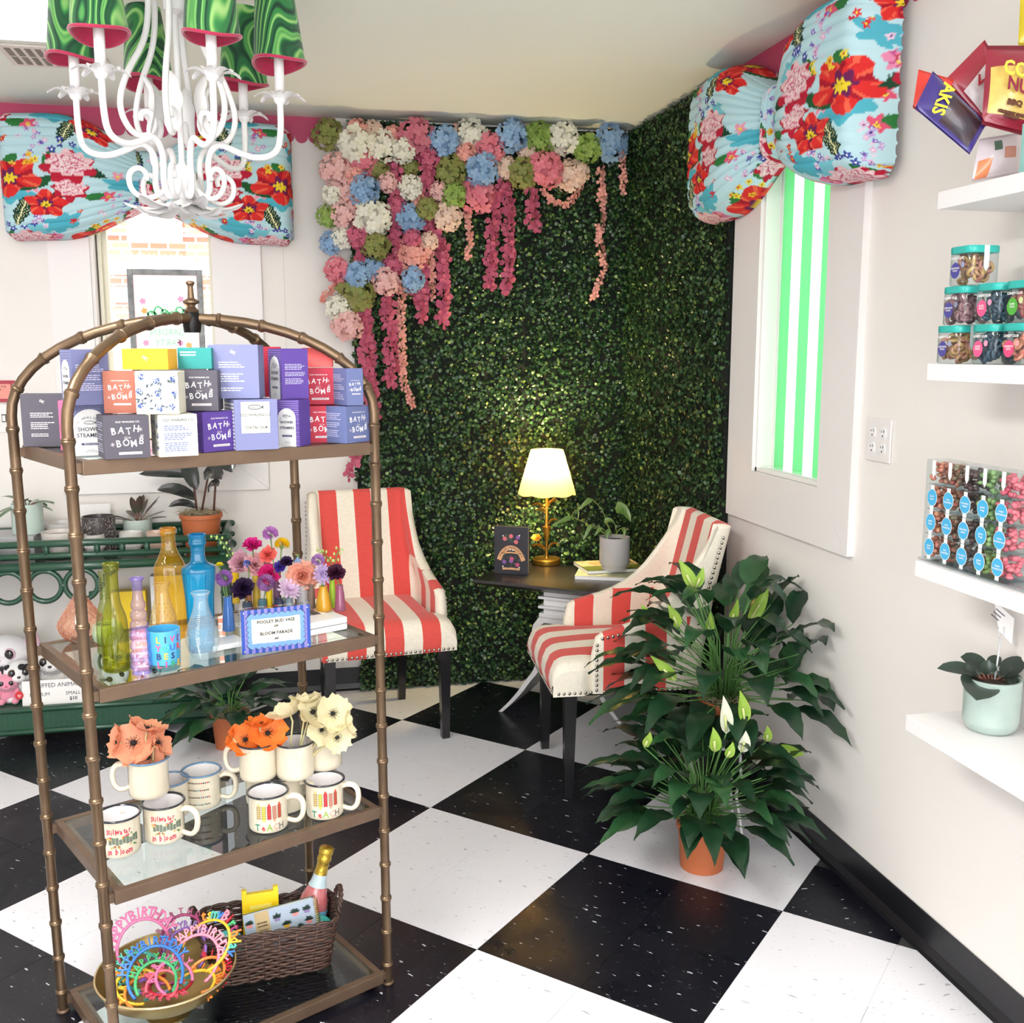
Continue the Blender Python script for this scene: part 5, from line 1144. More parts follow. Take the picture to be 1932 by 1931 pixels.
for s in (-1,1):
    mb=MB(); x=s*bw/2*1.02
    for ph in (0,PI):
        pts=[]
        for k in range(41):
            t=PI*k/40; pts.append((x+s*(.004+.012*math.sin(t))+.003*math.cos(k*.8+ph),math.cos(t)*.040+.003*math.sin(k*.8+ph),bh-.004+.052*math.sin(t)))
        mb.tube(pts,.0044,6)
    mb.obj('handle',wk,e,True)
mb=MB(); rs=random.Random(8)
for k in range(420):
    x=rs.uniform(-.44,.44)*bw; y=rs.uniform(-.42,.42)*bd; z=.045+rs.uniform(0,.022); a=rs.uniform(0,6.28); l=rs.uniform(.012,.03); mb.at(Mx((x,y,z),(rs.uniform(-.9,.9),rs.uniform(-.9,.9),a))); mb.poly([(-l/2,-.0012,0),(l/2,-.0012,.002),(l/2,.0012,.002),(-l/2,.0012,0)])
o=mb.obj('shredded_paper',mat('kraft_shred','#b98a64',.8),None,loc=(BL.x,BL.y,ZB)); o.rotation_euler=(0,0,ba); tag(o,'brown shredded paper filling inside the wicker basket','paper filling',kind='stuff')
def bk(x,y,z): return (BL.x+x*math.cos(ba)-y*math.sin(ba),BL.y+x*math.sin(ba)+y*math.cos(ba),ZB+z)
# teal lidded candle tins
for (x,y,z,rx,ry,lab) in ((-.098,-.030,.078,R(38),R(-12),'teal lidded candle jar lying at the left end of the basket'),(.118,-.012,.070,R(60),R(30),'teal lidded jar behind the spiral notebook, at the right of the basket')):
    e2=T('candle_jar',lab,'jar',bk(x,y,z),0,None,(rx,ry,0)); mb=MB(); mb.lathe([(0,-.052),(.033,-.052),(.035,-.046),(.035,0)],28,cap=(True,True)); mb.obj('jar_body',mat('jar_smoke','#c9b6b0',.15,coat=.5),e2,auto=40)
    mb=MB(); mb.lathe([(.035,-.002),(.0385,0),(.0385,.012),(.036,.0145),(0,.0145)],32,cap=(True,True)); mb.obj('jar_lid',mat('teal_lid','#4cc4bc',.3,coat=.3),e2,auto=40)
    mb=MB(); mb.lathe([(0,.0148),(.026,.0148),(.026,.0152),(0,.0152)],28); mb.obj('lid_label',mat('lid_label','#d9ecef',.4),e2)
# yellow wall calendar block with two lugs
e2=T('yellow_card_box','bright yellow box with two raised lugs standing in the basket','box',bk(-.012,.028,.072),ba,None,(R(-10),0,ba)); ym=mat('bright_yellow','#fbd414',.4)
mb=MB(); mb.box(-.048,.040,-.009,.009,0,.098,bev=.001); mb.box(-.048,-.036,-.009,.009,.098,.108,bev=.001); mb.box(.028,.040,-.009,.009,.098,.108,bev=.001); mb.obj('box_body',ym,e2)
mb=MB(); mb.box(-.030,.022,-.0096,-.0090,.060,.070); mb.obj('slot_window',mat('pale_yellow','#fbe46a',.3),e2)
# spiral notebook
e2=T('spiral_notebook','spiral notebook with potted plant drawings and a kraft band, in the basket','notebook',bk(-.050,-.046,.045),ba,None,(R(-9),R(-6),ba+R(2))); nw,nh=.170,.108
mb=MB(); mb.box(0,nw,-.001,0,0,nh); mb.obj('front_cover',mat('cover_bluegrey','#a9b6c8',.45),e2)
mb=MB(); mb.box(.001,nw-.004,.0003,.0125,.001,nh-.002); mb.obj('page_block',mat('paper_white','#f4f2f4',.6),e2)
mb=MB(); mb.box(0,nw,.013,.014,0,nh); mb.obj('back_cover',mat('cover_dark','#5d6a5c',.5),e2)
mb=MB(); mb.box(.026,.060,-.0018,-.0011,-.0005,nh+.0005); mb.obj('kraft_band',mat('kraft_band','#bfa67c',.6),e2)
VN=Matrix(((1,0,0,0),(0,0,-1,-.0014),(0,1,0,0),(0,0,0,1)))
mb=MB(); mb.at(VN@Mx((0,0,.0009))); rowlines(mb,.030,.057,.070,.086,2,random.Random(4)); rowlines(mb,.032,.055,.058,.066,2,random.Random(5)); mb.obj('small_print',mat('ink_brown','#4c3d2c',.6),e2)
pl=[mat('plant_ink','#1f3a32',.5),mat('pot_pink','#dd8a8a',.5),mat('pot_mustard','#d9a83c',.5),mat('pot_mauve','#8a78a8',.5)]
rs=random.Random(12)
for i in range(13):
    x=[.012,.012,.078,.072,.098,.100,.122,.130,.150,.152,.148,.085,.118][i]; y=[.085,.035,.084,.040,.062,.015,.085,.045,.085,.058,.028,.012,.012][i]
    mb=MB(); mb.at(VN@Mx((x,y,.0002))); mb.poly([(-.006,-.008,0),(.006,-.008,0),(.008,0,0),(-.008,0,0)],1+i%3)
    for k in range(7):
        a=R(15+25*k); l=rs.uniform(.010,.015); mb.at(VN@Mx((x,y,.0004),(0,0,a))); mb.poly([(0,-.0008,0),(l*.6,-.0024,0),(l,0,0),(l*.6,.0024,0),(0,.0008,0)],0)
    mb.obj('plant_drawing',pl,e2)
mb=MB()
for k in range(19):
    z=.004+k*.0054; mb.tube([(nw+.002+.007*math.cos(t),.006+.0095*math.sin(t),z+.001*t/6) for t in [2*PI*q/12 for q in range(13)]],.0011,5)
mb.obj('spiral_binding',mat('gold_wire','#d8bf78',.25,metal=.9),e2,True)
# sparkling bottle
e2=T('sparkling_bottle','pink sparkling wine bottle with gold foil leaning in the basket','bottle',bk(.080,.030,.006),0,None,(R(-4),R(16),R(5)))
mb=MB(); mb.lathe([(0,0),(.036,0),(.038,.006),(.038,.115),(.034,.135),(.022,.168),(.016,.190),(.0145,.205)],28,cap=(True,False)); mb.obj('bottle_body',mat('rose_glass','#d77f80',.12,coat=.8,var=.5,vscale=40,col2='#b3404e'),e2,auto=50)
mb=MB(); mb.lathe([(.0390,.052),(.0392,.053),(.0392,.112),(.0388,.113)],28,cap=(False,False)); mb.obj('blue_label',mat('label_sky','#78b9dc',.5),e2,True)
mb=MB(); mb.lathe([(.0240,.166),(.0205,.174),(.0175,.188),(.0165,.196)],24,cap=(False,False)); mb.obj('neck_label',mat('neck_label','#c5d8e0',.4),e2,True)
mb=MB(); mb.lathe([(.0166,.194),(.0152,.214),(.0150,.226),(.0178,.232),(.0178,.240),(.0160,.243),(.0180,.250),(.0185,.262),(.0150,.266),(0,.266)],24,cap=(False,True)); mb.obj('gold_foil',mat('gold_foil','#c9a844',.32,metal=.9,bump=.5,bscale=160),e2,auto=50)
# ================================================================== GREEN RATTAN CONSOLE behind the etagere, with pots and soft toys
grn=mat('green_lacquer','#264f3b',.28,coat=.25,var=.3,vscale=18,col2='#1d3f2f'); grd=mat('green_weave','#2c5540',.45)
rx0,rx1,ry0,ry1=-1.42,-.235,4.195,4.545; ZT=.728
rk=T('rattan_console','dark green rattan console table with ring fretwork against the back wall','console table',(rx0,ry0,0),0)
def tb(name,pts,r,par=rk,n=10,closed=False):
    mb=MB(); mb.tube([(x-rx0,y-ry0,z) for x,y,z in pts],r,n,closed=closed); return mb.obj(name,grn,par,True)
for x in (rx0+.02,rx1-.02):
    for y in (ry0+.015,ry1-.015):
        mb=MB(); pts,rr=bamboo([(x-rx0,y-ry0,.0),(x-rx0,y-ry0,ZT+.075)],.017,.16,.003); mb.tube(pts,rr,12); mb.obj('post',grn,rk,auto=40)
for z,r,nm in ((ZT-.016,.018,'lower_rail'),(ZT+.027,.012,'middle_rail'),(ZT+.074,.014,'top_rail')):
    tb(nm,[(rx0,ry0,z),(rx1,ry0,z)],r); tb(nm,[(rx0,ry1,z),(rx1,ry1,z)],r); tb(nm,[(rx1-.012,ry0,z),(rx1-.012,ry1,z)],r)
    for y in (ry0,ry1): 
        mb=MB(); mb.ell((rx1-rx0,y-ry0,z),r,r,r,10,8); mb.obj('rail_cap',grn,rk,True)
for yy in (ry0,ry1):
    for k in range(13):
        x=rx0+.05+k*.092; 
        if x<rx1-.03: tb('spindle',[(x,yy,ZT+.027),(x,yy,ZT+.070)],.0115)
mb=MB(); mb.box(.0,rx1-rx0-.012,.012,ry1-ry0-.012,ZT-.006,ZT); mb.obj('glass_top',glass('console_glass','#e9f4f0','#b8d8ce',ior=1.5),rk)
mb=MB(); mb.box(.01,rx1-rx0-.02,.02,ry1-ry0-.02,ZT-.022,ZT-.0075); mb.obj('woven_top',grd,rk)
for k in range(5):
    cx=rx0+.10+k*.132
    if cx+.06<rx1+.02: tb('fretwork_ring',[(cx+.060*math.cos(t),ry0,ZT-.092+.060*math.sin(t)) for t in [2*PI*q/28 for q in range(28)]],.0105,closed=True)
    if k<4: 
        mb=MB(); mb.ell((cx+.066-rx0,0,ZT-.092),.012,.012,.012,8,6); mb.obj('fretwork_knot',grn,rk,True)
for s in (0,1):
    tb('curved_brace',[(-.765+.075*math.sin(t*PI/2/8),ry0+s*.33,ZT-.13+.12*(1-math.cos(t*PI/2/8)) ) for t in range(9)],.009)
for z0,z1,nm in ((.055,.145,'lower_shelf'),):
    mb=MB(); mb.box(-.01,rx1-rx0+.01,.012,ry1-ry0,z1-.012,z1,bev=.002); mb.obj('shelf_board',grd,rk)
    mb=MB()
    mb.box(0,rx1-rx0,0,.010,z0,z1-.004)
    for i in range(120):
        x=.006+i*.0098
        if x>rx1-rx0-.01: break
        for j in range(6):
            zz=z0+.010+j*.0125; s=1 if i%2 else -1
            mb.quad((x,-.0008,zz),(x+.0086,-.0008,zz+s*.007),(x+.0086,-.0014,zz+s*.007+.0075),(x,-.0014,zz+.0075))
    mb.obj('herringbone_apron',grd,rk)
    tb('apron_rail',[(rx0,ry0-.002,z1),(rx1,ry0-.002,z1)],.0115); tb('apron_rail',[(rx0,ry0-.002,z0),(rx1,ry0-.002,z0)],.0115)
# ---- pots on the console
def pot_lathe(name,label,px,row,toprow,wpx,prof,m,z,cat='pot',rim=None,group=None,zz=0,soil=None,D=None):
    P=atz(px,row,z) ; r=wpx/2*depth(P)/CAM_F
    if D: P=aty(px,row,D); P.z=z; r=wpx/2*depth(P)/CAM_F
    h=topz(P,toprow)-z; e=T(name,label,cat,tuple(P),0,group); mb=MB(); pr=[(a*r,b*h) for a,b in prof]
    pr[0]=(pr[0][0],.0006); pr[1]=(pr[1][0],.0006); inner=[(pr[-1][0]-.004,h),(pr[-1][0]-.006,h*.85)]
    mb.lathe(pr+inner,28,cap=(True,False)); mb.obj('pot_body',m,e,auto=40)
    mb=MB(); mb.lathe([(pr[-1][0]-.0055,h*.86),(0,h*.88)],24,cap=(False,True)); mb.obj('soil' if soil is None else 'inside',soil or mat('potting_soil','#3a2a20',.95,bump=.8,bscale=120),e)
    return e,P,r,h
cer=lambda k,c,**a: mat('ceramic_'+k,c,.3,coat=.3,**a)
inside=mat('pot_inside_grey','#b9b5b2',.6)
def carve(e,r,h,m,kind,z0=.2,z1=.9,rb=1.0):
    mb=MB()
    if kind=='chev':
        for k in range(22):
            a=2*PI*k/22; b=2*PI*(k+.5)/22; c=2*PI*(k+1)/22
            for q in range(3): 
                f=lambda t,zf: (r*rb*1.004*math.cos(t),r*rb*1.004*math.sin(t),h*zf)
                zz=z0+(z1-z0)*q/3; mb.tube([f(a,zz),f(b,zz+.18),f(c,zz)],.0011,4)
    elif kind=='rough':
        rs=random.Random(4)
        for k in range(420):
            a=rs.uniform(0,2*PI); zz=rs.uniform(z0,z1)*h; l=rs.uniform(.002,.007); mb.box(r*math.cos(a)-.0015,r*math.cos(a)+.0015,r*math.sin(a)-.0015,r*math.sin(a)+.0015,zz,zz+l)
    elif kind=='comb':
        for k in range(34):
            a=2*PI*k/34; mb.tube([(r*1.003*math.cos(a),r*1.003*math.sin(a),h*z0),(r*1.003*math.cos(a+.14),r*1.003*math.sin(a+.14),h*z1)],.0012,4)
    mb.obj('relief_pattern',m,e)
def leafblade(mb,P0,P1,P2,w_,m=0,fold=.18,n=7,up=(0,0,1),tipw=0,wave=0.0,shape='lance'):
    """leaf blade bent along a quadratic curve; w_ half width"""
    P0,P1,P2=Vector(P0),Vector(P1),Vector(P2); up=Vector(up); rows=[]
    for i in range(n+1):
        t=i/n; c=P0*(1-t)**2+P1*2*t*(1-t)+P2*t*t; d=((P1-P0)*(1-t)+(P2-P1)*t)
        d=d.normalized() if d.length>1e-9 else Vector((1,0,0)); s=d.cross(up); s=s.normalized() if s.length>1e-6 else Vector((1,0,0)); nn=s.cross(d)
        if shape=='lance': ww=w_*(math.sin(PI*min(1,t*1.02)**.75)**.9*(1-.15*t)+.02)
        elif shape=='oval': ww=w_*(math.sin(PI*t)**.55+.02)
        else: ww=w_*((1-t)**.7*(min(1,t*6)**.5)+.02)
        if i==n: ww=w_*.02
        q=wave*w_*math.sin(t*19+w_*400)
        rows.append([c-s*ww+nn*(ww*fold+q), c-s*ww*.5+nn*ww*fold*.35, c, c+s*ww*.5+nn*ww*fold*.35, c+s*ww+nn*(ww*fold-q)])
    i0=mb.vs([p for r_ in rows for p in r_])
    for i in range(n):
        for j in range(4): a=i0+i*5+j; mb.fc((a,a+1,a+6,a+5),m)
lfm=lambda k,c,c2,**a: mat('leaf_'+k,c,.32,var=.5,vscale=18,col2=c2,coat=.15,trans=.10,**a)
def rosette(e,h,n,L_,w_,m,seed,el=(15,65),stem=None,name='leaf',shape='oval',r0=.01,droop=.3):
    rs=random.Random(seed)
    for k in range(n):
        a=2*PI*k/n*1.0+rs.uniform(-.3,.3)+k*.1; el_=R(rs.uniform(*el)); l=L_*rs.uniform(.75,1.1); d=Vector((math.cos(a)*math.cos(el_),math.sin(a)*math.cos(el_),math.sin(el_)))
        p0=Vector((math.cos(a)*r0,math.sin(a)*r0,h)); p1=p0+d*l*.45; p2=p1+(d-Vector((0,0,droop))).normalized()*l*.45; p3=p2+(d-Vector((0,0,droop*2.2))).normalized()*l*.5
        mb=MB(); mb.tube([p0,p1],.0018,5,m=1); leafblade(mb,p1-d*.004,p2,p3,w_*rs.uniform(.8,1.1),0,.25,6,shape=shape); mb.obj(name,[m,stem or mat('stem_red','#8a5648',.5)],e,True)
zc_=ZT+.0005
zsl=aty(54,1006,4.36).z
e=T('display_box','low grey box raising the sage pot at the left end of the console','box',(-1.13,4.37,ZT+.0004),0); mb=MB(); mb.box(-.13,.16,-.10,.10,0,zsl-ZT-.001,bev=.002); mb.obj('box_body',mat('slate_grey','#b4b4b6',.5),e)
e,P,r,h=pot_lathe('potted_plant','pale sage pot with trailing grey-green leaves at the left end of the console',54,1006,950,56,[(0,0),(.95,0),(1,.06),(1,1)],cer('sage','#c4d6cc'),zsl,'plant')
rosette(e,h*.9,11,.085,.016,lfm('greygreen','#6f8a66','#4c5f48'),3,(0,50),droop=.35)
e,P,r,h=pot_lathe('cachepot','white carved pot with a grey inside behind the beige one, left on the console',117,1035,986,58,[(0,0),(.9,0),(1,.1),(1,1)],cer('white','#e4e0dc'),zc_,'pot',soil=inside); carve(e,r,h,mat('comb_grey','#a9a6a4',.6),'comb',.35,.85)
e,P,r,h=pot_lathe('cachepot','beige pot with faint round motifs, in front on the console',115,1051,1003,64,[(0,0),(.7,0),(.82,.05),(.97,.35),(1,1)],cer('beige','#dbd3cc'),zc_,'pot',soil=inside)
mb=MB(); vd=math.atan2(-P.y,-P.x)
for q in (.006,.012,.018): mb.tube([(r*1.0*math.cos(vd+q*math.cos(t)/r),r*1.0*math.sin(vd+q*math.cos(t)/r),h*.55+q*math.sin(t)) for t in [2*PI*k/20 for k in range(20)]],.0008,4,closed=True)
mb.obj('round_motif',mat('motif_light','#efe9e4',.5),e)
e,P,r,h=pot_lathe('cachepot','charcoal textured pot behind the small white one',189,1040,974,59,[(0,0),(.93,0),(1,.04),(1,1)],cer('charcoal','#4b4444'),zc_,'pot',soil=mat('dark_inside2','#2b2423',.8)); carve(e,r*1.0,h,mat('rough_grey','#8d8684',.7),'rough',.04,.95)
e,P,r,h=pot_lathe('cachepot','small white pot with carved chevrons left of the yellow bottle',180,1046,1008,37,[(0,0),(.6,0),(.72,.10),(.95,.3),(1,.6),(.98,1)],cer('white','#e4e0dc'),zc_,'pot',soil=inside,group='small chevron carved pots'); carve(e,r,h,mat('chev_white','#f2efec',.5),'chev',.35,.85,.97)
e,P,r,h=pot_lathe('cachepot','small white pot with carved chevrons, in front of the plant with red-backed leaves',249,1042,1004,42,[(0,0),(.6,0),(.72,.10),(.95,.3),(1,.6),(.98,1)],cer('white','#e4e0dc'),zc_,'pot',soil=inside,group='small chevron carved pots'); carve(e,r,h,MATS['chev_white'],'chev',.35,.85,.97)
e,P,r,h=pot_lathe('cachepot','small pink beige pot right of the carved white pot',296,1042,1003,36,[(0,0),(.7,0),(.8,.08),(.97,.3),(1,1)],cer('rosebeige','#dfc0b0'),zc_,'pot',soil=inside)
e,P,r,h=pot_lathe('potted_plant','pale green pot with dark red-backed leaves in the middle of the console',262,1030,979,52,[(0,0),(.9,0),(1,.1),(1,1)],cer('mint','#c9d8cf'),zc_,'plant')
rosette(e,h*.9,13,.095,.014,lfm('redback','#4d5446','#6d3038'),5,(10,70),droop=.1)
# rubber plant in terracotta pot
terra=mat('terracotta','#bf6a3f',.55,var=.3,vscale=12,col2='#a9572f')
def moss(e,h,r,seed,n=170,col='#9a8f74'):
    rs=random.Random(seed); mb=MB()
    for k in range(n):
        a=rs.uniform(0,2*PI); q=r*math.sqrt(rs.random())*1.0; z=h+rs.uniform(-.004,.008); d=rs.uniform(0,6.28); l=rs.uniform(.018,.045)
        p=Vector((q*math.cos(a),q*math.sin(a),z)); p2=p+Vector((math.cos(d)*l*.5,math.sin(d)*l*.5,rs.uniform(.002,.012))); p3=p+Vector((math.cos(d+.6)*l,math.sin(d+.6)*l,rs.uniform(-.012,.004))); mb.tube([p,p2,p3],.0009,3)
    mb.obj('moss',mat('spanish_moss',col,.9),e,kind='stuff')
def terrapot(e,rt_,rb,h,rimh=.018):
    mb=MB(); mb.lathe([(0,.0005),(rb,.0005),(rt_*.93,h-rimh),(rt_,h-rimh+.001),(rt_,h),(rt_-.006,h),(rt_-.008,h-.02)],36,cap=(True,False)); mb.obj('terracotta_pot',terra,e,auto=35)
    mb=MB(); mb.lathe([(rt_-.007,h-.012),(0,h-.010)],28,cap=(False,True)); mb.obj('soil',mat('potting_soil','#3a2a20',.95,bump=.8,bscale=120),e)
P=atz(382,1037,zc_); P=Vector((P.x,min(P.y,4.44),zc_)); e=T('rubber_plant','rubber plant with glossy dark leaves in a terracotta pot on the console','plant',tuple(P),0)
rt_=.086; hh=topz(P,968)-zc_; terrapot(e,rt_,.062,hh); moss(e,hh,.08,6)
rub=mat('leaf_rubber','#26332f',.14,coat=.6,var=.5,vscale=9,col2='#3d2a30'); rst=mat('stem_brown','#5c3a32',.6)
k_=depth(P)/CAM_F
def ploc(px,row,dy=0): 
    Dp=depth(P)+dy; return Vector(CO+(RT*((px-966)/CAM_F)+UP*((965.5-row)/CAM_F)+FW)*Dp)-P
mb=MB(); 
for s_,pp in (((375,965),(366,930)),((382,965),(376,905)),((405,968),(398,900))):
    pass
for A_,B_ in (((372,968),(350,850)),((380,968),(395,840)),((403,968),(402,860))): mb.tube([ploc(*A_),ploc((A_[0]+B_[0])/2+4,(A_[1]+B_[1])/2),ploc(*B_)],.0045,7)
mb.obj('stem',rst,e,True)
for (a,b,c,w_,dy) in (((372,945),(335,915),(296,925),.022,-.02),((368,900),(320,888),(262,895),.020,0),((385,905),(400,880),(418,905),.030,-.03),((372,960),(345,940),(318,957),.014,-.02),((392,930),(402,905),(412,918),.020,-.05),((350,870),(330,840),(300,850),.025,.0),((395,870),(425,855),(438,892),.032,0),((352,860),(362,820),(380,800),.03,.03),((400,850),(430,840),(476,872),.022,.02),((350,850),(355,890),(372,925),.026,-.05),((398,850),(385,820),(400,790),.028,.0)):
    mb=MB(); leafblade(mb,ploc(*a),ploc(*b,dy),ploc(*c,dy*1.6),w_*1.25,0,.22,8,up=(-.1,-.75,.65),shape='oval'); mb.obj('leaf',rub,e,True)
# sign card and yellow card on the console / wall
P=aty(175,975,4.535); e=T('price_card','white card propped behind the charcoal pot','sign',(P.x,P.y,ZT+.001),0); mb=MB(); mb.box(-.07,.07,0,.001,0,.175); mb.obj('card',mat('card_paper','#f3f0ee',.6),e)
# soft toys (rabbit, spotted puppy, pink one) on the lower shelf
def plush(label,x,y,z,s,body,ear,rz,kind='rabbit',spots=None):
    e=T('plush_toy',label,'soft toy',(x,y,z),rz,'soft toys on the lower console shelf'); bm_=mat('plush_'+body.strip('#'),body,.95,sheen=.6,bump=.6,bscale=220)
    em=mat('plush_'+ear.strip('#'),ear,.95,sheen=.6,bump=.6,bscale=220); mb=MB(); mb.ell((0,.01*s,.045*s),.045*s,.042*s,.048*s,16,10); mb.obj('body',bm_,e,True)
    mb=MB(); mb.ell((0,-.012*s,.115*s),.055*s,.048*s,.047*s,18,12); mb.ell((0,-.052*s,.103*s),.026*s,.02*s,.018*s,12,8); mb.obj('head',bm_,e,True)
    for q in (-1,1):
        mb=MB()
        if kind=='rabbit': mb.ell((q*.060*s,.0,.125*s),.022*s,.014*s,.048*s,12,8)
        elif kind=='dog': mb.ell((q*.056*s,-.01*s,.11*s),.016*s,.02*s,.034*s,12,8)
        else: mb.ell((q*.040*s,-.005*s,.160*s),.018*s,.010*s,.020*s,10,8)
        mb.obj('ear',em,e,True)
        mb=MB(); mb.ell((q*.022*s,-.055*s,.122*s),.012*s,.007*s,.013*s,12,8); mb.obj('eye',mat('toy_eye','#17131a',.05,coat=1),e,True)
        mb=MB(); mb.ell((q*.022*s,-.0515*s,.122*s),.0150*s,.0070*s,.0160*s,12,8); mb.obj('eye_ring',mat('toy_ring_'+ear.strip('#'),ear if kind!='dog' else '#6a5a3c',.2,coat=.8),e,True)
        mb=MB(); mb.ell((q*.032*s,-.030*s,.018*s),.018*s,.022*s,.016*s,10,8); mb.obj('paw',bm_,e,True)
        mb=MB(); mb.ell((q*.042*s,-.012*s,.062*s),.014*s,.014*s,.026*s,10,8); mb.obj('arm',bm_,e,True)
    mb=MB(); mb.ell((0,-.072*s,.110*s),.007*s,.004*s,.005*s,8,6); mb.obj('nose',mat('toy_nose','#e6718a',.4) if kind!='dog' else MATS['toy_eye'],e,True)
    if spots:
        for k,(a,b,c) in enumerate(((.03,-.045,.14),(-.035,-.03,.14),(.03,-.02,.06),(-.02,-.03,.04),(.012,-.055,.145))):
            mb=MB(); mb.ell((a*s,b*s,c*s),.014*s,.010*s,.012*s,9,6); mb.obj('spot',mat('spot_dark','#2a262b',.9),e,True)
    return e
zl=.1455
plush('white and pink rabbit soft toy at the back left of the lower shelf',-1.125,4.42,zl,1.55,'#f2eef2','#e2b9cc',R(-10))
e=plush('black and white spotted puppy soft toy sitting before the rabbit',-1.075,4.325,zl,1.05,'#f1eff0','#2a262b',R(14),'dog',True)
e=plush('pink kitten soft toy with a red heart tag at the front left',-1.108,4.29,zl,.78,'#f49ab4','#f6b9ca',R(6),'cat')
mb=MB(); mb.at(Mx((.045,-.052,.045),(R(80),0,R(-15)))); mb.lathe([(0,0),(.016,0),(.016,.002),(0,.002)],18); mb.obj('heart_tag',mat('tag_red','#d32a33',.35),e); text(e,'ty',.018,inkw,Mx((.045,-.0545,.045),(R(80),0,R(-15))))
plush('white puppy soft toy behind the price card',-.955,4.40,zl,1.20,'#f3efee','#e9d8cf',R(0),'dog')
plush('small spotted soft toy right of the price card',-.72,4.42,zl,1.0,'#efeef0','#2a262b',R(-10),'dog',True)
plush('second spotted soft toy seen through the glass shelf',-.60,4.43,zl,.95,'#efeef0','#2a262b',R(12),'dog',True)
# stuffed animals price card
P=atz(112,1322,zl); A0=aty(42,1325,4.24); A1=aty(168,1310,4.24); Wd=A1.x-A0.x
e=T('price_card','white price card for the stuffed animals on the lower shelf','sign',(A0.x,4.24,zl),0,None,(R(-8),0,0)); Hc=.098
mb=MB(); mb.box(0,Wd,0,.0012,0,Hc); mb.box(.01,Wd-.01,.03,.0312,0,.01); mb.obj('card',mat('card_paper','#f3f0ee',.6),e)
VC=Matrix(((1,0,0,0),(0,0,-1,-.0006),(0,1,0,0),(0,0,0,1)))
text(e,'STUFFED ANIMALS',.024,inkd,VC@Mx((Wd*.52,Hc*.78,0)),sx=.95); text(e,'MEDIUM',.020,inkd,VC@Mx((Wd*.26,Hc*.42,0))); text(e,'SMALL',.020,inkd,VC@Mx((Wd*.76,Hc*.42,0))); text(e,'$10',.019,inkd,VC@Mx((Wd*.76,Hc*.20,0)),bold=.0004)
# yellow and white boxes further right on the lower shelf, seen through the bottles
e=T('storage_box','tall yellow box on the lower console shelf, seen through the bottles','box',(-.66,4.47,zl),0); mb=MB(); mb.box(-.07,.07,-.03,.03,0,.40,bev=.002); mb.obj('box_body',MATS['bright_yellow'],e)
e=T('storage_box','white box behind the yellow bottle on the lower console shelf','box',(-.46,4.47,zl),0); mb=MB(); mb.box(-.11,.11,-.03,.03,0,.46,bev=.002); mb.obj('box_body',mat('card_paper','#f3f0ee',.6),e)
# wall bits at the far left: light switch, framed red notice
A=aty(22,795,WY); m=MB(); e=T('light_switch','white light switch plate on the wall at the left edge','switch',(-1.155,WY-.001,1.262),0)
m.box(-.058,.058,-.006,0,-.058,.058,bev=.002); m.obj('plate',trimw,e); m=MB(); m.box(-.017,-.005,-.012,-.006,-.012,.012,bev=.001); m.box(.025,.037,-.012,-.006,-.012,.012,bev=.001); m.obj('toggle',trimw,e)
for x in (-.011,.031):
    m=MB(); m.box(x-.009,x+.009,-.0065,-.0058,-.016,.016); m.obj('toggle_slot',mat('slot_dark','#3a3a3e',.6),e)
e=T('framed_notice','small red framed notice on the wall above the light switch','sign',(-1.155,WY-.002,1.372),0); rf=mat('red_frame','#b0223c',.35); mb=MB()
mb.ring([[(x*.082,-d,z*.044) for x,z in ((-1,-1),(1,-1),(1,1),(-1,1))] for d in (0,.012)]); mb.obj('frame',rf,e)
mb=MB(); mb.box(-.066,.066,-.0135,-.0118,-.030,.030); mb.obj('notice_sheet',mat('notice_coral','#f59a8c',.5),e)
VQ=Matrix(((1,0,0,0),(0,0,-1,-.0139),(0,1,0,0),(0,0,0,1)))
text(e,'TO THE',.0115,inkd,VQ@Mx((.03,.019,0))); text(e,'HERE',.013,inkd,VQ@Mx((.01,-.019,0)),bold=.0003)
mb=MB(); mb.at(VQ); rowlines(mb,-.05,.055,-.010,.013,2,random.Random(2)); mb.obj('small_print',inkd,e)
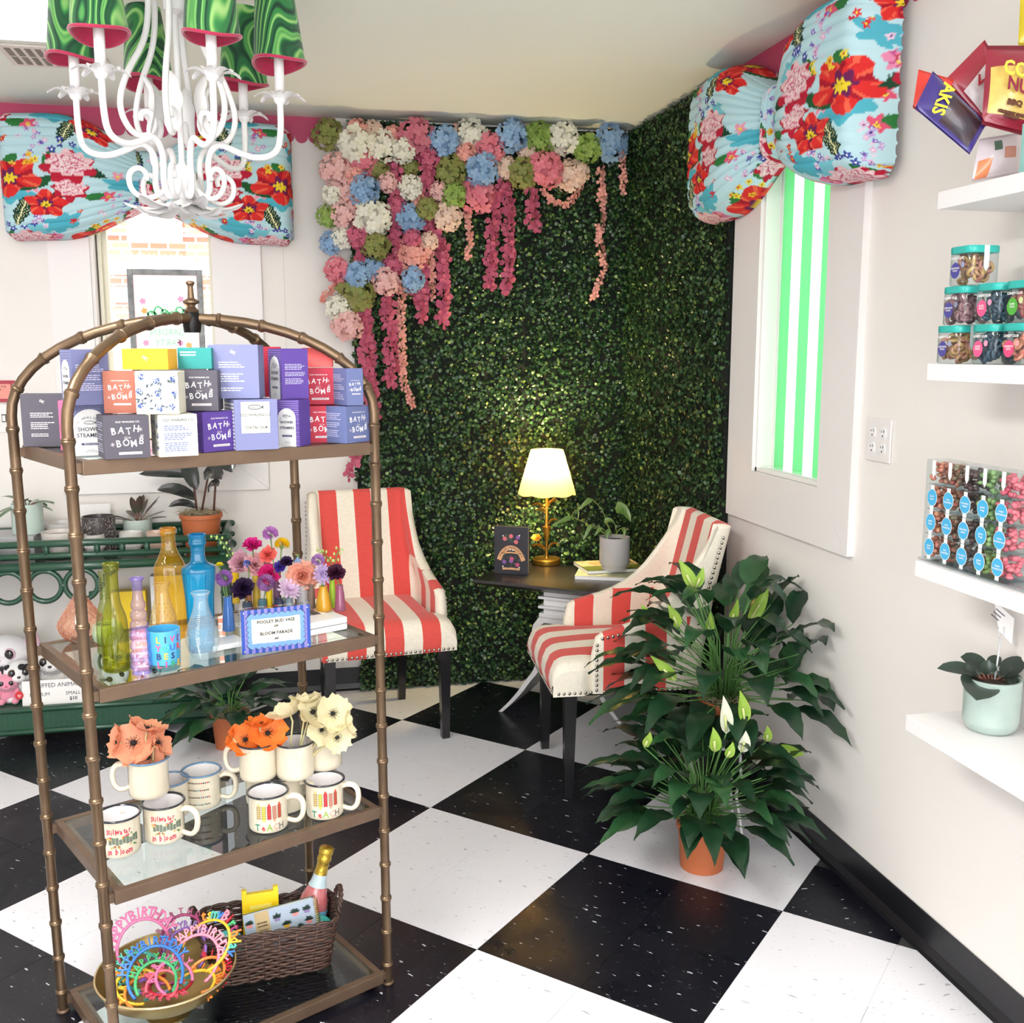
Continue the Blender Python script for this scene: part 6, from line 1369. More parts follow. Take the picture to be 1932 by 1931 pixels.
# ================================================================== STRIPED CHAIRS
def stripes(key,axis,period,off,duty=.5,c1='#e0564f',c2='#f3ead9'):
    m=bpy.data.materials.new(key); m.use_nodes=True; nt=m.node_tree; N=nt.nodes; L=nt.links; b=N['Principled BSDF']; b.inputs['Roughness'].default_value=.8; b.inputs['Specular IOR Level'].default_value=.2; b.inputs['Sheen Weight'].default_value=.2
    tc=N.new('ShaderNodeTexCoord'); sp=N.new('ShaderNodeSeparateXYZ'); L.new(tc.outputs['Object'],sp.inputs[0])
    def mt(op,a,bv):
        n=N.new('ShaderNodeMath'); n.operation=op; L.new(a,n.inputs[0]); n.inputs[1].default_value=bv; return n.outputs[0]
    x=mt('FRACT',mt('ADD',mt('DIVIDE',mt('SUBTRACT',sp.outputs[axis],off),period),100.0+duty/2),0); s=mt('LESS_THAN',x,duty)
    mx=N.new('ShaderNodeMix'); mx.data_type='RGBA'; L.new(s,mx.inputs[0]); mx.inputs[6].default_value=lin(c2); mx.inputs[7].default_value=lin(c1)
    # linen slubs
    no=N.new('ShaderNodeTexNoise'); mp=N.new('ShaderNodeMapping'); mp.inputs['Scale'].default_value=(300,40,300); L.new(tc.outputs['Object'],mp.inputs[0]); L.new(mp.outputs[0],no.inputs['Vector']); no.inputs['Scale'].default_value=1.5
    n2=N.new('ShaderNodeTexNoise'); m2=N.new('ShaderNodeMapping'); m2.inputs['Scale'].default_value=(40,300,60); L.new(tc.outputs['Object'],m2.inputs[0]); L.new(m2.outputs[0],n2.inputs['Vector']); n2.inputs['Scale'].default_value=1.5
    ad=N.new('ShaderNodeMath'); ad.operation='ADD'; L.new(no.outputs[0],ad.inputs[0]); L.new(n2.outputs[0],ad.inputs[1]); mr=N.new('ShaderNodeMapRange'); mr.inputs[1].default_value=.7; mr.inputs[2].default_value=1.3; mr.inputs[3].default_value=.93; mr.inputs[4].default_value=1.07; L.new(ad.outputs[0],mr.inputs[0])
    hs=N.new('ShaderNodeHueSaturation'); L.new(mx.outputs[2],hs.inputs['Color']); L.new(mr.outputs[0],hs.inputs['Value']); L.new(hs.outputs[0],b.inputs['Base Color'])
    bp=N.new('ShaderNodeBump'); bp.inputs['Strength'].default_value=.12; bp.inputs['Distance'].default_value=.002; L.new(ad.outputs[0],bp.inputs['Height']); L.new(bp.outputs[0],b.inputs['Normal']); return m
SPX=stripes('linen_stripe_x',0,.147,.015); SPY=stripes('linen_stripe_y',1,.147,-.09)
cw=mat('linen_cream','#f0e8d8',.8); blk=mat('black_wood','#141216',.28,coat=.3); nail=mat('nailhead','#b9b2a8',.25,metal=1)
def nails(mb,pts,step=.0175,r=.0062,nrm=(0,-1,0)):
    P=[Vector(p) for p in pts]; n_=Vector(nrm).normalized()
    for i in range(len(P)-1):
        L_=(P[i+1]-P[i]).length; k=max(1,int(L_/step))
        for j in range(k): c=P[i].lerp(P[i+1],(j+.5)/k); mb.ell(tuple(c),r*(.5 if abs(n_.x)>.6 else 1),r*(.5 if abs(n_.y)>.6 else 1),r,7,5)
def chair(label,loc,rz):
    e=T('dining_chair',label,'chair',loc,rz,'red and cream striped side chairs')
    for x in (-.228,.228): 
        mb=MB(); t=.022; b=.015; mb.ring([[(x+sx*b*1.0+(-.004 if x<0 else .004)*0,-.235+sy*b-.004,0.0) for sx,sy in ((-1,-1),(1,-1),(1,1),(-1,1))],[(x+sx*t,-.235+sy*t,.40) for sx,sy in ((-1,-1),(1,-1),(1,1),(-1,1))]]); mb.obj('leg',blk,e)
    for x in (-.17,.17):
        mb=MB(); t=.021; b=.015; mb.ring([[(x+sx*b,.275+sy*b,0) for sx,sy in ((-1,-1),(1,-1),(1,1),(-1,1))],[(x+sx*t,.225+sy*t,.40) for sx,sy in ((-1,-1),(1,-1),(1,1),(-1,1))]]); mb.obj('leg',blk,e)
    # seat: puffed slab, narrowing to the back
    mb=MB()
    NU,NV=40,40
    def seat(u,v):
        x_=(u-.5)*2; y_=v; 
        # perimeter roll: top surface then sides handled by superellipse drop
        ax=abs(x_); w_=.262-.050*max(0,min(1,(y_-.20)/.12))
        edge=max(ax,0); ye=max(0,1-y_*1.0/.12) if y_<.12 else 0
        dropx=(1-(1-min(1,edge)**9)**.5) if edge<1 else 1
        dropy=1-math.sqrt(max(0,1-ye**2.4))
        z=.500+.014*(1-x_*x_)*math.sin(PI*min(1,y_*1.05)) -.040*max(dropx*.9,0)-.045*dropy
        return (x_*w_, -.300+.535*y_, z)
    mb.grid(seat,NU,NV); mb.obj('seat_top',SPX,e,True)
    mb=MB(); n=NU
    rim=[seat(i/NU,0) for i in range(NU+1)]; low=[(x*1.0,-.296,.375) for x,y,z in rim]; mid=[(x,-.305,(z+.375)/2+.012) for x,y,z in rim]
    mb.ring([rim,mid,low],closed=False,cap=(False,False)); 
    mb.obj('front_apron',SPX,e,True)
    for s in (-1,1):
        mb=MB(); a=[seat(0 if s<0 else 1,j/NV) for j in range(NV+1)]; lo=[(x,y,.375) for x,y,z in a]; mb.ring([a,lo],closed=False,cap=(False,False)); mb.obj('side_apron',SPX,e,True)
    mb=MB(); mb.poly([(-.262,-.296,.3755),(.262,-.296,.3755),(.258,.185,.3755),(-.258,.185,.3755)]); mb.obj('underside',mat('underside_black','#1b191b',.9),e)
    # one upholstered shell: flat back whose sides sweep forward into the low arms
    zs=[.380,.42,.47,.52,.555,.575,.588,.60,.615,.635,.66,.69,.73,.78,.83,.87,.90,.92,.932,.938]
    def E(z): return float(np.interp(z,[.38,.575,.588,.60,.615,.635,.66,.69,.73,.78,.83,.88,.94],[.345,.345,.325,.285,.235,.190,.150,.120,.092,.066,.042,.022,.012]))
    def Yb(z): return float(np.interp(z,[.38,.50,.94],[.185,.185,.292]))
    def W(z): return float(np.interp(z,[.38,.56,.64,.74,.94],[.262,.262,.245,.226,.222]))
    nb,ns_=14,12; th=.040; rows=[]
    for z in zs:
        e_,yb,w_=E(z),Yb(z),W(z); rr=.035; inn=[]
        for k in range(ns_): inn.append((-w_+th,yb-e_+(e_-rr if e_>rr else 0)*k/ns_))
        for k in range(5): t=PI/2*k/4; inn.append((-w_+th+rr*.6*(1-math.cos(t)),yb-(rr if e_>rr else e_)*(1-math.sin(t))))
        for k in range(1,nb): inn.append((-w_+th+rr*.6+(2*(w_-th)-rr*1.2)*k/nb,yb-.006*math.sin(PI*k/nb)))
        inn+= [(-x,y) for x,y in reversed(inn[:ns_+5])]
        out=[]
        for i,(x,y) in enumerate(inn):
            if i<ns_: o_=(-w_,y)
            elif i>=len(inn)-ns_: o_=(w_,y)
            elif i<ns_+5: t=PI/2*(i-ns_)/4; o_=(-w_+rr*.8*(1-math.cos(t)),yb+th*1.1-(rr+th*1.1)*(1-math.sin(t)))
            elif i>=len(inn)-ns_-5: t=PI/2*(len(inn)-ns_-1-i)/4; o_=(w_-rr*.8*(1-math.cos(t)),yb+th*1.1-(rr+th*1.1)*(1-math.sin(t)))
            else: o_=(x*1.02,yb+th*1.1)
            out.append(o_)
        tipL=(-w_+th*.5,yb-e_-.010); tipR=(w_-th*.5,yb-e_-.010)
        rows.append((z,[*inn,tipR,*reversed(out),tipL]))
    n_=len(rows[0][1]); cl=rows[-1]; mid=[((x)*.97,y) for x,y in cl[1]]
    ni=(n_-2)//2; capr=[]
    for i in range(n_):
        if i<ni: j=n_-2-i
        elif i==ni or i==n_-1: j=i
        else: j=n_-2-i
        x=(cl[1][i][0]*.7+cl[1][j][0]*.3); y=(cl[1][i][1]*.7+cl[1][j][1]*.3); capr.append((x,y))
    V_=[[(x,y,z) for x,y in r_] for z,r_ in rows]+[[(x,y,.946) for x,y in capr]]+[[((x+cl[1][(n_-2-i) if i not in(ni,n_-1) else i][0])/2,(y+cl[1][(n_-2-i) if i not in(ni,n_-1) else i][1])/2,.948) for i,(x,y) in enumerate(cl[1])]]
    parts={'backrest':MB(),'armL':MB(),'armR':MB()}
    vid={}
    for k in range(len(V_)-1):
        for i in range(n_):
            j=(i+1)%n_; q=[(k,i),(k,j),(k+1,j),(k+1,i)]; P4=[V_[a_][b_] for a_,b_ in q]; cz=sum(p[2] for p in P4)/4; cx_=sum(p[0] for p in P4)/4; cy_=sum(p[1] for p in P4)/4
            side=(i<ns_ or i>=n_-ns_-1 or ni-ns_-1<=i<ni+ns_+1)
            key='backrest' if not (side and cz<.63) else ('armL' if cx_<0 else 'armR'); pm_=parts[key]; ids=[]
            for a_,b_ in q:
                kk=(key,a_,b_)
                if kk not in vid: vid[kk]=pm_.vs([V_[a_][b_]])
                ids.append(vid[kk])
            pm_.fc(tuple(ids),0 if key=='backrest' else 1)
    for key,pm_ in parts.items():
        pm_.obj('backrest' if key=='backrest' else 'arm',[SPX,SPY],e,auto=70)
    for s in (-1,1):
        X=s*.2635; mb=MB(); nails(mb,[(X,-.150,.385),(X,-.150,.560)],.0175,.0062,(s,0,0)); nails(mb,[(X,-.14,.572),(X*.995,-.05,.588)],.0175,.0062,(s,0,0))
        nails(mb,[(s*.250,.205,.60),(s*.232,.250,.74),(s*.224,.300,.91)],.0175,.0062,(s,0,0)); nails(mb,[(X,-.13,.386),(X,.20,.386)],.0175,.0062,(s,0,0)); mb.obj('nailhead_trim',nail,e,True,kind='stuff')
    mb=MB(); nails(mb,[(-.255,-.303,.386),(.255,-.303,.386)],.0185,.0064); nails(mb,[(-.262,-.29,.386),(-.262,-.16,.386)],.0185,.0062,(-1,0,0)); nails(mb,[(.262,-.29,.386),(.262,-.16,.386)],.0185,.0062,(1,0,0)); mb.obj('nailhead_trim',nail,e,True,kind='stuff')
    return e
chair('red and cream striped chair on the left, in front of the hedge behind the etagere',(.335,4.135,0),R(7))
chair('red and cream striped chair on the right, turned to face left beside the peace lily',(1.176,3.488,0),R(-94))
# ================================================================== SIDE TABLE
tu=Vector((.80,-.60,0)); ta=math.atan2(-.60,.80); TL=Vector((.742,4.118,0)); ZTB=.598
tbl=T('side_table','side table with black top and white curved plank legs in the corner','table',(TL.x,TL.y,0),ta)
wood=mat('black_tabletop','#241d1e',.32,coat=.2,bump=.15,bscale=30,var=.4,vscale=10,col2='#171316'); wleg=mat('white_table_paint','#e6e4e4',.3)
TWd,TDp=.655,.435
mb=MB(); mb.ring([[(a,b,ZTB-.030) for a,b in ((.035,.035),(TWd-.035,.035),(TWd-.035,TDp-.035),(.035,TDp-.035))],[(a,b,ZTB-.010) for a,b in ((0,0),(TWd,0),(TWd,TDp),(0,TDp))],[(a,b,ZTB) for a,b in ((.003,.003),(TWd-.003,.003),(TWd-.003,TDp-.003),(.003,TDp-.003))]]); mb.obj('table_top',wood,tbl)
cxm=.355; y0,y1=.115,.375
mb=MB(); mb.box(cxm-.085,cxm+.085,y0,y1,.455,ZTB-.030); mb.obj('column',wleg,tbl)
for z in (.480,.520,): 
    mb=MB(); mb.box(cxm-.105,cxm+.105,y0-.018,y1+.018,z,z+.012,bev=.005); mb.obj('column_moulding',wleg,tbl)
mb=MB(); mb.box(cxm-.105,cxm+.105,y0-.005,y1+.005,.440,.458,bev=.003); mb.obj('column_base',wleg,tbl)
for s in (-1,1):
    # curved plank: outer line and inner line in the xz plane, extruded through the depth
    ts_=[k/16 for k in range(17)]; mid=[]
    for t in ts_:
        a=t*1.0
        x=.10+.030*math.sin(min(1,a/.18)*PI/2)-.025*math.sin(PI*min(1,max(0,(a-.1)/.55)))+ .155*max(0,(a-.45)/.55)**1.6; z=.430*(1-a)**1.0
        mid.append((x,z))
    th_=[.034-.016*t for t in ts_]
    top_=[(cxm+s*(x+th_[i]*.5),z) for i,(x,z) in enumerate(mid)]; bot_=[(cxm+s*(x-th_[i]*.5),z) for i,(x,z) in enumerate(mid)]
    top_[0]=(cxm+s*.105,.440); bot_[0]=(cxm+s*.085,.415)
    mb=MB(); rr=[]
    for i in range(17): rr.append([(top_[i][0],y0,top_[i][1]),(top_[i][0],y1,top_[i][1]),(bot_[i][0],y1,max(0,bot_[i][1])),(bot_[i][0],y0,max(0,bot_[i][1]))])
    mb.ring(rr); mb.obj('curved_leg',wleg,tbl,auto=40)
mb=MB(); mb.box(cxm-.10,cxm+.10,y0+.002,y1-.002,.415,.442); mb.obj('leg_bridge',wleg,tbl)
# ================================================================== TABLE LAMP
LP=atz(1031,1064,ZTB); ld=Vector((LP.x,LP.y,0)).normalized(); lk=depth(LP)/CAM_F
e=T('table_lamp','gold floral stem table lamp with lit scalloped cream shade','lamp',(LP.x,LP.y,ZTB),0); gold=mat('gold_leaf','#c9993f',.32,metal=.85,var=.3,vscale=30,col2='#a87a2c')
mb=MB(); mb.lathe([(0,.0005),(.062,.0005),(.064,.004),(.064,.022),(.060,.026),(.012,.027),(.010,.034)],36); mb.obj('lamp_base',gold,e,auto=40)
zsb=topz(LP,930)-ZTB; zst=topz(LP,849)-ZTB
mb=MB(); mb.lathe([(.006,.026),(.0065,.05),(.007,.10),(.012,.12),(.017,.150),(.019,.168),(.013,.164),(.007,.170),(.006,zst-.03)],16); mb.obj('lamp_stem',gold,e,auto=50)
rt=Vector(RT); fh=Vector((FW[0],FW[1],0)).normalized()
def gleaf(z,dx,dz,l,w_,nm='gold_leaf'):
    d=rt*dx; p0=Vector((0,0,z)); p1=p0+d*l*.5+Vector((0,0,dz*.9)); p2=p0+d*l+Vector((0,0,dz*.55)); mb=MB(); mb.tube([p0,p0.lerp(p1,.5)+Vector((0,0,-.004))],.002,5); leafblade(mb,p0.lerp(p1,.3),p1,p2,w_,0,.35,7,up=tuple(fh*.8+Vector((0,0,.6)))); mb.obj(nm,gold,e,True)
for z,dx,dz,l,w_ in ((.055,-1,.045,.070,.010),(.055,1,.055,.058,.009),(.175,1,.035,.055,.008),(.235,-1,.050,.068,.009),(.225,-1,.028,.055,.008),(.255,1,.040,.040,.009),(.245,1,.060,.050,.008),(.15,.5,.02,.02,.012),(.15,-.5,.02,.02,.012)): gleaf(z,dx,dz,l,w_)
def gflower(x,z,s,nrm):
    c=rt*x+Vector((0,0,z))-fh*.01; mb=MB(); n_=Vector(nrm).normalized(); u=n_.orthogonal().normalized(); v=n_.cross(u)
    for k in range(6):
        a=2*PI*k/6; petalpoly(mb,c,u*math.cos(a)+v*math.sin(a),n_,s,s*.8,s*.35)
    mb.ell(tuple(c+n_*s*.15),s*.22,s*.22,s*.2,8,6); mb.tube([(0,0,z-.05),c],.0018,5); mb.obj('gold_flower',gold,e)
gflower(-.045,.115,.024,(-.2,-.5,.8)); gflower(.050,.315,.024,(.2,-.4,.9))
nr=48; rb_,rt2=.128,.071; mb=MB(); rows=[]
for q in range(9):
    t=q/8; rr=rb_+(rt2-rb_)*t; rows.append([(rr*math.cos(2*PI*j/nr),rr*math.sin(2*PI*j/nr),zsb+(zst-zsb)*t-(.007*abs(math.sin(8*2*PI*j/nr/2))*(1-t)**3)) for j in range(nr)])
mb.ring(rows,cap=(False,False)); shade=mb.obj('lamp_shade',mat('shade_linen','#efcf8a',.8,trans=.26),e,True)
mb=MB(); mb.tube([(rt2*math.cos(a),rt2*math.sin(a),zst) for a in [2*PI*k/40 for k in range(40)]],.0015,5,closed=True); mb.tube([(-rt2,0,zst-.012),(rt2,0,zst-.012)],.001,4); mb.tube([(0,-rt2,zst-.012),(0,rt2,zst-.012)],.001,4); mb.obj('shade_ring',gold,shade,True)
mb=MB(); mb.ell((0,0,zsb+.075),.022,.022,.030,14,10); mb.obj('bulb',mat('bulb_glow','#ffe2a0',.3,emit=6),e,True)
ldt=bpy.data.lights.new('lamp_bulb_light','POINT'); ldt.energy=17; ldt.color=(1,.80,.42); ldt.shadow_soft_size=.035; lo=bpy.data.objects.new('lamp_bulb_light',ldt); C.objects.link(lo); lo.location=(LP.x,LP.y,ZTB+zsb+.135)
# book FLORIOGRAPHY standing on the table
A0=atz(933,1082,ZTB); A1=atz(996,1086,ZTB); Wb=(A1-A0).length; ya=math.atan2(A1.y-A0.y,A1.x-A0.x); Hb=topz(A0,993)-ZTB
e=T('book','dark floral cover book standing upright on the table left of the lamp','book',(A0.x,A0.y,ZTB+.0004),ya); 
mb=MB(); mb.box(0,Wb,0,.0025,0,Hb,bev=.0007); mb.box(0,Wb,.024,.0265,0,Hb,bev=.0007); mb.box(-.001,.002,0,.0265,0,Hb,bev=.0007); mb.obj('book_cover',mat('book_charcoal','#2c2b33',.5),e)
mb=MB(); mb.box(.002,Wb-.003,.0026,.0239,.003,Hb-.003); mb.obj('pages',mat('page_edge','#e6c9a4',.8),e)
VB=Matrix(((1,0,0,Wb/2),(0,0,-1,-.0004),(0,1,0,Hb/2),(0,0,0,1))); rs=random.Random(44)
tan=mat('banner_tan','#e0a878',.5)
mb=MB(); mb.at(VB); ribbon(mb,[(Wb*.40*math.cos(t)*1.0,-.06+.095*math.sin(t)*1.0-.022) for t in [R(25+130*k/12) for k in range(13)]],.019,0,.0002); ribbon(mb,[(-Wb*.3,-.012),(0,-.008),(Wb*.3,-.012)],.006,0,.0002); ribbon(mb,[(-Wb*.26,-Hb*.39),(0,-Hb*.38),(Wb*.26,-Hb*.39)],.009,0,.0002); mb.obj('cover_banner',tan,e)
tx='FLORIOGRAPHY'
for i,ch in enumerate(tx):
    a=R(142-104*i/(len(tx)-1)); text(e,ch,.0135,inkd,VB@Mx((Wb*.40*math.cos(a),-.082+.095*math.sin(a),.0006),(0,0,(a-PI/2)*.55)),name='letter',bold=.0002)
for c,pts in (('#e0707a',((0,.062),(-.028,.050),(.022,.038))),('#8a5aa0',((0,-.045),(.03,.058),(-.03,-.05))),('#c8517c',((.003,-.035),(.028,-.06))),('#efe6d8',((-.035,.062),(.036,.066),(-.036,-.07),(.036,-.072),(-.005,.004),(.008,.003)))):
    mb=MB()
    for x,y in pts:
        r_=.009 if c!='#efe6d8' else .0035
        for k in range(7): a=2*PI*k/7; mb.at(VB@Mx((x+r_*.55*math.cos(a),y+r_*.55*math.sin(a),.0004+.00005*k))); mb.poly([(r_*.5*math.cos(q),r_*.5*math.sin(q),0) for q in [PI/3*w_ for w_ in range(6)]])
    mb.obj('cover_flowers',mat('cover_'+c.strip('#'),c,.5),e)
mb=MB()
for k in range(30):
    x=rs.uniform(-.04,.04); y=rs.choice([rs.uniform(.035,.078),rs.uniform(-.082,-.02)]); a=rs.uniform(0,3.14); mb.at(VB@Mx((x,y,.00025),(0,0,a))); mb.poly([(-.008,0,0),(0,-.0016,0),(.008,0,0),(0,.0016,0)])
mb.obj('cover_leaves',mat('cover_leaf','#5f7058',.5),e)
# two magazines / flat books and the pothos pot
def flatbook(label,px,row,z,Ws,Ds,ang,th,cov,patches):
    P=atz(px,row,z); e=T('book',label,'book',(P.x,P.y,z),ang,'flat picture books under the grey pot')
    mb=MB(); mb.box(-Ws/2,Ws/2,-Ds/2,Ds/2,.0012,th-.0012); mb.obj('pages',mat('paper_white','#f4f2f4',.6),e); mb=MB(); mb.box(-Ws/2-.001,Ws/2+.001,-Ds/2-.001,Ds/2+.001,0,.0012); mb.box(-Ws/2-.001,Ws/2+.001,-Ds/2-.001,Ds/2+.001,th-.0012,th); mb.obj('book_cover',cov,e)
    for k,(x0,x1,y0_,y1_,c) in enumerate(patches): mb=MB(); mb.quad((x0*Ws,y0_*Ds,th+.0003+.0001*k),(x1*Ws,y0_*Ds,th+.0003+.0001*k),(x1*Ws,y1_*Ds,th+.0003+.0001*k),(x0*Ws,y1_*Ds,th+.0003+.0001*k)); mb.obj('cover_picture',mat('pic_'+c.strip('#'),c,.35,var=.4,vscale=40,col2='#6d5a3c'),e)
    return e,P
flatbook('lower white edged picture book on the table',1150,1086,ZTB+.0004,.27,.20,ta+R(14),.014,mat('cover_white','#efece6',.35),[(-.5,.5,-.5,.1,'#cfd2a8')])
_,PB=flatbook('upper picture book with green and tan cover under the grey pot',1150,1072,ZTB+.015,.26,.20,ta+R(38),.014,mat('cover_olive','#6f7a3e',.3),[(-.5,.5,-.05,.5,'#e6d2a8'),(-.3,.05,.05,.35,'#d9a97c'),(.1,.45,.0,.3,'#8c7a52'),(.05,.25,-.35,-.15,'#e9ecee')])
zp=ZTB+.0296; P=base(1159,1078,zp,.05); P=Vector((min(P.x,1.42),P.y,zp)); e=T('potted_pothos','trailing pothos in a grey cement pot standing on the books','plant',tuple(P),0); cem=mat('cement','#b9b5b4',.75,bump=.3,bscale=60)
rp=57/2*depth(P)/CAM_F; hp=topz(P,1013)-zp
mb=MB(); mb.lathe([(0,.0003),(rp*.84,.0003),(rp*.86,hp*.10),(rp*.96,hp*.16),(rp,hp*.2),(rp,hp),(rp-.005,hp),(rp-.006,hp*.85)],36,cap=(True,False)); mb.obj('pot_body',cem,e,auto=35)
mb=MB(); mb.lathe([(rp-.0055,hp*.88),(0,hp*.9)],24,cap=(False,True)); mb.obj('soil',mat('potting_soil','#3a2a20',.95,bump=.8,bscale=120),e)
P_=P
def pl2(px,row,dy=0): return Vector(CO+(RT*((px-966)/CAM_F)+UP*((965.5-row)/CAM_F)+FW)*(depth(P_)+dy))-P_
pth=lfm('pothos','#567a3a','#93a04c'); pths=mat('pothos_stem','#8c9c4e',.5)
for A_,B_,C_,a,b,c,w_ in (((1155,1010),(1135,960),(1117,942),(1117,942),(1105,948),(1090,965),.016),((1150,1012),(1100,985),(1078,975),(1078,975),(1060,985),(1040,992),.014),((1150,1012),(1125,995),(1115,990),(1115,990),(1108,1005),(1100,1020),.012),((1165,1010),(1160,990),(1158,985),(1160,960),(1178,955),(1190,985),.036),((1150,1012),(1140,1000),(1135,996),(1135,996),(1128,1002),(1122,1012),.012),((1152,1010),(1150,998),(1150,996),(1150,998),(1145,1008),(1143,1025),.012),((1160,1010),(1170,998),(1174,996),(1174,996),(1180,1000),(1176,1015),.012),((1155,1010),(1145,990),(1140,985),(1140,985),(1150,978),(1158,985),.014),((1078,975),(1082,968),(1086,962),(1086,962),(1096,965),(1088,985),.006)):
    mb=MB(); mb.tube([pl2(*A_),pl2(*B_),pl2(*C_)],.0016,5,m=1); leafblade(mb,pl2(*a),pl2(*b,-.01),pl2(*c,-.01),w_*.95,0,.25,7,up=tuple(-fh*.8+Vector((0,0,.6))),shape='heart'); mb.obj('leaf',[pth,pths],e,True)
# ================================================================== PEACE LILIES
pll=lfm('peace','#1f4028','#10261a'); plst=mat('peace_stem','#4f7a3c',.5); spw=mat('spathe_white','#eef0dc',.5,trans=.25); spg=mat('spathe_green','#9cc84a',.45,var=.4,vscale=30,col2='#d2e27c',trans=.3)
pll2=lfm('peace_light','#2f5a34','#1a3a24')
def lily(label,loc,sc,nleaf,Ls,seed,spathes,potr=(.083,.066,.135),stand=0,cone=(10,80),pot=True):
    e=T('peace_lily',label,'plant',loc,0); rs=random.Random(seed); rt_,rb2,hp_=potr; terrapot(e,rt_,rb2,hp_); moss(e,hp_,rt_*.95,seed,220,'#9c8b70')
    for k in range(nleaf):
        a=k*2.39996+rs.uniform(-.25,.25); f=k/nleaf; el_=R(cone[1]-(cone[1]-cone[0])*f**.8+rs.uniform(-6,6)); stl=Ls*rs.uniform(.5,.78)*(.75+.5*(1-f)); bl=rs.uniform(.16,.225)*sc
        d=Vector((math.cos(a)*math.cos(el_),math.sin(a)*math.cos(el_),math.sin(el_))); p0=Vector((math.cos(a)*rt_*.35,math.sin(a)*rt_*.35,hp_-.01)); h_=Vector((math.cos(a),math.sin(a),0))
        pm_=p0+Vector((0,0,1))*stl*.45*math.sin(el_)+d*stl*.15; p1=p0+d*stl
        mb=MB()
        b1=p1+(d*.75+h_*.35+Vector((0,0,.1))).normalized()*bl*.5; b2=b1+(h_*.9+Vector((0,0,-.15-.40*f-rs.uniform(0,.5)))).normalized()*bl*.55
        lim=WX-.03-loc[0]; lz=.012-loc[2]
        for q_ in (pm_,p1,b1,b2):
            if q_.x>lim: q_.z+=(q_.x-lim)*.7; q_.x=lim-.02*rs.random()
            if q_.z<lz: q_.z=lz
        mb.tube([p0,pm_,p1],[.0028,.0024,.0018],5,m=1)
        leafblade(mb,p1,b1,b2,rs.uniform(.033,.047)*sc,0,.22,9,wave=.10); mb.obj('leaf',[pll if k%4 else pll2,plst],e,True)
    O=Vector(loc)
    for (px,row,ang,l,w_,kind,dd) in spathes:
        Q=Vector(CO+(RT*((px-966)/CAM_F)+UP*((965.5-row)/CAM_F)+FW)*(depth(O)+dd))-O
        B_=Vector((rs.uniform(-.02,.02),rs.uniform(-.02,.02),hp_)); dirv=(Vector(RT)*math.cos(R(ang))+Vector((0,0,1))*math.sin(R(ang))).normalized()
        mb=MB(); mb.tube([B_,B_.lerp(Q,.55)+Vector((0,0,.03)),Q],.0019,5,m=1); upv=-fh*.9+Vector((0,0,.2))
        leafblade(mb,Q,Q+dirv*l*.5+Vector(RT)*.006,Q+dirv*l,w_,0,.55,8,up=tuple(upv)); mb.obj('spathe',[spw if kind=='w' else spg,plst],e,True)
        mb=MB(); mb.tube([Q+dirv*l*.08-fh*.006,Q+dirv*l*.5-fh*.010],.0035,7); mb.obj('spadix',mat('spadix','#cfd890' if kind=='w' else '#9fb050',.7,bump=.6,bscale=300),e,True)
    return e
G1=base(1323,1652,0,.060)
lily('peace lily in a terracotta pot on the floor, the lower one with white blooms',(G1.x,G1.y,0),1.0,84,.31,61,[(1370,1385,96,.115,.020,'w',-.16),(1405,1365,100,.10,.019,'g',-.15),(1348,1420,95,.075,.018,'g',-.20),(1398,1420,80,.065,.018,'w',-.20),(1458,1412,-12,.10,.020,'g',0),(1370,1430,70,.05,.014,'g',-.21),(1445,1400,88,.05,.014,'g',-.08),(1215,1410,70,.05,.014,'g',-.12)],(.079,.064,.142),cone=(17,82))
# white wire plant stand with the second lily behind
G2=Vector((1.335,2.93,0)); zs2=.315
e=T('plant_stand','white wire plant stand behind the floor pot','stand',tuple(G2),0); ww=mat('white_wire','#e9e8ea',.3); mb=MB()
for k in range(3):
    a=R(-75+120*k); pts=[(.085*math.cos(a),.085*math.sin(a),zs2),(.095*math.cos(a),.095*math.sin(a),zs2*.7),(.075*math.cos(a),.075*math.sin(a),.15),(.115*math.cos(a),.115*math.sin(a),.015),(.130*math.cos(a),.130*math.sin(a),.005)]; m_=MB(); m_.tube(pts,.0048,7); m_.obj('leg',ww,e,True)
m_=MB(); m_.tube([(.092*math.cos(t),.092*math.sin(t),zs2-.004) for t in [2*PI*k/32 for k in range(32)]],.0045,7,closed=True); m_.obj('top_ring',ww,e,True); m_=MB(); m_.tube([(.075*math.cos(t),.075*math.sin(t),.15) for t in [2*PI*k/32 for k in range(32)]],.0035,6,closed=True); m_.obj('lower_ring',ww,e,True); m_=MB(); m_.lathe([(0,zs2-.004),(.09,zs2-.004),(.09,zs2-.001),(0,zs2-.001)],28); m_.obj('stand_plate',ww,e,True)
lily('tall peace lily on the plant stand, its leaves over the right chair',(G2.x,G2.y,zs2),1.1,86,.40,77,[(1308,1110,118,.10,.020,'g',-.16),(1312,1110,72,.07,.014,'g',-.16),(1412,1175,64,.14,.022,'g',-.02),(1280,1185,115,.085,.018,'g',-.1),(1220,1165,115,.045,.012,'g',-.1),(1375,1185,75,.10,.015,'g',-.02),(1335,1200,85,.085,.016,'g',0),(1275,1285,135,.11,.018,'g',-.24)],(.079,.064,.13),cone=(4,86))
# floor plant between console and left chair
G3=atz(455,1400,0); G3=Vector((-.245,4.02,0)); 
lily('peace lily in a floor pot at the right end of the green console',tuple(G3),.95,34,.16,33,[],(.075,.060,.135),cone=(5,75))
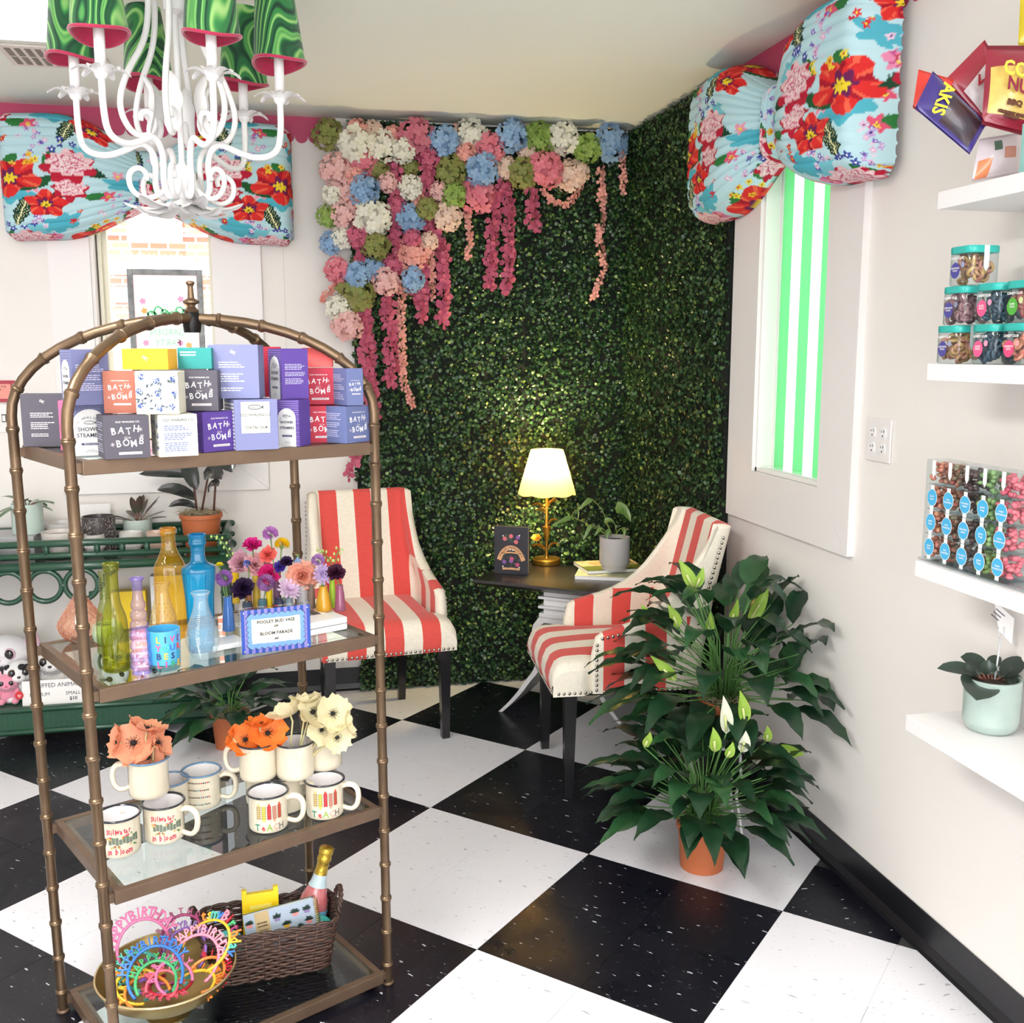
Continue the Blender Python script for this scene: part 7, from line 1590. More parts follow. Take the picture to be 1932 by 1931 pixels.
# ================================================================== RIGHT WALL SHELVES and what stands on them
SX=1.372; SYE=2.02; shw=mat('shelf_laminate','#efecec',.28)
def wshelf(z,label):
    e=T('wall_shelf',label,'shelf',(WX-.001,SYE,z),0,None); mb=MB(); mb.box(SX-WX,0,-2.6,0,-.036,0,bev=.001); mb.obj('shelf_board',shw,e); return e
ZW=[1.869,1.509,1.073,.711]
for z,l in zip(ZW,('highest white wall shelf, holding the snack bags','second white wall shelf from the top, holding candy jars','third white wall shelf, holding clear candy cubes','lowest white wall shelf, holding a potted plant')): wshelf(z,l)
def atcol(px,x): return atx(px,800,x)
teal=mat('jar_teal','#2fb3aa',.35); jgl=glass('jar_clear','#f6fafa','#c9d3d6',dens=.02,ior=1.45); prl=mat('seal_strip','#d9e4e4',.35)
candym={k:mat('candy_'+k,c,.45,coat=.3,var=.6,vscale=60,col2=c2) for k,(c,c2) in dict(lemon=('#b56a6e','#d6c148'),plum=('#8a5a68','#b58a88'),blue=('#3c5a70','#20384c'),mel=('#e0606e','#4f8a4a'),rose=('#d0706a','#e8b07a'),orange=('#d9553a','#e88a5a'),multi=('#b9564a','#3fa07c'),dark=('#4a3036','#6b5248'),frog=('#6e9a5c','#a9c27c'),berry=('#d0566c','#ea8a90')).items()}
VF=lambda w_,y_,z_: Matrix(((0,0,-1,y_),(-1,0,0,w_),(0,1,0,z_),(0,0,0,1)))    # face towards -x
def jar(px,z,cand,lab,labc,l1,l2,dot):
    y=atcol(px,1.425).y; e=T('candy_jar',lab,'jar',(1.425,y,z+.0004),0,'square candy jars with teal lids'); s=.0375; h=.080
    def sq_(r,zz,n=28): return [(r*math.cos(a)/((abs(math.cos(a))**6+abs(math.sin(a))**6)**(1/6)),r*math.sin(a)/((abs(math.cos(a))**6+abs(math.sin(a))**6)**(1/6)),zz) for a in [2*PI*k/n for k in range(n)]]
    mb=MB(); mb.ring([sq_(s*.95,0),sq_(s,.003),sq_(s,.064),sq_(s*.97,.067)],cap=(True,False)); mb.obj('jar_glass',jgl,e,auto=40)
    mb=MB(); mb.ring([sq_(s*.99,.0655),sq_(s*1.01,.067),sq_(s*1.01,.078),sq_(s*.98,.080)]); mb.obj('jar_lid',teal,e,auto=40)
    mb=MB(); rs=random.Random(int(px*7)); 
    for k in range(44):
        c=(rs.uniform(-.72,.72)*s,rs.uniform(-.72,.72)*s,.010+rs.uniform(0,.048)); t=[2*PI*q/9 for q in range(9)]; R_=rs.uniform(.007,.010); mb.at(Mx(c,(rs.uniform(0,3),rs.uniform(0,3),0))); mb.tube([(R_*math.cos(a),R_*math.sin(a),0) for a in t],.0042,5,closed=True)
    mb.obj('candies',candym[cand],e,True,kind='stuff')
    M=VF(0,-s-.0006,.034); mb=MB(); mb.at(M@Mx((-.009,-.003,0))); mb.poly([(.0150*math.cos(a),.0165*math.sin(a),0) for a in [2*PI*k/28 for k in range(28)]]); mb.obj('round_label',mat('label_'+labc.strip('#'),labc,.5),e)
    text(e,l1+'\n'+l2,.0052,inkw,M@Mx((-.009,-.001,.0005)),bold=.0001); text(e,'CANDY CLUB',.0068,inkw,M@Mx((-.004,.022,.0003)),bold=.0002)
    mb=MB(); mb.at(M@Mx((.0145,.008,.0001))); mb.poly([(.0062*math.cos(a),.0062*math.sin(a),0) for a in [2*PI*k/18 for k in range(18)]]); mb.obj('dot_label',mat('label_'+dot.strip('#'),dot,.5),e)
    mb=MB(); mb.box(-.006,.006,-s-.0012,-s-.0004,.036,.0795); mb.poly([(-.006,-s-.0008,.036),(.006,-s-.0008,.036),(0,-s-.0008,.027)]); mb.box(-.006,.006,-s-.001,.0,.0800,.0808); mb.obj('seal_strip',prl,e)
    return e
zj=ZW[1]
jar(1803,zj,'lemon','candy jar with violet label, bottom left of the stack','#4a4896','LEMONADE','RINGS','#9aa0c0')
jar(1871,zj,'blue','dark blue candy jar with pink label in the bottom row','#e05a8c','SWEET','SPRITZ','#f09ab8')
jar(1930,zj,'rose','candy jar with raspberry label at the right of the bottom row','#dc4a7c','RAINBOW','BITES','#e0a0a0')
jar(1810,zj+.0812,'plum','candy jar with violet label in the middle of the left column','#4a4896','LEMONADE','RINGS','#8a8ea8')
jar(1873,zj+.0812,'blue','dark blue candy jar with pink label in the second row','#e05a8c','SWEET','SPRITZ','#f09ab8')
jar(1931,zj+.0812,'mel','melon coloured candy jar with green label in the second row','#4fa83c','SUPER','SOUR','#c9cf9c')
jar(1818,zj+.1624,'lemon','topmost candy jar, alone in the third row','#4a4896','LEMONADE','RINGS','#9aa0c0')
# clear candy cubes
cub=glass('cube_clear','#f8fbfb','#cdd6da',dens=.01,ior=1.45); cs=.0545; zc3=ZW[2]+.006
e=T('acrylic_tray','clear acrylic tray under the candy cubes','tray',(1.43,atcol(1777,1.40).y-.1,ZW[2]+.0002),0); mb=MB(); mb.box(-.045,.045,-.42,.135,0,.005); mb.obj('tray',cub,e)
y_0=atcol(1779,1.405).y
cols=[('rose','orange peach sweets'),('multi','mixed green and orange sweets'),('dark','dark liquorice sweets'),('frog','green frog sweets'),('berry','pink berry sweets')]
wd_=['peach\nbears','sour\nbutterflies','chocolate\nraisins','green\nfrogs','sweet\nstrawberries']
rown=['bottom','second','third','top']
for c_ in range(7):
    for r_ in range(4):
        k,desc=cols[c_ if c_<5 else 4]; y=y_0-c_*(cs+.0022); 
        if c_>=5: continue
        e=T('candy_cube',f'clear cube of {desc}, {rown[r_]} row of the cube display','candy box',(1.418,y,zc3+r_*(cs+.0008)),0,'clear cubes of sweets on the third shelf'); h=cs/2
        mb=MB(); mb.box(-h,h,-h,h,0,cs,bev=.0012); mb.obj('cube_shell',cub,e)
        mb=MB(); rs=random.Random(c_*10+r_)
        for q in range(40): mb.ell((rs.uniform(-.78,.78)*h,rs.uniform(-.78,.78)*h,.006+rs.uniform(0,.042)),rs.uniform(.005,.0085),rs.uniform(.005,.0085),rs.uniform(.004,.007),7,5)
        mb.obj('sweets',candym[k],e,True,kind='stuff')
        M=VF(0,-h-.0006,cs/2)
        mb=MB(); mb.at(M); 
        if r_<3: mb.quad((-.006,-.0272,0),(.006,-.0272,0),(.006,.0272,0),(-.006,.0272,0))
        else: mb.poly([(-.006,.0272,0),(-.006,-.002,0),(0,-.012,0),(.006,-.002,0),(.006,.0272,0)])
        mb.obj('paper_band',mat('band_white','#f2f1ee' if c_<4 else '#f2f1ee',.5),e)
        if r_<3:
            mb=MB(); mb.at(M); mb.poly([(.0178*math.cos(a),.0195*math.sin(a),.0003) for a in [2*PI*k_/32 for k_ in range(32)]]); mb.obj('label_ring',MATS['band_white'],e)
            mb=MB(); mb.at(M); mb.poly([(.0165*math.cos(a),.0182*math.sin(a),.0006) for a in [2*PI*k_/32 for k_ in range(32)]]); mb.obj('round_label',mat('label_skyblue','#47aedd',.45),e)
            text(e,wd_[c_],.0062,inkw,M@Mx((0,0,.0009)),bold=.0001)
# snack bags heaped on the highest shelf
def bag(label,c4,D,bulge,col,prints,seed,zmin=None,rot=None):
    """c4: tl,tr,br,bl pixels of the bag's outline at camera distance D"""
    pts=[Vector(CO+(RT*((x-966)/CAM_F)+UP*((965.5-y)/CAM_F)+FW)*D) for x,y in c4]; dd=[0,0,0,0]
    c=sum(pts,Vector())/4; e=T('snack_bag',label,'snack bag',tuple(c),0,'snack bags heaped on the highest shelf'); q=[p-c for p in pts]
    nrm=((q[1]-q[0]).cross(q[3]-q[0])).normalized(); 
    if nrm.dot(Vector(CO)-c)<0: nrm=-nrm
    rs=random.Random(seed)
    def f(sg):
        def g(u,v):
            p=q[0]*(1-u)*(1-v)+q[1]*u*(1-v)+q[2]*u*v+q[3]*(1-u)*v; b=(math.sin(PI*u)**.6)*(max(0,math.sin(PI*min(1,max(0,(v-.06)/.88))))**.6); cr=.12*math.sin(u*17+v*5+seed)*b*math.sin(v*3)
            return p+nrm*sg*bulge*(b+cr*.35)
        return g
    m=mat('foil_'+col.strip('#'),col,.28,coat=.4,bump=.25,bscale=35); mb=MB(); mb.grid(f(1),18,20); mb.grid(f(-1),18,20); mb.obj('bag_body',m,e,True)
    for pr in prints:
        if pr[0]=='poly':
            _,uv,cc,lift=pr; mb=MB(); poly=[(u,v) for u,v in uv]
            u0=min(u for u,v in uv);u1=max(u for u,v in uv);v0=min(v for u,v in uv);v1=max(v for u,v in uv)
            g=f(1)
            mb.grid(lambda a,b:g(u0+(u1-u0)*a,v0+(v1-v0)*b)+nrm*lift,10,10); mb.obj('printed_panel',mat('foil_'+cc.strip('#'),cc,.32,coat=.3,var=.3,vscale=30,col2='#5a2c1c' if cc in('#e0bf62','#2b2030','#e9dfe2') else cc),e,True)
        else:
            _,s_,u,v,sz,cc,ang=pr; g=f(1); o=g(u,v)+nrm*.006; ux=(g(min(1,u+.05),v)-g(max(0,u-.05),v)).normalized(); nz=nrm; uy=nz.cross(ux).normalized(); 
            if uy.dot(g(u,v-.05)-g(u,v+.05))<0: uy=-uy
            M=Matrix(((ux.x,uy.x,nz.x,o.x),(ux.y,uy.y,nz.y,o.y),(ux.z,uy.z,nz.z,o.z),(0,0,0,1))); text(e,s_,sz,mat('print_'+cc.strip('#'),cc,.4),M@Mx((0,0,0),(0,0,R(ang))),bold=.0008,ext=.0006)
    return e
bag('floral patterned pouch standing at the bottom of the heap',[(1848,262),(1925,250),(1922,328),(1833,344)],2.10,.022,'#ded2d8',[('poly',[(.04,.55),(.30,.95)],'#e58a5c',.0006),('poly',[(.55,.35),(.85,.62)],'#c98a78',.0006),('poly',[(.32,.15),(.5,.4)],'#4c6a58',.0006)],1)
bag('dark red and white pouch behind the purple bag',[(1858,75),(1900,150),(1860,240),(1782,152)],2.13,.020,'#a31f38',[('poly',[(.35,.15),(.95,.9)],'#e9dfe2',.0008),('text','VI',.50,.62,.030,'#b3172f',28)],2)
bag('dark red corn snack bag with yellow lettering at the right edge',[(1862,86),(1965,86),(1952,262),(1852,235)],2.02,.030,'#8f1c34',[('poly',[(.06,.30),(.98,.86)],'#e0bf62',.0008),('text','CORN',.62,.38,.038,'#f2ea4e',3),('text','NUTS',.64,.56,.036,'#8a1838',2),('text','BBQ',.46,.74,.015,'#5a2c1c',0),('text','CRUNCHY CORN\nKERNELS',.46,.86,.007,'#5a2c1c',0)],3)
bag('bright red bag behind the purple one at the left',[(1733,131),(1800,150),(1770,240),(1722,203)],2.10,.014,'#e2382c',[],4)
bag('purple and black snack bag with yellow lettering, leaning left',[(1760,134),(1862,232),(1829,292),(1726,205)],2.04,.022,'#3b2a7c',[('poly',[(.38,.12),(.92,.9)],'#2b2030',.0008),('text','AKIS',.27,.52,.034,'#f2e63c',-92+20)],5)
bag('narrow yellow bag at the top right of the heap',[(1925,-5),(1960,-5),(1958,90),(1921,85)],2.06,.012,'#c9b414',[],6)
e=T('mint_tin','pale green and pink carton at the right end of the highest shelf','box',(1.405,1.800,ZW[0]),0); mb=MB(); mb.box(-.012,.05,-.06,.0,0,.095,bev=.001); mb.obj('box_body',mat('mint_green','#8fc2bc',.4),e)
# potted plant with a price pick on the lowest shelf
z=ZW[3]+.0004; P=base(1866,1391,z,.055); rp=103/2*depth(P)/CAM_F*.98; e=T('potted_plant','grey-green ribbed pot with dark round-leaved plant on the lowest wall shelf','plant',tuple(P),0); hp=topz(P,1278)-z
pgm=mat('pot_celadon','#a9bdb6',.3,coat=.35,var=.35,vscale=24,col2='#c2cfc8'); mb=MB(); pr=[(0,.0004),(rp*.78,.0004),(rp*.90,hp*.06),(rp*.97,hp*.16)]
for k in range(40): pr.append((rp*(.975+.012*(k%2)+.02*k/40),hp*(.17+.80*k/40)))
pr+=[(rp,hp),(rp-.005,hp),(rp-.006,hp*.85)]; mb.lathe(pr,40,cap=(True,False)); mb.obj('pot_body',pgm,e,auto=60)
mb=MB(); mb.lathe([(rp-.0055,hp*.9),(0,hp*.92)],28,cap=(False,True)); mb.obj('soil',mat('potting_soil','#3a2a20',.95,bump=.8,bscale=120),e)
dkl=lfm('dark_round','#3a4b40','#2a2c2c'); P_=P
for (a,b,c,w_,dy) in (((1858,1283),(1825,1262),(1768,1262),.020,-.01),((1860,1283),(1845,1250),(1812,1240),.024,.02),((1866,1283),(1862,1262),(1866,1246),.018,0),((1872,1283),(1868,1248),(1888,1240),.014,.03),((1880,1285),(1905,1262),(1935,1243),.022,0),((1855,1290),(1845,1292),(1842,1322),.040,-.065),((1882,1288),(1910,1278),(1930,1300),.020,-.02),((1858,1285),(1835,1272),(1822,1262),.018,-.03),((1876,1286),(1900,1270),(1912,1262),.020,-.03)):
    mb=MB(); p0=pl2(*a); mb.tube([p0,p0.lerp(pl2(*b,dy),.5)],.0025,5,m=1); leafblade(mb,p0.lerp(pl2(*b,dy),.4),pl2(*b,dy),pl2(*c,dy*1.5),w_,0,.3,8,up=tuple(-fh*.5+Vector((0,0,.85))),shape='oval'); mb.obj('leaf',[dkl,mat('stem_red','#8a5648',.5)],e,True)
mb=MB(); a,b,c=pl2(1876,1290),pl2(1888,1205),pl2(1886,1180); mb.tube([a,b],.0022,6); 
for s in (-1,1): mb.tube([b,b+rt*s*.006+Vector((0,0,.004)),b+rt*s*.006+Vector((0,0,.026))],.0011,5)
mb.obj('price_pick',mat('clear_plastic','#d9dce0',.15,coat=.6),e,True)
mb=MB(); q=[pl2(1876,1135),pl2(1914,1168),pl2(1909,1216),pl2(1884,1190)]; mb.poly(q); mb.poly([v+fh*.0008 for v in q][::-1]); cd=mb.obj('price_card',mat('card_paper','#f3f0ee',.6),e)
ux=(q[1]-q[0]).normalized(); nz=ux.cross((q[3]-q[0]).normalized()).normalized(); nz=nz if nz.dot(-fh)>0 else -nz; uy=nz.cross(ux)
o=q[0].lerp(q[1],.5)-uy*.018+nz*.0006; mb=MB(); mb.at(Matrix(((ux.x,uy.x,nz.x,o.x),(ux.y,uy.y,nz.y,o.y),(ux.z,uy.z,nz.z,o.z),(0,0,0,1)))); rowlines(mb,-.016,.014,-.012,.012,3,random.Random(6),0,.3); mb.obj('small_print',inkd,e)
# four-socket outlet
e=T('wall_outlet','white double outlet plate with four sockets beside the striped window','outlet',(WX-.001,2.512,1.297),0); mb=MB(); mb.box(-.006,0,-.058,.058,-.058,.058,bev=.002); mb.obj('plate',trimw,e)
for yy in (-.025,.025):
    for zz in (-.021,.021):
        mb=MB(); mb.at(Matrix.Translation((-.006,yy,zz))); mb.ring([[(-d,.0135*math.cos(a),max(-.0135,min(.0135,.017*math.sin(a)))) for a in [2*PI*k/24 for k in range(24)]] for d in (0,.0025)]); so=mb.obj('socket',mat('socket_white','#f4f2f2',.3),e)
        mb=MB()
        for dy,l in ((-.0055,.0045),(.0055,.0035)): mb.box(-.0094,-.0084,yy+dy-.0008,yy+dy+.0008,zz+.001,zz+.001+l*1.6)
        mb.box(-.0094,-.0084,yy-.002,yy+.002,zz-.010,zz-.006); mb.obj('socket_slots',mat('slot_dark','#3a3a3e',.6),so)
# ================================================================== CHANDELIER
wm=mat('white_metal','#f0eeee',.38,bump=.1,bscale=80); HB=Vector(CO+(RT*((345-966)/CAM_F)+UP*((965.5-345)/CAM_F)+FW)*2.62); ch=T('chandelier','white scrolled metal chandelier with six green marbled fabric shades','chandelier',tuple(HB),math.atan2(RT[1],RT[0]))
def mk_fab():
    m=bpy.data.materials.new('malachite_fabric'); m.use_nodes=True; nt=m.node_tree; N=nt.nodes; L=nt.links; b=N['Principled BSDF']; b.inputs['Roughness'].default_value=.7; b.inputs['Sheen Weight'].default_value=.4
    tc=N.new('ShaderNodeTexCoord'); oi=N.new('ShaderNodeObjectInfo'); n=N.new('ShaderNodeTexNoise'); n.noise_dimensions='4D'; n.inputs['Scale'].default_value=7; n.inputs['Detail'].default_value=1.2
    mp=N.new('ShaderNodeMapping'); mp.inputs['Scale'].default_value=(1,1,.42); L.new(tc.outputs['Object'],mp.inputs[0]); L.new(mp.outputs[0],n.inputs['Vector']); mm=N.new('ShaderNodeMath'); mm.operation='MULTIPLY'; mm.inputs[1].default_value=30; L.new(oi.outputs['Random'],mm.inputs[0]); L.new(mm.outputs[0],n.inputs['W'])
    s=N.new('ShaderNodeMath'); s.operation='MULTIPLY'; s.inputs[1].default_value=120; L.new(n.outputs[0],s.inputs[0]); si=N.new('ShaderNodeMath'); si.operation='SINE'; L.new(s.outputs[0],si.inputs[0]); s2=N.new('ShaderNodeMath'); s2.operation='MULTIPLY'; s2.inputs[1].default_value=330; L.new(n.outputs[0],s2.inputs[0]); si2=N.new('ShaderNodeMath'); si2.operation='SINE'; L.new(s2.outputs[0],si2.inputs[0])
    ad=N.new('ShaderNodeMath'); ad.operation='MULTIPLY_ADD'; ad.inputs[1].default_value=.45; L.new(si2.outputs[0],ad.inputs[0]); L.new(si.outputs[0],ad.inputs[2])
    mr=N.new('ShaderNodeMapRange'); mr.inputs[1].default_value=-1.4; mr.inputs[2].default_value=1.4; L.new(ad.outputs[0],mr.inputs[0]); cr=N.new('ShaderNodeValToRGB'); L.new(mr.outputs[0],cr.inputs[0]); e=cr.color_ramp.elements
    e[0].position=0; e[0].color=lin('#12402c'); e[1].position=1; e[1].color=lin('#b4e48c'); a=e.new(.35); a.color=lin('#1f6a3c'); a=e.new(.6); a.color=lin('#3f9a50'); a=e.new(.8); a.color=lin('#7cc868')
    L.new(cr.outputs[0],b.inputs['Base Color']); t=N.new('ShaderNodeBsdfTranslucent'); L.new(cr.outputs[0],t.inputs[0]); ms=N.new('ShaderNodeMixShader'); ms.inputs[0].default_value=.3; L.new(b.outputs[0],ms.inputs[1]); L.new(t.outputs[0],ms.inputs[2]); L.new(ms.outputs[0],N['Material Output'].inputs[0]); return m
fab=mk_fab(); trimr=mat('raspberry_velvet','#b81c4c',.7,sheen=.5)
def sm(pts,k=3):
    P=[Vector(p) for p in pts]
    for _ in range(k):
        Q=[P[0]]
        for i in range(len(P)-1): Q+= [P[i]*.75+P[i+1]*.25, P[i]*.25+P[i+1]*.75]
        P=Q+[P[-1]]
    return P
def polar(a,pts): c,s=math.cos(a),math.sin(a); return [(r*c,r*s,z) for r,z in pts]
def acleaf(par,a,pts,w_,nm='acanthus_leaf',tw=0):
    """lobed metal leaf following a path in the radial plane"""
    P=sm(polar(a,pts),2); n=len(P); side=Vector((-math.sin(a),math.cos(a),0)); mb=MB(); rows=[]
    for i,p in enumerate(P):
        t=i/(n-1); d=(P[min(n-1,i+1)]-P[max(0,i-1)]).normalized(); nn=side.cross(d); lob=.72+.28*abs(math.sin(t*PI*3.2)); ww=w_*math.sin(PI*min(1,.12+t*.9))**.7*lob*(1-.1*t)
        if i==n-1: ww=.0006
        rows.append([p-side*ww+nn*ww*.35,p-side*ww*.5,p+nn*.0015,p+side*ww*.5,p+side*ww+nn*ww*.35])
    i0=mb.vs([q for r_ in rows for q in r_])
    for i in range(n-1):
        for j in range(4): k=i0+i*5+j; mb.fc((k,k+1,k+6,k+5))
    return mb.obj(nm,wm,par,True)
mb=MB(); mb.lathe([(0,-.045),(.010,-.043),(.018,-.030),(.030,-.020),(.034,-.006),(.034,.022),(.030,.026),(.024,.036),(.010,.046),(.0075,.055),(.0075,.400),(.014,.405),(.026,.410),(.028,.440),(.028,.470),(.018,.480),(.010,.490),(.008,HB.z*0+.545)],28); mb.obj('centre_column',wm,ch,auto=50)
mb=MB(); mb.lathe([(0,ZC-HB.z-.03),(.03,ZC-HB.z-.028),(.055,ZC-HB.z-.010),(.058,ZC-HB.z-.001)],28); mb.obj('ceiling_canopy',wm,ch,auto=50)
ZBOB=.205; RBOB=.250
for k,ad in enumerate((-115,-55,5,65,125,185)):
    a=R(ad); mb=MB(); pts=sm(polar(a,[(.020,-.010),(.045,-.045),(.070,-.020),(.062,.060),(.090,.100),(.140,.075),(.190,.060),(.240,.075),(RBOB,.130),(RBOB,.195)]),3); mb.tube(pts,.0082,8); arm=mb.obj('arm',wm,ch,True)
    a2=a+R(30); 
    mb=MB(); mb.tube(sm(polar(a2,[(.028,.445),(.050,.500),(.068,.480),(.062,.420),(.075,.330),(.125,.250),(.150,.170),(.125,.110),(.085,.100),(.060,.130),(.070,.165),(.095,.160),(.098,.140)]),3),.0076,8); mb.obj('upper_scroll',wm,ch,True)
    mb=MB(); mb.tube(sm(polar(a2,[(.030,.010),(.050,-.030),(.095,-.050),(.130,-.030),(.135,.010),(.110,.030),(.088,.015),(.092,-.002)]),3),.0068,8); mb.obj('lower_scroll',wm,ch,True)
    acleaf(ch,a2,[(.075,.110),(.060,.170),(.060,.220),(.085,.250)],.026)
    acleaf(ch,a,[(.010,-.038),(.060,-.060),(.110,-.062),(.150,-.048)],.030,'lower_leaf'); acleaf(ch,a2,[(.010,-.040),(.050,-.072),(.090,-.078),(.118,-.064)],.026,'lower_leaf')
    # bobeche of spread leaves
    cx,cy=RBOB*math.cos(a),RBOB*math.sin(a)
    hold=MB(); hold.lathe([(.004,.190),(.013,.198),(.016,.206),(.014,.214)],16,cx=cx,cy=cy); ho=hold.obj('candle_cup',wm,ch,True)
    for q in range(6):
        b=a+q*PI/3+.4; mb=MB(); P=[Vector((cx+r_*math.cos(b),cy+r_*math.sin(b),z)) for r_,z in ((.008,.200),(.026,.214),(.048,.216),(.066,.204))]; side=Vector((-math.sin(b),math.cos(b),0)); rows=[]
        P=sm([tuple(p) for p in P],2); n=len(P)
        for i,p in enumerate(P):
            t=i/(n-1); ww=.015*math.sin(PI*min(1,.15+t*.85))**.8*(.75+.25*abs(math.sin(t*9))); ww=.0005 if i==n-1 else ww; rows.append([p-side*ww+Vector((0,0,.004)),p,p+side*ww+Vector((0,0,.004))])
        i0=mb.vs([v for r_ in rows for v in r_])
        for i in range(n-1):
            for j in range(2): kk=i0+i*3+j; mb.fc((kk,kk+1,kk+4,kk+3))
        mb.obj('leaf',wm,ho,True)
    mb=MB(); mb.lathe([(.0125,.205),(.0125,.318),(.010,.320)],16,cx=cx,cy=cy,cap=(True,True)); mb.obj('candle_sleeve',mat('candle_white','#f2eeee',.5),ch,True)
    # shade
    zb_,zt2=.292,.490; nr=36; ph=ad*.1; tx_=R(3 if k%2 else -4)
    sh_=MB(); sh_.M=Matrix.Translation((cx,cy,zb_))@Matrix.Rotation(tx_,4,'X')@Matrix.Rotation(tx_*.7,4,'Y')
    def wob(j,t): return 1+.035*math.sin(3*2*PI*j/nr+ph)*(1-t)
    sh_.ring([[((.064-.018*t)*wob(j,t)*math.cos(2*PI*j/nr),(.064-.018*t)*wob(j,t)*math.sin(2*PI*j/nr),(zt2-zb_)*t*.97+.006*math.sin(2*2*PI*j/nr+ph)*(1-t)) for j in range(nr)] for t in [q/8 for q in range(9)]],cap=(False,False)); so=sh_.obj('lamp_shade',fab,ch,True)
    tr_=MB(); tr_.M=sh_.M; tr_.tube([(.0648*wob(j,0)*math.cos(2*PI*j/nr),.0648*wob(j,0)*math.sin(2*PI*j/nr),.006*math.sin(4*PI*j/nr+ph)) for j in range(nr)],.0042,6,closed=True)
    tr_.ring([[(r_*wob(j,0)*math.cos(2*PI*j/nr),r_*wob(j,0)*math.sin(2*PI*j/nr),z_+.006*math.sin(4*PI*j/nr+ph)) for j in range(nr)] for r_,z_ in ((.0635,.001),(.060,.012),(.050,.024),(.038,.030))],cap=(False,False)); tr_.obj('shade_lining',trimr,so,True)
# ================================================================== CEILING: lit fluorescent panel and air vent
p=[atz(x,y,ZC) for x,y in ((-60,78),(100,84),(160,-10))]
e=T('ceiling_light','lit square ceiling panel at the top left corner','ceiling light',(-1.16,3.36,ZC),0); mb=MB(); mb.box(-.30,.62,-.6,.31,-.012,-.001); mb.obj('panel_frame',trimw,e); mb=MB(); mb.box(-.28,.60,-.58,.29,-.0145,-.0121); mb.obj('light_diffuser',mat('diffuser_glow','#fff6fa',.5,emit=1.1),e)
A=atz(20,76,ZC); Bv=atz(112,118,ZC)
e=T('ceiling_vent','white slotted air vent in the ceiling beside the lit panel','vent',(-.70,3.86,ZC),0); vm=mat('vent_cream','#efe3dc',.5); mb=MB(); mb.box(-.16,.16,-.12,.13,-.008,-.0005,bev=.002); mb.obj('vent_frame',vm,e)
for i in range(9):
    for j in range(2):
        mb=MB(); mb.box(-.14+i*.031,-.122+i*.031,-.095+j*.105,-.005+j*.105,-.0095,-.0081); mb.obj('vent_slot',mat('slot_shadow','#8d837c',.8),e)
# ================================================================== POSTER in the back window, seen from behind (reads backwards)
YP=WY+.088; a=aty(238,507,YP); b=aty(381,505,YP); c=aty(383,640,YP); W_=b.x-a.x; z1=a.z; z0=W1['oz0']+.013; z0=1.44
e=T('framed_poster','grey framed garden party poster standing in the back window, seen reversed','poster',(a.x,YP,z0),0); H_=z1-z0
mb=MB(); f_=.024; 
for q in ((0,f_,0,H_),(W_-f_,W_,0,H_),(f_,W_-f_,0,f_),(f_,W_-f_,H_-f_,H_)): mb.box(q[0],q[1],0,.014,q[2],q[3],bev=.002)
mb.obj('poster_frame',mat('frame_grey','#6d6f70',.4,var=.5,vscale=20,col2='#b5b9b9'),e)
mb=MB(); mb.box(f_,W_-f_,.004,.006,f_,H_-f_); mb.obj('poster_sheet',mat('poster_paper','#fbeef0',.6,trans=.75),e)
VP_=Matrix(((-1,0,0,W_/2),(0,0,-1,.0032),(0,1,0,H_/2),(0,0,0,1)))
pg=mat('poster_green','#8fe6c4',.6,trans=.5); text(e,'GARDEN',.040,pg,VP_@Mx((0,-.045,0)),sx=.9); text(e,'PARTY',.040,pg,VP_@Mx((0,-.09,0)),sx=.9); mb=MB(); mb.at(VP_@Mx((0,.03,.0002))); ribbon(mb,[(-.085+.17*t/60+.012*math.sin(t*.62),.022*math.sin(t*.62+1.2)+.012*math.sin(t*.2)) for t in range(61)],.007); mb.obj('script_lettering',mat('poster_mint','#5fdc9c',.6,trans=.5),e)
mb=MB()
for k in range(16): mb.at(VP_@Mx((-.06+.008*k,.028+.012*math.sin(k),.0001),(0,0,k*.7))); mb.poly([(-.012,0,0),(0,-.004,0),(.012,0,0),(0,.004,0)])
mb.obj('poster_leaves',MATS['poster_mint'],e)
for c_,pts in (('#f9c47a',((-.085,.075),(.09,.045),(-.085,-.10))),('#f7b4d8',((-.06,.095),(.095,.085),(-.05,-.09),(.09,-.09)))):
    mb=MB()
    for x,y in pts: mb.at(VP_@Mx((x,y,0))); mb.poly([(.012*(1+.2*math.cos(5*a_))*math.cos(a_),.012*(1+.2*math.cos(5*a_))*math.sin(a_),0) for a_ in [2*PI*k/20 for k in range(20)]])
    mb.obj('poster_flowers',mat('poster_'+c_.strip('#'),c_,.6,trans=.5),e)
mb=MB(); mb.box(0,W_,-.03,.03,-(z0-W1['oz0']-.0125),-.001); mb.obj('poster_stand',mat('cream_box','#f4efdc',.6),e)
# ================================================================== OUTSIDE the back window: street, brick shop, parked van
sd=bpy.data.lights.new('sun','SUN'); sd.energy=7; sd.angle=R(1); sd.color=(1,.97,.93); so_=bpy.data.objects.new('sun',sd); C.objects.link(so_); so_.rotation_euler=(R(38),0,R(-18))
g=MB(); g.box(-30,30,WY+TH+.02,60,-.45,-.30); S(g.obj('ground',mat('pavement','#d8d4cc',.9)),'pale pavement and street outside the back window')
YB=WY+9; bk_=bpy.data.materials.new('brick_wall'); bk_.use_nodes=True; nt=bk_.node_tree; N=nt.nodes; L=nt.links; bt=N.new('ShaderNodeTexBrick'); tc=N.new('ShaderNodeTexCoord'); mp=N.new('ShaderNodeMapping'); mp.inputs['Rotation'].default_value=(R(90),0,0); L.new(tc.outputs['Object'],mp.inputs[0]); L.new(mp.outputs[0],bt.inputs['Vector'])
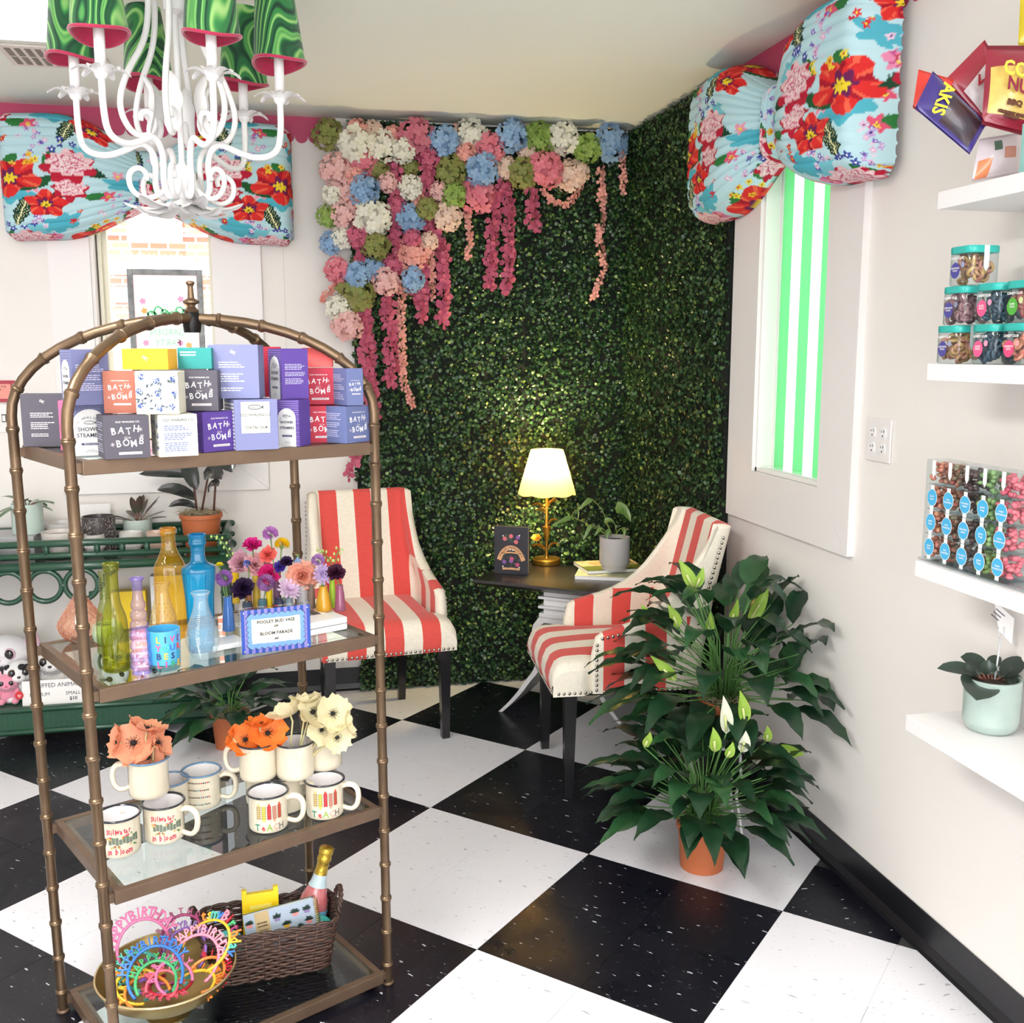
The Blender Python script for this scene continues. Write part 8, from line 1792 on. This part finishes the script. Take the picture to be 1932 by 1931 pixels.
bt.inputs['Color1'].default_value=lin('#e08a6c'); bt.inputs['Color2'].default_value=lin('#d67a5e'); bt.inputs['Mortar'].default_value=lin('#f2e2d8'); bt.inputs['Scale'].default_value=1; bt.inputs['Brick Width'].default_value=.22; bt.inputs['Row Height'].default_value=.085; bt.inputs['Mortar Size'].default_value=.012; L.new(bt.outputs[0],N['Principled BSDF'].inputs['Base Color'])
e=T('brick_building','sunlit brick shop building across the street, seen through the back window','building',(-2.2,YB,-.3),0)
mb=MB(); mb.box(-6,6,0,4,0,5.2); mb.obj('wall',bk_,e)
ob=mat('outside_white','#f6f8fb',.6); obb=mat('outside_blue','#a9c8ee',.6)
zr=lambda row: aty(320,row,YB).z+.3
mb=MB(); mb.box(-6,6,-.12,0,zr(520),zr(497)); mb.obj('white_band',ob,e); mb=MB(); mb.box(-6,6,-.06,0,zr(447),zr(442)); mb.obj('blue_cornice',obb,e)
mb=MB(); x0=aty(242,450,YB).x+2.2; x1=aty(345,450,YB).x+2.2; mb.box(x0,x1,-.10,0,zr(457),zr(405)); mb.obj('shop_sign',ob,e)
for k in range(10):
    mb=MB(); xx=x0+(x1-x0)*(k+.5)/10; mb.box(xx-.02,xx+.02,-.12,-.1,zr(457),zr(448)); mb.obj('sign_slat',obb,e)
mb=MB(); x0=aty(212,560,YB).x+2.2; x1=aty(245,560,YB).x+2.2; mb.box(x0,x1,-.05,0,zr(572),zr(543)); mb.obj('window',mat('outside_window','#7fb0e6',.2),e)
e=T('parked_van','white van parked outside the back window','van',(-1.1,WY+5.2,-.3),0); vz=lambda row: aty(320,row,WY+5.2).z+.3
mb=MB(); mb.box(-2.6,2.4,0,1.8,.35,vz(612),bev=.12); mb.obj('van_body',ob,e)
wx=aty(288,650,WY+5.2).x+1.1
for dx in (0,-2.3):
    mb=MB(); mb.at(Mx((wx+dx,-.02,.36),(R(90),0,0))); mb.lathe([(0,0),(.30,0),(.34,.03),(.34,.2),(0,.2)],32); w_=mb.obj('wheel',mat('tyre','#8d8a90',.7),e,auto=40); mb=MB(); mb.at(Mx((wx+dx,-.045,.36),(R(90),0,0))); mb.lathe([(0,0),(.20,0),(.22,.02),(0,.03)],24); mb.obj('hubcap',mat('hubcap','#d9dce2',.3,metal=.5),w_,auto=40)
mb=MB(); x_=wx+.55; mb.box(x_,x_+1.2,-.01,0,.95,1.0); mb.obj('side_stripe',obb,e)
